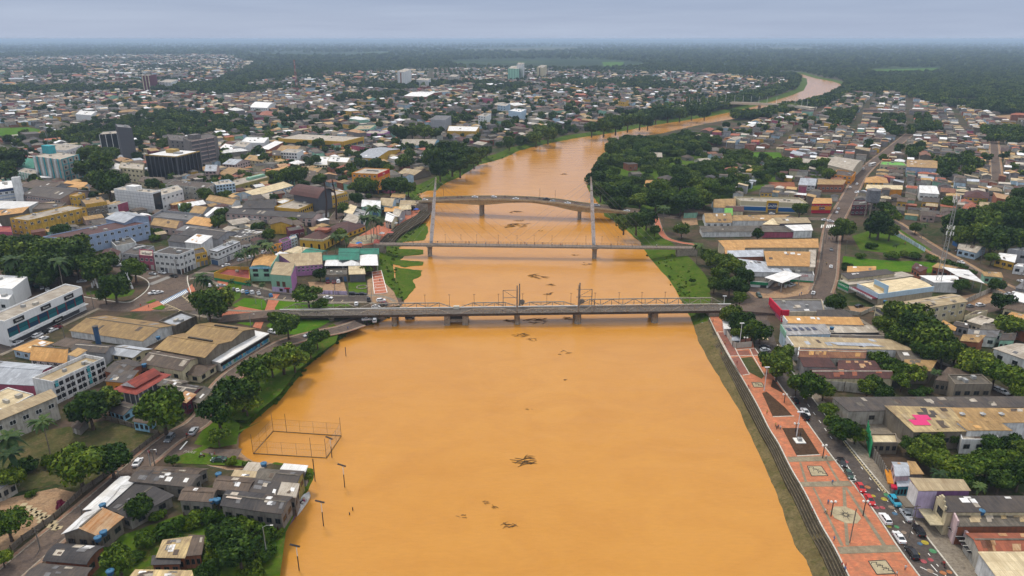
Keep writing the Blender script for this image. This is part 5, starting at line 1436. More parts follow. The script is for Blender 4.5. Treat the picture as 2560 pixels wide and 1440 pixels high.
B('low_shed', 'low white roofed shed at the left edge', BK, [(-40, 520), (60, 523), (95, 508)], 5, roof='shed', rise=.8, wc='white', rc='white')
B('low_shed', 'low tan and grey roof behind the yellow apartments', BK, [(-30, 543), (55, 532), (72, 520)], 7, roof='shed', rise=.8, wc='stain', rc='orange', sheets=5)
B('low_shed', 'grey flat roof beside the yellow apartments', BK, [(80, 522), (150, 520), (165, 506)], 7, wc='stain', rc='brown')
B('maroon_shop', 'maroon walled shop left of the yellow apartments', BK, [(-30, 578), (30, 580), (26, 566)], 6, wc='rose', rc='red')
b = B('yellow_apartments', 'long weathered yellow apartment block with square windows', BK, [(24, 545), (69, 551), (215, 518)], hb=(1, 590), wc='yellow', rc='pale', wins='f3x3 r9x2', lm='yellow apartments', stain=.95, sheets=4, sheetc=['tan', 'grey'])
b = B('stained_apartments', 'grey stained apartment wall with yellow top floor', BK, [(213, 511), (266, 503), (252, 490)], hb=(1, 545), wc='stain', rc='tan', wins='f6x3', ac='f6', stain=.9)
band(b, 'f', b.h - 2.5, b.h, W('yellow'), 'yellow_floor', 0, 1, .04)
b = B('white_pink_shop', 'white block with a pink end wall', BK, [(267, 514), (293, 511), (319, 503)], hb=(1, 540), wc='white', rc='beige', wins='f2x2', ac='f3')
band(b, 'r', 1.5, b.h - .3, W('rose'), 'pink_wall', .02, .98, .05); windows(b, 'r', 2, 2, 'w', None)
b = B('pale_blue_hall', 'long pale blue hall with dark roof and two window rows', BK, [(107, 591), (178, 597), (372, 556)], hb=(1, 640), wc='blue', rc='maroon', wins='r11x2@2', lm='pale blue hall', stain=.3)
b = B('pale_blue_upper_hall', 'raised pale blue block at the end of the long blue hall', BK, [(264, 546), (311, 557), (371, 541)], hb=(2, 583), roof='gable', axis='x', wc='blue', rc='bluegrey', wins='r4x1')
b = B('white_windowless_block', 'large white gridded block with one black glass panel', BK, [(284, 472), (380, 482), (402, 476)], hb=(1, 533), wc='white', rc='pale', lm='white gridded block', stain=.15)
band(b, 'r', 1.5, b.h - 1, GLASS, 'glass_panel', .06, .94, .08)
for k in range(1, 7): band(b, 'f', b.h * k / 7, b.h * k / 7 + .15, W('grey'), 'joint', .01, .99, .05, .08)
for k in range(1, 12): band(b, 'f', 0, b.h - .4, W('grey'), 'joint', k / 12, k / 12 + .004, .045, .07)
roofbox(b, .4, .6, (9, 6, 3), W('white'))
b = B('white_annex', 'plain white annex with scattered windows beside gridded block', BK, [(403, 488), (457, 473), (443, 462)], hb=(1, 511), wc='white', rc='pale', wins='f5x2', ac='f4', stain=.3)
B('stained_row', 'white and brown stained four storey row with dark roof', BK, [(413, 461), (517, 470), (537, 458)], hb=(1, 504), wc='offwhite', rc='brown', wins='f5x3 r3x3', ac='f4 r4', sheets=5, stain=.9)
B('mint_apartments', 'pale mint apartment block with small dark windows', BK, [(540, 463), (587, 458), (572, 448)], hb=(1, 488), wc='paleblue', rc='pale', wins='f6x4', frame='d')
b = B('olive_block', 'olive yellow block with green roof tank', BK, [(587, 464), (673, 442), (652, 432)], hb=(0, 484), wc='olive', rc='pale', wins='f8x1', frame='d', lm='olive block'); roofbox(b, .7, .4, (20, 3, 2), W('mint'), name='roof_tank')
b = B('white_corner_building', 'white three storey corner building over shops facing the square', BK, [(383, 631), (446, 637), (485, 622)], hb=(1, 686), wc='white', rc='dark', wins='f5x2@3.2 r4x2@3.2', shops='f6 r5', ac='f3 r3', lm='white corner building', stain=.35)
b = B('yellow_shop', 'narrow yellow shop next to the white corner building', BK, [(487, 636), (517, 629), (508, 618)], hb=(1, 661), wc='yellow', rc='dark', wins='f2x1@3', shops='f3')
b = B('black_trimmed_store', 'white store with black trim and grey metal roof', BK, [(523, 625), (543, 629), (600, 604)], hb=(1, 664), wc='white', rc='bluegrey', wins='r6x1@4 f2x1@4', shops='r6 f1', lm='black trimmed store')
for fc in 'fr': band(b, fc, b.h - .5, b.h, BLACKP, 'trim', 0, 1, .08); band(b, fc, 3.2, 3.6, BLACKP, 'trim', 0, 1, .08)
B('white_hall', 'white hall with an orange patched roof', BK, [(463, 605), (502, 610), (530, 593)], 9, roof='shed', rise=.6, wc='white', rc='white', sheets=5, sheetc=['orange'])
B('dark_hall', 'black sheet roofed hall beside the white patched hall', BK, [(420, 602), (462, 607), (490, 590)], 6, roof='gable', wc='grey', rc='black')
B('pink_shop', 'rose pink shop left of the white corner building', BK, [(348, 637), (382, 640), (382, 625)], hb=(1, 675), wc='rose', rc='pale', shops='f3', wins='f3x1@3')
B('grey_shop', 'pale grey shop with wide windows by the square trees', BK, [(302, 632), (346, 637), (385, 615)], hb=(0, 660), wc='grey', rc='dark', shops='f3', wins='f3x1@3')
B('chapel', 'small chapel with dark red roof by the tree square', BK, [(252, 640), (292, 644), (300, 628)], 4, roof='gable', axis='y', wc='white', rc='maroon')
B('pergola_house', 'low white house under green vines by blue hall', BK, [(290, 615), (340, 605), (325, 592)], 4, wc='white', rc='mossy')
b = B('beige_store', 'beige store with black and white patched roof', BK, [(546, 585), (602, 596), (674, 578)], hb=(1, 617), wc='beige', rc='black', wins='r9x1@3 r9x1', sheets=26, sheetc=['white', 'pale', 'white'], lm='patched black roof store')
B('black_shed', 'low black roof beside the patched black roof store', BK, [(452, 585), (545, 597), (590, 580)], 6, roof='gable', wc='grey', rc='black', sheets=4)
B('grey_ring_hall', 'grey flat roofed hall round a dark yard', BK, [(376, 540), (480, 550), (505, 534)], 5, wc='bluegrey' if 'bluegrey' in WALLC else 'grey', rc='steel', par=1.4)
for i, (q, rc_, l_) in enumerate(([[(478, 516), (514, 510), (500, 502)], 'white', 'white low roof before the white annex'], [[(475, 531), (506, 534), (532, 518)], 'tan', 'tan gable behind the grey ring hall'], [[(512, 538), (518, 541), (570, 522)], 'white', 'narrow white roof beside tan gable'],
  [[(378, 562), (440, 571), (457, 554)], 'tan', 'tan hall roof beside the vine garden'], [[(465, 558), (525, 566), (545, 548)], 'orange', 'orange hip roof behind black shed'], [[(515, 500), (580, 512), (600, 500)], 'tan', 'tan flat shop roof under the mint apartments'], [[(440, 575), (500, 580), (520, 568)], 'steel', 'grey roof in front of orange hip'])):
 B('shop_house', 'shop house with ' + l_, BK, q, 5, roof='hip' if 'hip' in l_ else 'gable', wc=['pinkish', 'grey', 'white'][i % 3], rc=rc_, sheets=2, wins='f4x1')
b = B('arched_white_hall', 'long white hall with cream gable roof and arched door', BK, [(586, 485), (637, 490), (733, 464)], hb=(1, 507), roof='gable', axis='y', wc='paleblue', rc='cream', wins='r12x1@2', lm='long cream roofed hall', over=.3)
band(b, 'f', 0, 6, W('white'), 'arch_door', .35, .6, .1)
b = B('yellow_mall', 'yellow shopping block with pale flat roofs', BK, [(685, 517), (745, 523), (794, 503)], hb=(1, 545), wc='yellow', rc='pale', wins='r10x1@1', frame='d', stain=.2, lm='yellow shopping block')
b = B('yellow_mall_wing', 'tall yellow wing with two rows of bluish windows', BK, [(758, 492), (792, 499), (868, 480)], hb=(2, 509), wc='yellow', rc='pale', wins='r14x2', frame='w', stain=.2)
b = B('brown_vault_hall', 'glazed hall with a big brown curved roof on yellow block', BK, [(733, 477), (794, 487), (828, 476)], 13, roof='arch', axis='x', rise=3.0, wc='dkgrey', rc='maroon', over=2.5, stain=.1)
for (x0, y0, x1, y1) in ((815, 548, 811, 455), (841, 548, 830, 448)):
 p = at(x0, y0, ZG); tp = atY(x1, y1, p.y); t = thing('curved_pylon', 'dark curved steel pylon before the yellow mall, ' + ('nearer the vault' if x0 < 820 else 'nearer the river'), 'pylon', p)
 m = MB(); d = tp - p; m.tube([(0, 0, 0), (d.x * .3 + 1.2, 0, d.z * .5), (d.x + 0, 0, d.z)], [.7, .6, .45], 8); m.build('shaft', plain('dark_steel', (.055, .03, .022), .6), t)
b = B('dark_market_roof', 'long black roofed market row with pinkish balconies', BK, [(563, 533), (780, 546), (806, 534), (600, 521)], hb=(0, 553), roof='gable', wc='pinkish', rc='black', wins='f16x1@2.5', shops='f14', lm='black market roof', sheets=5, sheetc=['pale'])
B('dark_market_wing', 'black roofed wing running back to yellow mall', BK, [(605, 521), (684, 521), (690, 497), (630, 505)], 6, roof='gable', wc='grey', rc='black', sheets=3)
B('grey_box', 'pale grey box house before the black market roof', BK, [(615, 546), (641, 550), (664, 542)], hb=(1, 562), wc='grey', rc='bluegrey', wins='r2x1')
B('yellow_gable', 'olive yellow gabled house in the old town', BK, [(676, 561), (730, 563), (728, 550)], 6, roof='gable', axis='y', wc='yellow', rc='brown', stain=.5)
B('old_shop', 'maroon balcony shop by the heritage building', BK, [(722, 578), (760, 572), (752, 562)], 6, wc='maroon', rc='dark', wins='f3x1', shops='f3')
b = B('orange_house', 'narrow orange house by the palms', BK, [(679, 615), (695, 612), (706, 606)], hb=(0, 638), wc='orange', rc='black', wins='r2x2 f1x2', ac='r2', stain=.2)
B('pink_house', 'tall pink town house with white balconies', BK, [(706, 607), (727, 599), (718, 592)], hb=(0, 630), wc='pink', rc='dark', wins='f3x3', stain=.2)
B('light_blue_house', 'light blue town house beside the heritage building', BK, [(727, 598), (743, 592), (738, 586)], hb=(0, 620), wc='paleblue', rc='pale', wins='f2x3', stain=.2)
b = B('heritage_building', 'yellow heritage building with arched doors and brown hip roof', BK, [(749, 597), (806, 601), (860, 574)], hb=(1, 626), roof='hip', wc='yellow', rc='maroon', stain=.15, lm='yellow heritage building', over=.2)
for fc, n_ in (('f', 3), ('r', 6)):
 band(b, fc, b.h - .6, b.h + .5, W('cream'), 'cornice', 0, 1, .15, .3)
 for i in range(n_):
  u = (i + .5) / n_
  p, d, Ln, a = facebasis(b, fc); m = MB(); pts = [(-.7, 0), (.7, 0), (.7, 2.6)] + [(.7 * math.cos(k * math.pi / 6), 2.6 + .7 * math.sin(k * math.pi / 6)) for k in range(1, 6)] + [(-.7, 2.6)]
  m.face([(x, -.06, z + .4) for x, z in pts]); o = m.build('arched_door', plain('dark_door', (.02, .018, .016)), b.root); o.location = (p.x + d.x * u * Ln, p.y + d.y * u * Ln, 0); o.rotation_euler = (0, 0, a)
roofbox(b, .55, .5, (8, 6, 1.6), R('clay'), b.h + 1.8, 'roof_lantern')
b = B('heritage_rear_hall', 'second yellow hall with wide brown hip roof near palms', BK, [(826, 567), (870, 581), (914, 564), (872, 547)], hb=(1, 594), roof='hip', wc='yellow', rc='maroon', wins='r4x1 f3x1', frame='d', stain=.2)
b = B('orange_hotel', 'orange four storey hotel with red sign and yellow awning', BK, [(879, 432), (943, 435), (974, 422)], hb=(1, 484), wc='orange', rc='pale', wins='f5x3@3 r4x3@3', ac='r4', lm='orange hotel', stain=.3)
signboard(b, 'r', .5, b.h - 1.6, b.D * .95, 3.0, plain('sign_red', (.5, .02, .03)), 'Plaza', PAINT_W, 2.2)
for fc in 'fr': band(b, fc, 2.9, 3.5, W('yellow'), 'awning', 0, 1, .9, 1.8); band(b, fc, 0, 2.8, W('dkgrey'), 'shop_front', .02, .98, .05)
m_ = plain('roof_hatch', (.05, .05, .05)); roofbox(b, .5, .6, (9, 3, .3), m_)
mk = [('riverside_shop', 'mint fronted riverside shop with white roof', [(904, 516), (950, 521), (953, 504), (910, 503)], 6, 'mint', 'white', 'gable'), ('riverside_shop', 'riverside shop with pale blue curved gable', [(951, 512), (980, 516), (990, 499), (957, 498)], 6, 'paleblue', 'beige', 'arch'),
 ('riverside_shop', 'white riverside house with grey cornice', [(877, 534), (908, 546), (922, 530), (892, 521)], 5, 'white', 'grey', 'flat'), ('riverside_shop', 'small grey house behind the rear heritage hall', [(858, 550), (890, 558), (902, 546), (872, 538)], 5, 'offwhite', 'pale', 'shed'),
 ('riverside_shop', 'orange roofed stall behind the market', [(962, 529), (1000, 529), (1000, 520), (963, 520)], 4, 'blue', 'orange', 'shed'), ('riverside_shop', 'yellow topped stall with white roof near road bridge', [(998, 525), (1027, 523), (1025, 513), (1003, 513)], 4, 'grey', 'cream', 'gable'),
 ('riverside_shop', 'cream riverside shop with yellow doorway', [(963, 550), (979, 555), (994, 541), (972, 531)], 5, 'cream', 'white', 'gable'), ('riverside_shop', 'grey riverside shop with white gable', [(981, 537), (997, 542), (1012, 528), (995, 522)], 5, 'grey', 'pale', 'gable'),
 ('riverside_shop', 'tan roof kiosk at the road bridge end', [(977, 493), (1010, 495), (1013, 488), (982, 487)], 4, 'white', 'tan', 'shed'), ('riverside_shop', 'beige roof kiosk on the bridge approach', [(1000, 512), (1040, 513), (1037, 505), (1002, 504)], 4, 'beige', 'beige', 'shed'),
 ('riverside_shop', 'pale low roof beside the rear heritage hall', [(860, 530), (880, 537), (892, 522), (876, 516)], 5, 'offwhite', 'cream', 'shed')]
for nm, lb, q, h_, wc_, rc_, rf in mk: B(nm, lb, 'shop', q, h_, roof=rf, wc=wc_, rc=rc_, shops='f2', wins='f3x1@2.4', stain=.2)
b = B('mint_building', 'mint green building with orange vaulted roof and parapet letters', BK, [(624, 669), (678, 669), (697, 640), (637, 640)], hb=(0, 703), roof='arch', axis='y', rise=1.2, wc='mint', rc='orange', wins='f2x2@2', frame='d', lm='mint green building', stain=.2, winsz=(2.4, 1.5), over=-.4)
band(b, 'f', b.h - .6, b.h + .3, W('sky'), 'parapet', 0, 1, .2, .4); text(b.root, 'BALAIA NOVA A', 1.35, (b.L / 2, -.45, b.h + .9), 0, plain('letter_blue', (.04, .22, .40)))
band(b, 'l', b.h - 1, b.h + 1.0, BLACKP, 'parapet', 0, 1, .0, .3); band(b, 'r', b.h - 1, b.h + 1.0, W('mint'), 'parapet', 0, 1, .0, .3)
b = B('mint_pink_building', 'mint fronted building with pink side wall and pale roof', BK, [(676, 686), (727, 690), (738, 664)], hb=(1, 733), roof='shed', rise=1.2, wc='mint', rc='beige', stain=.2, over=.1)
band(b, 'r', 0, b.h - .3, W('pink', .3), 'pink_wall', 0, 1, .05); band(b, 'f', 0, 2.6, W('lilac'), 'lower_wall', 0, 1, .06)
for u in (.34, .62): facept(b, 'f', u, 3.0, SHUT[2], 'shutter', 1.7, 2.6, 1, .05)
facept(b, 'f', .45, .6, WIN['d'], 'window', 1.6, 1.3, 1, .12); facept(b, 'f', .78, .1, SHUT[2], 'door', 1.6, 2.0, 1, .1); band(b, 'f', 2.3, 2.7, W('red'), 'awning', .66, .9, .5, 1.0)
b = B('pink_hall', 'big magenta pink hall with dull beige roof', BK, [(741, 666), (806, 661), (804, 640), (697, 644)], hb=(1, 685), roof='shed', rise=2.0, wc='pink', rc='beige', wins='f6x2@2', lm='magenta pink hall', stain=.4, over=.1)
b = B('roofless_court', 'yellow walled court with a red sunken roof', BK, [(534, 682), (625, 697), (622, 667), (567, 666)], hb=(0, 700), wc='yellow', rc='red', stain=.2, par=1.6); band(b, 'f', 0, 1.3, W('green'), 'green_base', 0, 1, .06)
B('stained_terrace', 'stained flat roof with blue tarp beside white tents', BK, [(812, 688), (868, 685), (868, 671), (815, 673)], 4, wc='stain', rc='mossy', shops='f5')
B('beige_canopy_house', 'low house with cream canopy roof above the lawn', BK, [(874, 686), (912, 685), (908, 667), (873, 668)], 4, roof='shed', rise=.3, wc='dkgrey', rc='cream')
for i, (q, rc_, l_, hh) in enumerate((([(709, 629), (755, 634), (779, 620), (743, 615)], 'cream', 'cream market tent nearest the heritage building', 5), ([(752, 634), (799, 638), (818, 628), (779, 620)], 'green', 'green market tent beside the cream one', 5), ([(683, 638), (719, 643), (731, 636), (698, 630)], 'white', 'white market tent behind the mint building', 4.5),
  ([(719, 643), (762, 643), (790, 638), (746, 632)], 'green', 'flat green tent behind the pink hall', 4.5), ([(807, 651), (847, 650), (847, 638), (808, 638)], 'green', 'small green tent left of the big one', 4.5), ([(847, 650), (898, 650), (898, 622), (848, 621)], 'green', 'largest green tent on the market', 6), ([(898, 636), (947, 636), (947, 621), (899, 622)], 'green', 'green tent at the footbridge stairs', 5),
  ([(812, 664), (857, 664), (857, 650), (815, 650)], 'white', 'white peaked tent beside the magenta hall', 4.5), ([(857, 664), (901, 663), (900, 650), (858, 650)], 'white', 'middle white peaked tent of the row', 4.5), ([(901, 663), (945, 663), (942, 636), (900, 638)], 'white', 'large white peaked tent nearest the river', 5.5),
  ([(934, 607), (948, 608), (948, 600), (936, 599)], 'red', 'red and white gate roof at the footbridge end', 4.5), ([(894, 616), (904, 617), (906, 610), (897, 609)], 'clay', 'round brick kiosk by the blue umbrella', 3))):
 B('market_tent', l_, 'tent', q, hh, roof='hip' if rc_ != 'green' else 'gable', rise=1.6 if rc_ == 'white' else 1.0, wc='white', rc=rc_, open_=True, over=.2)
for (x, y, c, l_) in ((898, 617, (.02, .16, .50), 'blue sunshade by the footbridge stairs'), (983, 560, (.70, .48, .02), 'wide yellow sunshade in the riverside market'), (1041, 531, (.04, .09, .45), 'dark blue sunshade beside the road bridge end'), (988, 566, (.7, .68, .66), 'white sunshade next to yellow one'), (977, 590, (.5, .12, .10), 'red sunshade on the paved terrace'), (955, 592, (.7, .66, .62), 'pale sunshade near wavy paving'), (1000, 556, (.6, .58, .56), 'small grey sunshade by the steps')):
 p = at(x, y, ZG); t = thing('sunshade', l_, 'sunshade', p); m = MB(); m.tube([(0, 0, 0), (0, 0, 2.6)], .06, 6, STEEL); m.build('pole', None, t)
 m = MB(); r_ = 3.6 if 'wide' in l_ else 2.0
 for k in range(8): m.face([(0, 0, 3.2), (r_ * math.cos(k * math.pi / 4), r_ * math.sin(k * math.pi / 4), 2.4), (r_ * math.cos((k + 1) * math.pi / 4), r_ * math.sin((k + 1) * math.pi / 4), 2.4)])
 m.build('canopy', plain('shade_%d' % int(c[0] * 100 + c[2] * 7), c, .8), t)
md = [('yellow_trimmed_mall', 'long mall with deep yellow fascia and glass front', [(697, 346), (857, 354), (908, 342), (748, 334)], (0, 366), 'dkgrey', 'pale', 'flat', '', 'yellow fascia mall'),
 ('white_store', 'big white windowless store behind black block', [(600, 356), (660, 357), (672, 343)], 8, 'white', 'white', 'flat', '', None), ('brick_store', 'white topped brick store beside the brown block', [(547, 370), (578, 376), (592, 363)], 7, 'brick', 'white', 'flat', '', None), ('white_hall', 'white hall with brick end wall', [(580, 364), (612, 368), (628, 356)], 9, 'white', 'pale', 'flat', 'f4x1', None),
 ('white_shed', 'white roofed brick shed by the mall', [(651, 371), (671, 374), (708, 362)], 6, 'brick', 'white', 'shed', '', None), ('white_apartments', 'white three storey apartments with dark windows', [(701, 380), (742, 382), (758, 374)], 9.5, 'white', 'pale', 'flat', 'f6x3', 'white apartments'), ('tan_hall', 'wide tan roof behind the white apartments', [(690, 378), (738, 379), (765, 366)], 6, 'beige', 'tan', 'gable', '', None),
 ('yellow_house', 'yellow house beside the white apartments', [(681, 388), (701, 389), (704, 380)], 7, 'yellow', 'dark', 'gable', 'f2x2', None), ('cream_hall', 'white roofed cream building with window row', [(763, 411), (826, 412), (862, 393), (798, 390)], (0, 420), 'cream', 'white', 'flat', 'f9x1', 'cream white roofed building'),
 ('cream_wing', 'cream wing with small square windows', [(818, 403), (868, 406), (876, 393), (825, 391)], 8, 'cream', 'white', 'flat', 'f6x1', None), ('red_roofed_hall', 'low hall with red roof below cream wing', [(838, 434), (872, 422), (872, 412), (842, 424)], 4, 'offwhite', 'clay', 'shed', '', None), ('tan_shed', 'narrow tan shed by the round tree', [(676, 437), (727, 425), (716, 419)], 5, 'grey', 'orange', 'shed', '', None),
 ('tan_roof_hall', 'wide tan roofed hall before the cream building', [(727, 424), (790, 434), (816, 425), (735, 415)], 5, 'beige', 'tan', 'gable', '', None), ('grey_gable_hall', 'grey gabled hall among tan roofs', [(755, 439), (783, 444), (798, 432), (768, 425)], 5, 'beige', 'brown', 'gable', 'r3x1', None), ('dark_roofs', 'brown black roof behind the yellow mall', [(757, 455), (802, 450), (838, 438), (790, 441)], 5, 'stain', 'brown', 'gable', '', None),
 ('balcony_block', 'yellow block with grey balconies and tan roof', [(611, 399), (656, 404), (684, 395)], (1, 418), 'cream', 'tan', 'gable', 'r3x2 f5x2', 'yellow balcony block'), ('pinkish_block', 'pinkish two storey block with grey roof', [(557, 410), (587, 412), (625, 402)], (1, 427), 'pinkish', 'bluegrey', 'gable', 'f4x2 r6x2', None), ('pinkish_row', 'long pinkish row with brown roof', [(545, 434), (572, 441), (630, 426)], (1, 449), 'pinkish', 'tan', 'gable', 'r9x2', None),
 ('small_block', 'small cream block beside the black glazed block', [(512, 428), (540, 428), (548, 415)], 8, 'pinkish', 'bluegrey', 'gable', 'f3x3', None), ('white_row', 'white roofed apartment row before black block', [(253, 417), (300, 424), (312, 410)], 11, 'offwhite', 'white', 'flat', 'f6x3', 'white roofed row'), ('pale_row', 'pale apartment row with tan roof near trees', [(297, 418), (357, 424), (360, 410)], 12, 'cream', 'pale', 'flat', 'f6x3', None),
 ('low_row', 'low cream row at the foot of black block', [(345, 453), (400, 460), (425, 450)], 5, 'cream', 'brown', 'gable', 'f5x1', None), ('blue_arched_shed', 'blue walled shed with rounded grey roof', [(1005, 363), (1085, 363), (1098, 351), (1010, 350)], 5, 'sky', 'pale', 'arch', '', 'blue arched shed'), ('pink_warehouse', 'bright magenta warehouse behind the yellow mall', [(907, 333), (958, 334), (974, 328), (925, 326)], 6, 'pink', 'pale', 'flat', '', 'magenta warehouse'),
 ('turquoise_store', 'turquoise two storey store behind the mall', [(882, 324), (925, 322), (940, 312), (897, 313)], 8, 'mint', 'beige', 'flat', 'f6x2', None), ('beige_hall', 'long beige hall by the river trees', [(995, 434), (1036, 438), (1075, 428), (1030, 424)], 4, 'stain', 'beige', 'gable', '', None), ('long_grey_hall', 'long grey roofed hall with orange and blue front', [(890, 393), (940, 396), (1000, 373), (955, 368)], 6, 'yellow', 'bluegrey', 'gable', 'f5x1', 'long grey hall'),
 ('yellow_strip_hall', 'white hall with yellow stripe near the river', [(1118, 327), (1190, 328), (1198, 316), (1122, 314)], 7, 'yellow', 'white', 'flat', '', None), ('white_vault_hall', 'white hall with arched roof and columns', [(626, 268), (668, 270), (690, 258), (645, 255)], 9, 'white', 'white', 'arch', 'f8x2', 'white vaulted hall'), ('red_pagoda', 'house with steep red hip roof', [(648, 287), (682, 289), (684, 280), (655, 279)], 5, 'offwhite', 'clay', 'hip', '', None),
 ('grey_block', 'dark grey tall block by river houses', [(1076, 298), (1112, 300), (1128, 289), (1090, 288)], 14, 'grey', 'steel', 'flat', '', None), ('white_tall_block', 'white tall block with arched windows', [(1196, 289), (1214, 291), (1228, 284), (1210, 283)], 14, 'white', 'pale', 'flat', 'f3x4', None), ('pale_blue_block', 'pale blue tall block by river trees', [(1271, 276), (1302, 280), (1316, 273), (1288, 271)], 14, 'paleblue', 'white', 'flat', '', None),
 ('yellow_blue_house', 'yellow block with a blue side on far bank', [(1546, 253), (1562, 255), (1572, 251), (1556, 249)], 12, 'yellow', 'dark', 'flat', 'f3x2', None), ('light_blue_block', 'light blue block in the middle distance', [(1244, 263), (1264, 265), (1276, 259), (1256, 258)], 12, 'paleblue', 'pale', 'flat', 'f3x3', None), ('long_white_hall', 'long white roofed brick hall behind trees', [(1010, 240), (1065, 242), (1105, 230), (1050, 229)], 8, 'brick', 'white', 'gable', '', None), ('white_hall_far', 'white office by grey tree belt', [(188, 285), (228, 288), (240, 278), (200, 276)], 10, 'white', 'white', 'flat', '', None)]
for nm, lb, q, hh, wc_, rc_, rf, wn_, lm_ in md:
 kw = dict(hb=hh) if isinstance(hh, tuple) else dict(h=hh)
 b = B(nm, lb, BK, q, roof=rf, wc=wc_, rc=rc_, wins=wn_, lm=lm_, stain=.35, sheets=3 if rf == 'gable' else 0, frame='d', **kw)
 if nm == 'yellow_trimmed_mall':
  for fc in 'fr':
   band(b, fc, b.h * .55, b.h + .2, W('yellow', .1), 'fascia', 0, 1, .5, 1.0)
   for u in (.02, .35, .66, .98): band(b, fc, 0, b.h * .55, W('yellow', .1), 'column', u - .015, u + .015, .4, .8)
tw = [('white_tower', 'tall white residential tower of many floors', [(993, 178), (1010, 180), (1028, 173)], (1, 224), 'white', 15, 'white tower', 'brick'), ('green_tower', 'tall pale green tower with white core', [(1270, 171), (1297, 172), (1304, 165)], (1, 202), 'mint', 11, 'pale green tower', None), ('white_core_tower', 'white tower core behind the green tower', [(1292, 160), (1308, 161), (1311, 157)], (1, 201), 'white', 13, None, None),
 ('cream_tower', 'cream residential tower right of the green one', [(1342, 168), (1357, 169), (1367, 163)], (1, 195), 'cream', 10, 'cream tower', 'stain'), ('white_block', 'white apartment block with dark roof near tower', [(1041, 199), (1070, 201), (1077, 196)], (1, 220), 'white', 5, None, None), ('white_block', 'cream white apartment block behind the tree clump', [(1121, 191), (1140, 192), (1148, 187)], (1, 212), 'offwhite', 6, None, None),
 ('red_tower', 'brown red tower with pale stripes', [(353, 190), (373, 187), (391, 186)], (1, 226), 'maroon', 9, 'brown red tower', None), ('white_office', 'white office beside the red tower', [(397, 205), (428, 206), (445, 199)], (1, 226), 'white', 5, None, None)]
for nm, lb, q, hb_, wc_, fl, lm_, st_ in tw:
 b = B(nm, lb, 'tower' if 'tower' in nm else BK, q, hb=hb_, wc=wc_, rc='pale', wins=f'f4x{fl} r4x{fl}', frame='d', lm=lm_, stain=.15)
 if st_: band(b, 'f', 2, b.h - 2, W(st_), 'stripe', .42, .58, .15)
 if nm == 'red_tower':
  for u in (.1, .5, .9): band(b, 'r', 1, b.h, W('cream'), 'stripe', max(0, u - .06), min(1, u + .06), .2, .3)
b = B('white_retail_store', 'long white store with teal windows and black name plates', BK, [(10, 803), (204, 717), (163, 709)], hb=(1, 774), wc='white', rc='pale', lm='long white store', stain=.2)
band(b, 'f', b.h * .34, b.h * .68, GLASS, 'glazing', .01, .995, .03, .06)
for i in range(8):
 u0, u1 = .015 + i * .1225, .015 + (i + .86) * .1225
 for j in (0, 1): band(b, 'f', b.h * (.35 + .165 * j), b.h * (.35 + .165 * j) + b.h * .15, plain('teal_glass' + str((i * 2 + j) % 3), ((.01, .10, .12), (.015, .05, .10), (.02, .14, .16))[(i * 2 + j) % 3], .2), 'window', u0, u1, .07, .05)
 band(b, 'f', b.h * .34, b.h * .68, W('maroon'), 'red_pier', max(0, u1 + .002), min(1, u1 + .016), .09, .12)
band(b, 'f', .3, 2.6, W('dkgrey'), 'shop_front', .03, .9, .04); band(b, 'f', 2.8, 3.1, W('white'), 'canopy', .0, 1, .9, 1.8)
for u, z in ((.155, .84), (.49, .84), (.80, .84), (.56, .22)):
 signboard(b, 'f', u, b.h * z, b.L * .125, b.h * .17, BLACKP, 'Nosso', PAINT_W, b.h * .11, .2 if z > .5 else 1.9)
b = B('white_modern_block', 'stepped white modern block with plain walls', BK, [(-50, 716), (30, 722), (68, 692)], hb=(2, 738), wc='white', rc='white', stain=.15, lm='white modern block')
B('white_modern_wing', 'lower white wing with recessed glass at the edge', BK, [(-50, 745), (22, 748), (36, 728)], 7, wc='white', rc='white', wins='f2x1', frame='d', stain=.15)
b = B('tan_warehouse', 'large tan gabled warehouse with white front wall', BK, [(176, 826), (357, 852), (440, 813)], hb=(1, 870), roof='gable', wc='white', rc='warehouse', sheets=7, sheetc=['brown', 'grey', 'pale'], lm='large tan warehouse', stain=.5)
b = B('parapet_store', 'dark stained store with a black parapet and grey roof', BK, [(436, 815), (491, 789), (452, 776)], hb=(0, 838), wc='stain', rc='bluegrey', par=1.2, stain=.8)
b = B('tan_warehouse_pair', 'farther tan warehouse with raised ridge vent', BK, [(462, 837), (577, 853), (636, 822)], 6.5, roof='gable', wc='stain', rc='warehouse', stain=.9, lm='farther tan warehouse')
p = b.S(.5, .5); m = MB(); m.box((p.x + 2, p.y + 1.6, b.h + b.D * .13 + .1), (b.L * .5, .8, .5)); m.build('ridge_vent', plain('vent_dark', (.05, .04, .03)), b.root)
b = B('tan_warehouse_pair', 'nearer tan warehouse with raised ridge vent', BK, [(390, 872), (512, 893), (577, 853)], 6.5, roof='gable', wc='stain', rc='warehouse', stain=.9, lm='nearer tan warehouse')
p = b.S(.5, .5); m = MB(); m.box((p.x + 2, p.y + 1.6, b.h + b.D * .13 + .1), (b.L * .5, .8, .5)); m.build('ridge_vent', plain('vent_dark', (.05, .04, .03)), b.root)
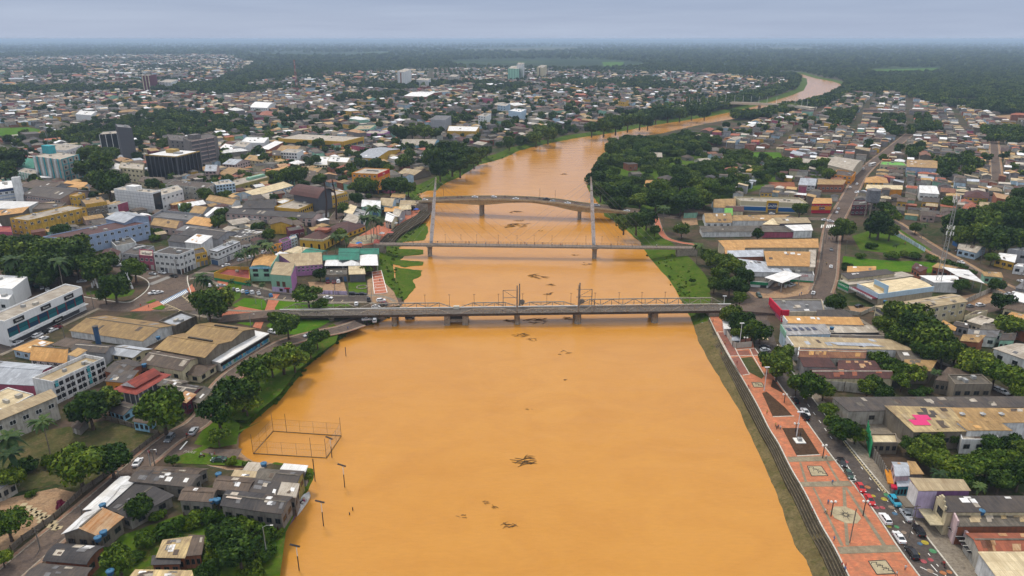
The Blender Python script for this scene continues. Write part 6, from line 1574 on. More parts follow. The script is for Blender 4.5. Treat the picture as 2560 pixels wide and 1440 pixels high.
def mural_mat():
 m, n, l, b_ = nodes('mural')
 tc = n.new('ShaderNodeTexCoord').outputs['Object']
 v = n.new('ShaderNodeTexVoronoi'); v.inputs['Scale'].default_value = .9; l.new(tc, v.inputs['Vector'])
 r = n.new('ShaderNodeValToRGB'); r.color_ramp.interpolation = 'CONSTANT'
 for i, (p_, c) in enumerate(((0, (.03, .20, .36)), (.3, (.10, .38, .48)), (.5, (.02, .10, .18)), (.62, (.5, .22, .04)), (.72, (.35, .42, .40)), (.84, (.08, .28, .12)))):
  e_ = r.color_ramp.elements[i] if i < 2 else r.color_ramp.elements.new(p_)
  e_.position = p_; e_.color = rgb(c)
 sx = n.new('ShaderNodeSeparateColor'); l.new(v.outputs['Color'], sx.inputs[0]); l.new(sx.outputs[0], r.inputs[0]); l.new(r.outputs[0], b_.inputs['Base Color'])
 return m
b = B('mural_warehouse', 'long white roofed shed with black fascia and blue mural', BK, [(512, 898), (551, 909), (672, 836), (635, 827)], hb=(1, 929), roof='shed', axis='y', rise=.3, wc='offwhite', rc='white', lm='mural shed', stain=.2, over=.2)
band(b, 'r', b.h * .62, b.h - .1, BLACKP, 'fascia', 0, 1, .1); band(b, 'r', .6, b.h * .6, mural_mat(), 'mural', .03, .97, .06)
B('blue_metal_house', 'yellow house with pale blue metal roof', BK, [(263, 883), (333, 893), (378, 873)], hb=(1, 904), roof='gable', wc='cream', rc='bluegrey', wins='r2x1 f4x1', lm='pale blue metal roof', sheets=2, frame='d')
B('orange_gable_house', 'white house with steep orange gabled roof and coolers', BK, [(77, 898), (165, 906), (181, 880)], hb=(1, 918), roof='gable', rise=3.4, wc='white', rc='orange', wins='f5x1', ac='f5', lm='steep orange roof')
B('orange_flat_house', 'pale blue house with orange and white roof', BK, [(34, 873), (73, 881), (131, 861)], hb=(1, 900), roof='shed', rise=.6, wc='paleblue', rc='orange', wins='f2x1', sheets=6, sheetc=['white', 'cream'])
B('tan_annex', 'small tan roofed annex behind the orange gable', BK, [(172, 886), (192, 891), (215, 880)], 7, roof='shed', rise=.5, wc='white', rc='tan')
B('carport', 'brown roofed open carport by the store street', BK, [(132, 862), (195, 872), (230, 858), (165, 848)], 4, roof='shed', rise=.4, wc='grey', rc='brown', open_=True)
B('dark_shed', 'dark sheet roof behind the blue metal roof', BK, [(178, 875), (262, 882), (285, 865)], 5, roof='gable', wc='grey', rc='dark', sheets=3)
B('white_hall', 'wide pale bluish flat roof at the left edge', BK, [(-60, 955), (88, 963), (128, 915), (-20, 902)], 5, roof='gable', wc='rose', rc='bluegrey', lm='wide pale bluish roof', sheets=2)
B('beige_terrace', 'broad beige flat terrace below the pale bluish roof', BK, [(-60, 1003), (10, 1025), (84, 985), (20, 968)], 5, wc='white', rc='cream', par=.3)
b = B('white_hotel', 'white three storey block with big windows and coolers', BK, [(80, 944), (130, 954), (260, 894)], hb=(1, 1010), wc='white', rc='beige', par=1.2, lm='white window block', stain=.45)
for j in range(3):
 for i in range(5):
  facept(b, 'r', (i + .5) / 5, 1.2 + j * (b.h - 1.5) / 3, WIN['w'], 'window', b.D / 5 * .80, (b.h - 2) / 3 * .72, 1, .03)
  facept(b, 'r', (i + .6) / 5, .9 + j * (b.h - 1.5) / 3, ACM, 'air_conditioner')
  if (i, j) in ((0, 2), (3, 2), (3, 1), (3, 0)): band(b, 'r', 1.4 + j * (b.h - 1.5) / 3, 1.4 + j * (b.h - 1.5) / 3 + 2, W('turq'), 'curtain', (i + .2) / 5, (i + .5) / 5, .06, .02)
for i in range(6): band(b, 'r', 0, b.h - .4, W('white'), 'pier', max(0, i / 5 - .012), min(1, i / 5 + .012), .1, .2)
b = B('stained_wing', 'low stained wing with narrow roof stretching from the white block', BK, [(-60, 1075), (139, 992), (126, 978)], 8, roof='shed', rise=.3, wc='offwhite', rc='beige', wins='f6x1@3', stain=.95)
b = B('red_veranda_house', 'house with red tiled two tier roof and veranda', 'house', [(284, 974), (341, 984), (423, 937), (372, 928)], 4.6, roof='hip', rise=1.6, wc='dkgrey', rc='red', lm='red tiled veranda house', over=.6)
Q0 = [b.S(.2, .14), b.S(.8, .14), b.S(.8, .84), b.S(.2, .84)]; m = MB()
for s, t, s2, t2 in ((.16, .1, .5, .1), (.5, .1, .84, .1)): pass
v = [(b.S(.16, .1), b.h + 1.25), (b.S(.5, .1), b.h + 2.9), (b.S(.84, .1), b.h + 1.25), (b.S(.16, .88), b.h + 1.25), (b.S(.5, .88), b.h + 2.9), (b.S(.84, .88), b.h + 1.25)]
m.add([(p.x, p.y, z) for p, z in v], [(0, 1, 4, 3), (1, 2, 5, 4)]); m.build('upper_roof', R('red'), b.root)
m = MB(); m.add([(p.x, p.y, z - .05) for p, z in v], [(0, 2, 1), (3, 4, 5)]); m.build('gable_wall', W('white'), b.root)
for fc, n_ in (('f', 4), ('r', 7)):
 for i in range(n_ + 1): facept(b, fc, min(.985, max(.015, i / n_)), 0, SHUT[4], 'veranda_post', .3, b.h - .3, 2, .5)
fg = [('dark_roofed_house', 'dark corrugated roof between white block and veranda house', [(262, 926), (313, 939), (368, 911)], 5, 'brick', 'dark', 'gable', 3), ('dark_roofed_house', 'dark stepped roof touching the red veranda roof', [(264, 952), (320, 957), (345, 932)], 5, 'orange', 'dark', 'shed', 4), ('brown_hip_house', 'wide grey brown roof below the nearer tan warehouse', [(352, 907), (455, 926), (496, 894)], 5.5, 'cream', 'brown', 'gable', 3),
 ('yellow_wall_house', 'yellow walled house with grey hip roof by the mural shed', [(430, 930), (497, 939), (539, 912)], (1, 957), 'cream', 'brown', 'hip', 0), ('patched_house', 'dark patched roofs beside the riverside street', [(415, 984), (472, 992), (512, 968)], 4, 'rose', 'dark', 'gable', 9), ('rust_porch', 'rusty orange porch roof over maroon wall', [(442, 998), (466, 1006), (488, 990)], 4.5, 'maroon', 'rustpatch', 'shed', 2),
 ('street_house', 'narrow grey roofed house with cream street wall', [(476, 1000), (498, 1008), (530, 980), (510, 972)], 3.6, 'cream', 'mossy', 'shed', 3), ('blue_house', 'bright blue house with sagging grey roof by garden wall', [(275, 1026), (308, 1037), (343, 1016)], (1, 1054), 'sky', 'dark', 'gable', 1), ('blue_house', 'bright blue low house half hidden under the big tree', [(334, 1052), (370, 1058), (386, 1040)], 3.4, 'sky', 'brown', 'gable', 0),
 ('garden_shed', 'tiny grey shed with door in the grass yard', [(179, 1065), (198, 1072), (219, 1052)], (1, 1088), 'plank', 'brown', 'gable', 0), ('grey_house', 'grey roofed shed behind the red veranda house', [(395, 962), (440, 972), (470, 955)], 4, 'stain', 'mossy', 'gable', 6)]
for nm, lb, q, hh, wc_, rc_, rf, ns_ in fg:
 kw = dict(hb=hh) if isinstance(hh, tuple) else dict(h=hh)
 b = B(nm, lb, 'shed' if 'shed' in nm else 'house', q, roof=rf, wc=wc_, rc=rc_, wins='r2x1 f3x1' if 'shed' not in nm else '', sheets=ns_, frame='d', **kw)
 if 'shed' in nm: facept(b, 'f', .4, 0, SHUT[4], 'door', .9, 2)
for lb, q, hh, wc_, rc_, rf, ns_, ax, kw in (
 ('long white metal roofed shed along the street', [(213, 1273), (249, 1279), (337, 1201), (302, 1194)], 3.6, 'grey', 'white', 'gable', 0, 'y', {}), ('wide black roofed house behind the long white shed', [(266, 1277), (325, 1296), (428, 1239), (338, 1214)], 3.4, 'plank', 'black', 'gable', 4, 'y', {}),
 ('dark roof with white ridge strip, middle of the shack row', [(326, 1201), (475, 1216), (499, 1189), (352, 1176)], 4, 'plank', 'dark', 'gable', 9, 'x', {}), ('patched dark roof at the back of the shack row', [(338, 1181), (486, 1191), (516, 1173), (358, 1166)], 3.6, 'plank', 'brown', 'gable', 7, 'x', {}),
 ('grey plank house on stilts with brown roof', [(450, 1248), (527, 1253), (541, 1223), (467, 1218)], 5, 'plank', 'brown', 'gable', 3, 'x', {}), ('house with half white and half rusty gable roof', [(160, 1332), (249, 1339), (303, 1294), (213, 1284)], 4.6, 'stain', 'white', 'gable', 0, 'y', dict(rc2='rustpatch', rise=2.0, lm='white and rust gable')),
 ('brick house with black barrel roof by the street', [(113, 1398), (215, 1407), (257, 1367), (148, 1360)], 4.2, 'brick', 'black', 'arch', 5, 'x', {}), ('dark roofed house cut by the bottom edge', [(58, 1450), (208, 1456), (226, 1422), (100, 1412)], 4, 'brick', 'dark', 'gable', 5, 'x', {}),
 ('plank house with dark roof left of stilted row', [(535, 1221), (616, 1230), (640, 1197), (550, 1191)], 5, 'plank', 'brown', 'gable', 5, 'x', {}), ('front stilted house with a row of white roof tiles', [(555, 1262), (637, 1274), (660, 1236), (571, 1227)], 5.4, 'plank', 'black', 'gable', 2, 'x', dict(lm='white tile row house')),
 ('front stilted house with skylights next to the boats', [(637, 1274), (703, 1282), (727, 1244), (660, 1236)], 5.4, 'plank', 'dark', 'gable', 7, 'x', dict(lm='skylight stilt house')), ('middle stilted house with pale roof patches', [(624, 1227), (688, 1239), (700, 1211), (638, 1202)], 5, 'stain', 'dark', 'shed', 8, 'x', {}),
 ('stilted house with white and pink roof sheets', [(688, 1239), (737, 1242), (745, 1215), (700, 1211)], 5, 'plank', 'pale', 'shed', 3, 'x', {}), ('brown gabled house on the back of stilted cluster', [(642, 1197), (682, 1204), (706, 1177), (654, 1173)], 5, 'stain', 'mossy', 'gable', 1, 'x', {}),
 ('dark gabled house with green wall nearest the water', [(682, 1204), (739, 1212), (757, 1180), (706, 1176)], 5, 'olive', 'dark', 'gable', 2, 'x', {}), ('pale flat roof with blue tank near the flooded road', [(611, 1175), (651, 1180), (661, 1163), (623, 1160)], 4, 'beige', 'pale', 'shed', 0, 'x', {}), ('low white lean-to behind the green walled house', [(705, 1172), (761, 1178), (766, 1168), (712, 1163)], 4, 'grey', 'white', 'shed', 0, 'x', {}),
 ('small cream roofed lean-to between stilted roofs', [(579, 1195), (641, 1196), (650, 1184), (589, 1180)], 4.6, 'plank', 'beige', 'shed', 2, 'x', {}), ('patched yellow roofed shack among bushes', [(395, 1392), (459, 1393), (476, 1349), (411, 1357)], 4, 'brick', 'yellowpatch', 'shed', 8, 'x', {}), ('dark brown roofed half of the bush shack', [(460, 1388), (500, 1385), (509, 1346), (476, 1345)], 4, 'brick', 'brown', 'shed', 1, 'x', {}),
 ('little brick shack with black roof in the bushes', [(382, 1410), (447, 1408), (447, 1392), (385, 1394)], 3.4, 'brick', 'black', 'shed', 0, 'x', {}), ('tan patched roof cut by the bottom edge', [(322, 1450), (482, 1452), (477, 1432), (340, 1430)], 4, 'stain', 'yellowpatch', 'shed', 9, 'x', {}), ('dark roofed house at the left edge by tiled patio', [(-50, 1232), (2, 1221), (37, 1201), (-20, 1205)], 4, 'offwhite', 'steel', 'shed', 0, 'x', {})):
 b = B('shack' if wc_ in ('plank', 'brick', 'stain') else 'small_house', lb, 'house', q, hh, roof=rf, axis=ax, wc=wc_, rc=rc_, sheets=ns_, wins='f3x1 r2x1', frame='d', stain=.7, **kw)
 if 'white tiles' in lb or 'white roof tiles' in lb:
  for i in range(8):
   p = b.S(.1 + i * .055, .40); m = MB(); m.box((p.x, p.y, b.Z(.1, .40) + .2), (.55, .8, .06)); m.build('roof_tile', plain('tile_pale', (.55, .45, .36)), b.root)
 if wc_ == 'plank' and 'stilt' in lb:
  for u in (.05, .3, .55, .8, .97): facept(b, 'f', u, -1, SHUT[2], 'stilt', .25, 2.2, 2, .1)
b = B('red_store', 'store with bright red corner front and dark roof', BK, [(1955, 779), (2062, 779), (2055, 748), (1926, 748)], hb=(0, 803), wc='beige', rc='steel', lm='red fronted store', sheets=3, sheetc=['white', 'pale'])
band(b, 'l', b.h * .45, b.h + .8, W('red', .1), 'red_fascia', 0, 1, .3, .6); band(b, 'l', 0, b.h * .44, W('rose'), 'shop_front', .05, .95, .06); band(b, 'f', 0, b.h + .8, W('red', .1), 'red_corner', 0, .16, .3, .6); text(b.root, 'Lojas', 1.6, (1.0, -.75, b.h * .55), 0, PAINT_W)
B('white_roof_lot', 'small white roofed annex behind the red store', BK, [(2062, 768), (2088, 770), (2078, 752), (2055, 752)], 4, wc='white', rc='white', wins='f2x1')
B('hip_roof_house', 'grey gabled roof with white edge beside red store', BK, [(2043, 793), (2137, 795), (2110, 780), (2043, 780)], 4.5, roof='shed', rise=.8, wc='white', rc='dark')
rt = [('orange_roof_store', 'store with long orange roof and white side wall', [(1968, 808), (2158, 813), (2146, 797), (1958, 794)], 6, 'white', 'orange', 'shed', 3, ['white'], 'long orange roof store'), ('solar_roof_store', 'grey roofed store carrying five solar panels', [(1965, 838), (2076, 835), (2061, 814), (1952, 817)], 6.5, 'paleblue', 'grey', 'shed', 0, None, 'solar panel roof'),
 ('grey_roof_store', 'grey roof strip behind the solar panels', [(2072, 832), (2198, 831), (2190, 818), (2062, 815)], 5, 'dkgrey', 'pale', 'shed', 2, None, None), ('dark_roof_store', 'dark roof behind the long beige roof', [(2072, 848), (2226, 852), (2205, 838), (2070, 836)], 4.6, 'white', 'dark', 'gable', 3, None, None), ('beige_roof_store', 'long beige roof with a pale blue patch', [(1983, 868), (2285, 876), (2226, 852), (1966, 844)], 5.5, 'white', 'beige', 'shed', 7, ['brown', 'bluegrey'], 'long beige roof'),
 ('rusty_roof_store', 'rusty striped roof behind the promenade tree', [(1995, 893), (2162, 896), (2166, 877), (1998, 873)], 5, 'offwhite', 'rust', 'gable', 8, ['rustpatch', 'orange'], 'rusty striped roof'), ('brown_roof_house', 'dark brown roofed house behind promenade trees', [(2010, 917), (2088, 919), (2072, 899), (1999, 897)], 4.5, 'grey', 'maroon', 'shed', 0, None, None), ('rust_panel_house', 'brown roof with a rusty central panel', [(2095, 925), (2203, 927), (2186, 906), (2096, 905)], 4.5, 'stain', 'maroon', 'shed', 6, ['rustpatch'], None),
 ('long_brown_house', 'long dark brown roof with yellow end gable', [(2034, 946), (2232, 946), (2226, 924), (2025, 924)], 4.5, 'cream', 'maroon', 'gable', 8, ['rustpatch', 'clay'], 'long dark brown roof'), ('tan_roof_ruin', 'mossy tan roof beside the ruin', [(2262, 928), (2326, 928), (2340, 905), (2262, 903)], 5, 'stain', 'tan', 'shed', 3, ['mossy', 'dark'], None), ('grey_roof_house', 'grey roofs behind the tan mossy roof', [(2255, 902), (2340, 904), (2312, 882), (2240, 880)], 5, 'stain', 'mossy', 'shed', 4, None, None),
 ('ruined_house', 'roofless dark ruin with stained tall walls', [(2388, 960), (2482, 959), (2455, 935), (2370, 936)], 7, 'stain', 'mossy', 'flat', 0, None, 'roofless ruin'), ('ruin_roof', 'old grey roof attached to the ruin', [(2340, 950), (2392, 957), (2425, 932), (2370, 922)], 5, 'stain', 'brown', 'shed', 2, None, None), ('flat_dark_roof', 'huge dark patched flat roof with pale stained wall', [(2122, 1028), (2600, 1016), (2575, 996), (2082, 998)], 5, 'offwhite', 'dark', 'shed', 16, ['brown', 'pale', 'mossy'], 'huge dark roof'),
 ('pink_patch_roof', 'ochre patched roof with hot pink sheets', [(2285, 1080), (2420, 1078), (2375, 1024), (2214, 1019)], 6, 'stain', 'yellowpatch', 'shed', 14, ['brown', 'dark', 'beige'], 'pink patched roof'), ('ochre_roof_store', 'long ochre roof with three round vents', [(2378, 1058), (2600, 1056), (2600, 1026), (2356, 1024)], 6, 'white', 'tan', 'shed', 3, None, None), ('ochre_roof_annex', 'ochre roof over a tall white wall', [(2420, 1076), (2528, 1076), (2495, 1058), (2392, 1058)], 6.5, 'white', 'tan', 'shed', 2, ['orange'], None),
 ('terrace_house', 'low cream terrace with orange tile corner', [(2182, 1106), (2246, 1106), (2240, 1083), (2176, 1083)], 4, 'stain', 'cream', 'flat', 0, None, None), ('beige_roof_hall', 'plain beige roof cut by the bottom right corner', [(2498, 1450), (2600, 1450), (2600, 1386), (2448, 1386)], 5, 'white', 'cream', 'shed', 0, None, None), ('rust_roof_hall', 'big rust red roof above the beige corner roof', [(2452, 1386), (2600, 1386), (2600, 1334), (2416, 1334)], 5, 'offwhite', 'clay', 'gable', 10, ['rustpatch', 'rust'], 'big rust roof'),
 ('grey_patch_hall', 'grey roof with tan patches and brick wall', [(2395, 1316), (2600, 1315), (2600, 1281), (2378, 1281)], 5.5, 'brick', 'mossy', 'shed', 12, ['beige', 'yellowpatch', 'pale'], None), ('cream_gable_hall', 'dark roofed hall with cream stepped gable front', [(2368, 1280), (2600, 1280), (2560, 1246), (2340, 1246)], 7, 'cream', 'dark', 'shed', 5, ['white', 'white', 'pale'], 'cream stepped gable'),
 ('purple_side_house', 'white fronted house with purple flank and tan roof', [(2297, 1226), (2424, 1226), (2406, 1205), (2276, 1201)], 8.5, 'purple', 'beige', 'shed', 0, None, 'purple flank house'), ('small_pink_house', 'small white house with blue grey gable roof', [(2239, 1190), (2272, 1189), (2266, 1158), (2231, 1156)], 5.5, 'pastelpink', 'bluegrey', 'gable', 1, ['rustpatch'], None), ('tan_lean_to', 'tan lean-to behind the small white house', [(2273, 1185), (2307, 1185), (2287, 1160), (2268, 1158)], 5, 'plank', 'tan', 'shed', 0, None, None),
 ('low_street_shop', 'low grey shop with red and yellow street awning', [(2245, 1216), (2278, 1215), (2272, 1194), (2240, 1193)], 3.5, 'turq', 'bluegrey', 'shed', 0, None, None)]
for nm, lb, q, hh, wc_, rc_, rf, ns_, sc_, lm_ in rt:
 b = B(nm, lb, 'house' if 'house' in nm else BK, q, hh, roof=rf, rise=(.5 if rf == 'shed' else None), wc=wc_, rc=rc_, sheets=ns_, sheetc=sc_, lm=lm_, wins='f4x1' if wc_ not in ('white', 'dkgrey') else '', frame='d', stain=.6, over=.25)
 if nm == 'solar_roof_store':
  for i in range(5):
   p = b.S(.12 + i * .145, .55); q2 = b.Z(.5, .55) + .25; m = MB(); m.box((0, 0, 0), (b.L * .085, b.D * .32, .08), plain('solar_cells', (.03, .035, .07), .15)); o = m.build('solar_panel', None, b.root); o.location = (p.x, p.y, q2)
  band(b, 'l', b.h - 1.2, b.h + 1.2, W('mint'), 'parapet', 0, 1, .1, .3)
 if nm in ('orange_roof_store', 'beige_roof_store', 'rusty_roof_store'): band(b, 'l', b.h - 1.2, b.h + 1.0, W('white'), 'parapet', 0, 1, .1, .35); shopfronts(b, 'l', 3)
 if nm == 'beige_roof_store':
  q_ = [b.S(s_, t_) for s_, t_ in ((.4, .22), (.80, .22), (.72, .55), (.34, .55))]; m = MB(); m.face([(p.x, p.y, b.Z(0, .4) + .25) for p in q_]); m.build('roof_patch', R('bluegrey'), b.root)
 if nm == 'pink_patch_roof':
  for s0, t0, s1, t1 in ((.12, .22, .42, .44), (.26, .44, .52, .64)):
   m = MB(); m.face([(b.S(s_, t_).x, b.S(s_, t_).y, b.Z(s_, t_) + .28) for s_, t_ in ((s0, t0), (s1, t0), (s1, t1), (s0, t1))]); m.build('pink_sheet', plain('hot_pink', (.60, .03, .15), .6), b.root)
 if nm == 'ochre_roof_store':
  for s_ in (.16, .38, .58):
   p = b.S(s_, .5); m = MB(); m.tube([(p.x, p.y, b.h), (p.x, p.y, b.h + .9), (p.x, p.y, b.h + 1.0), (p.x, p.y, b.h + 1.4)], [.5, .5, .9, .2], 12); m.build('roof_vent', STEEL, b.root)
 if nm == 'purple_side_house':
  band(b, 'f', 0, b.h - .2, W('lilac'), 'white_wall', 0, .36, .08); band(b, 'l', 0, b.h - .1, W('white'), 'white_wall', 0, 1, .06); windows(b, 'l', 2, 1, 'y', (1.4, 1.3), 4); band(b, 'l', 3.0, 3.4, W('stain'), 'awning', -.1, 1, 1.2, 2.4); shopfronts(b, 'l', 3)
 if nm == 'cream_gable_hall':
  for k, (u0, u1, z1) in enumerate(((.1, .9, 1.0), (.25, .75, 2.0), (.4, .62, 2.8))): band(b, 'l', b.h - .5, b.h + z1, W('cream'), 'stepped_gable', u0, u1, .1 + k * .03, .4)
  windows(b, 'l', 1, 1, 'd', (2.2, 2.0), 3.5); band(b, 'l', 2.8, 3.1, W('cream'), 'canopy', -.2, 1, 1.6, 3.2)
 if nm == 'grey_patch_hall': band(b, 'l', 0, b.h + 1.5, W('pastelpink'), 'pink_front', 0, 1, .15, .4)
 if nm == 'small_pink_house': band(b, 'l', 2.6, 3.0, W('orange'), 'awning', 0, 1, .7, 1.6); windows(b, 'l', 2, 1, 'd', (.7, 1.2), 3)
 if nm == 'low_street_shop': band(b, 'l', 2.3, 2.9, W('red'), 'awning', .4, 1, .7, 1.4); band(b, 'l', 2.3, 2.9, W('yellow'), 'awning', 0, .4, .7, 1.4)
P0, P1 = at(2388, 1320, ZG + 2), at(2447, 1392, ZG + 2)
t = thing('pink_shop_row', 'long low pink shop front with black awnings', BK, (P0.x, P0.y, ZG)); d = P1 - P0; a = math.atan2(d.y, d.x)
m = MB(); m.beam((0, 0, 2.2), (d.x, d.y, 2.2), .6, 4.4); m.build('wall', W('pastelpink'), t)
for k in range(6):
 u = .1 + k * .16; m = MB(); q = Vector((d.y, -d.x, 0)).normalized() * 1.2; q = q if q.x < 0 else -q; m.box((d.x * u + q.x, d.y * u + q.y, 2.7), (d.length * .13, 2.0, .12), BLACKP, a); m.build('awning', None, t)
 m = MB(); m.beam((d.x * u, d.y * u, 2.9), (d.x * u + q.x * 2, d.y * u + q.y * 2, 2.9), .1); m.build('awning_arm', PAINT_W, t)
b = B('blue_yellow_store', 'wide cream store with blue band and yellow portal', BK, [(1852, 502), (2020, 508), (1998, 494), (1835, 491)], hb=(0, 528), wc='cream', rc='pale', stain=.15, lm='blue and yellow store', par=1.0)
band(b, 'f', b.h * .12, b.h * .48, plain('store_blue', (.01, .10, .28)), 'blue_band', .01, .99, .08); band(b, 'f', b.h * .5, b.h * .56, PAINT_W, 'white_line', 0, 1, .08)
band(b, 'f', 0, b.h + .8, W('yellow', .1), 'portal', .39, .57, .3, .5); signboard(b, 'f', .48, b.h * .62, b.L * .13, b.h * .56, plain('sign_navy', (.01, .04, .12)), 'GAZIN', PAINT_W, 2.4, .62); band(b, 'f', 0, b.h * .25, W('dkgrey'), 'entrance', .42, .54, .6)
b = B('red_orange_shop', 'corner shop with red upper floor and orange sign band', BK, [(2031, 509), (2079, 509), (2078, 498), (2036, 497)], hb=(0, 533), wc='red', rc='orange', roof='shed', rise=.5, stain=.1, wins='f6x1@3', lm='red and orange shop')
band(b, 'f', 2.4, 5.0, W('orange', .1), 'sign_band', -.02, 1, .3, .6); band(b, 'f', 2.6, 4.8, W('maroon'), 'sign', .36, .66, .65, .2); text(b.root, 'CASA', 1.7, (b.L * .5, -.95, 3.6), 0, PAINT_W)
nn = [('pitched_tan_store', 'tan ridged roof with white side wall by the lot', [(1765, 556), (1829, 556), (1822, 534), (1757, 535)], (1, 570), 'white', 'tan', 'gable', 6, 'f4x1'), ('long_tan_store', 'long tan strip roof over stained white wall', [(1832, 552), (1950, 551), (1972, 540), (1825, 541)], (0, 566), 'white', 'tan', 'shed', 3, ''), ('dark_wall_store', 'pale and tan roof over a dark wall', [(1946, 559), (2026, 557), (2017, 547), (1936, 547)], 5, 'dkgrey', 'beige', 'shed', 2, 'f6x1'), ('small_tan_roof', 'cream roofed annex beside the dark wall store', [(1908, 561), (1947, 562), (1945, 550), (1930, 549)], 4.5, 'beige', 'cream', 'shed', 0, ''),
 ('dark_long_hall', 'long dark roof over a white stained wall', [(1757, 580), (1877, 579), (1900, 567), (1750, 568)], (0, 593), 'white', 'mossy', 'shed', 3, ''), ('pink_wall_hall', 'dark roof over a faded pink wall', [(1908, 580), (1992, 580), (1986, 568), (1905, 568)], (0, 594), 'rose', 'mossy', 'shed', 0, ''), ('white_wall_hall', 'white roof and blank white wall by the street', [(1986, 577), (2031, 576), (2025, 564), (1964, 566)], (1, 594), 'white', 'white', 'shed', 0, ''),
 ('orange_bar_hall', 'long orange roofed hall behind the bank trees', [(1812, 619), (2045, 619), (2043, 600), (1797, 604)], 6.5, 'beige', 'orange', 'shed', 0, 'f10x1'), ('brick_wing', 'brick fronted wing at the orange hall end', [(1815, 634), (1860, 634), (1860, 618), (1812, 618)], 6, 'brick', 'orange', 'shed', 0, ''), ('ochre_slope_hall', 'ochre sloping roof with small dark vents', [(1920, 664), (2022, 666), (2023, 633), (1911, 631)], 6.5, 'offwhite', 'orange', 'shed', 5, ''), ('grey_green_hall', 'grey and green strip roof beside the ochre slope', [(2022, 668), (2036, 668), (2038, 628), (2024, 628)], 6, 'beige', 'pale', 'shed', 2, ''),
 ('grey_metal_hall', 'grey metal roof on a brick wall by the bank trees', [(1820, 643), (1908, 641), (1906, 628), (1820, 630)], 6, 'brick', 'bluegrey', 'shed', 0, ''), ('striped_metal_hall', 'pale metal roof with dark skylight slots', [(1875, 679), (1978, 681), (1962, 664), (1848, 651)], 5, 'white', 'bluegrey', 'shed', 9, ''), ('white_house', 'white two storey house with grey gable', [(1997, 462), (2038, 464), (2041, 449), (2005, 447)], (0, 475), 'white', 'bluegrey', 'gable', 2, 'f4x2'),
 ('brick_terrace', 'long brick terrace with orange roof', [(2044, 461), (2107, 462), (2114, 452), (2047, 450)], 6, 'brick', 'tan', 'shed', 0, 'f6x1'), ('big_vault_hall', 'big pale vaulted market hall at the street', [(2070, 412), (2131, 427), (2158, 403), (2094, 393)], 8, 'beige', 'pale', 'arch', 3, ''), ('orange_corner_shop', 'orange two storey shop below the vaulted hall', [(2085, 436), (2130, 441), (2140, 430), (2093, 424)], 7, 'orange', 'brown', 'flat', 0, 'f4x2'),
 ('yellow_villa', 'yellow two storey villa with orange roof', [(2162, 456), (2220, 457), (2216, 445), (2166, 444)], (0, 468), 'yellow', 'orange', 'hip', 0, 'f5x2'), ('maroon_house', 'maroon two storey house under the water tower', [(2130, 513), (2171, 513), (2170, 500), (2134, 500)], (0, 538), 'maroon', 'dark', 'flat', 0, 'f4x2'), ('cream_strip_shop', 'cream shop with white roof behind the maroon house', [(2165, 472), (2255, 474), (2255, 466), (2168, 464)], 5, 'orange', 'cream', 'shed', 0, ''),
 ('white_gym', 'white roofed hall with yellow annex behind trees', [(2300, 482), (2347, 485), (2330, 466), (2295, 466)], 6, 'white', 'white', 'gable', 1, 'f4x1'), ('yellow_small_house', 'small yellow house with brown roof near palms', [(2243, 503), (2267, 505), (2268, 496), (2246, 495)], 5, 'yellow', 'brown', 'gable', 0, 'f2x1'), ('yellow_roofed_home', 'yellow house with dark roof and yard wall', [(2305, 504), (2346, 506), (2348, 497), (2310, 495)], 5, 'yellow', 'dark', 'gable', 0, 'f3x1'), ('yellow_big_villa', 'large yellow villa with several dark hip roofs', [(2410, 492), (2470, 496), (2472, 482), (2415, 479)], 6, 'yellow', 'maroon', 'hip', 0, 'f5x2'),
 ('red_roof_house', 'house with bright red roof beside the forest', [(2405, 522), (2440, 526), (2450, 515), (2415, 510)], 4, 'cream', 'clay', 'hip', 0, 'f2x1'), ('tan_roof_house', 'tan roofed house at the forest edge', [(2450, 519), (2485, 522), (2478, 509), (2447, 508)], 4, 'beige', 'beige', 'gable', 0, 'f2x1'), ('yellow_forest_house', 'yellow house standing in the riverside wood', [(1902, 481), (1930, 482), (1929, 470), (1905, 469)], 7, 'yellow', 'dark', 'gable', 0, 'f3x2'),
 ('orange_forest_house', 'orange roofed house in the riverside wood', [(1612, 467), (1662, 465), (1660, 452), (1618, 452)], 5, 'offwhite', 'orange', 'gable', 0, 'f4x1'), ('wood_house', 'ochre gabled house deep in the riverside wood', [(1622, 394), (1655, 395), (1652, 385), (1628, 384)], 5, 'ochre', 'pale', 'gable', 0, 'f2x1'), ('grey_house', 'grey vaulted house at the wood edge', [(1785, 518), (1838, 520), (1835, 500), (1780, 503)], 4, 'paleblue', 'tan', 'arch', 0, ''), ('green_fence_house', 'low mint house with dark roof by the path', [(1710, 532), (1742, 531), (1745, 522), (1715, 520)], 4, 'mint', 'brown', 'shed', 0, ''),
 ('red_roof_cottage', 'dark red roof cottage beside the blue store', [(1815, 528), (1858, 528), (1858, 517), (1815, 516)], 4, 'cream', 'maroon', 'gable', 0, ''), ('white_lime_house', 'small white and lime house by dark red cottage', [(1812, 537), (1830, 538), (1830, 523), (1813, 523)], 5, 'white', 'lime', 'shed', 0, ''), ('green_hall', 'green fronted hall across the street', [(2200, 411), (2268, 414), (2258, 405), (2205, 403)], 6, 'cream', 'lime', 'flat', 0, 'f6x1'), ('blue_hall', 'pale blue hall with rusty roof along street', [(2268, 417), (2342, 421), (2342, 403), (2268, 401)], 8, 'blue', 'tan', 'shed', 8, '')]
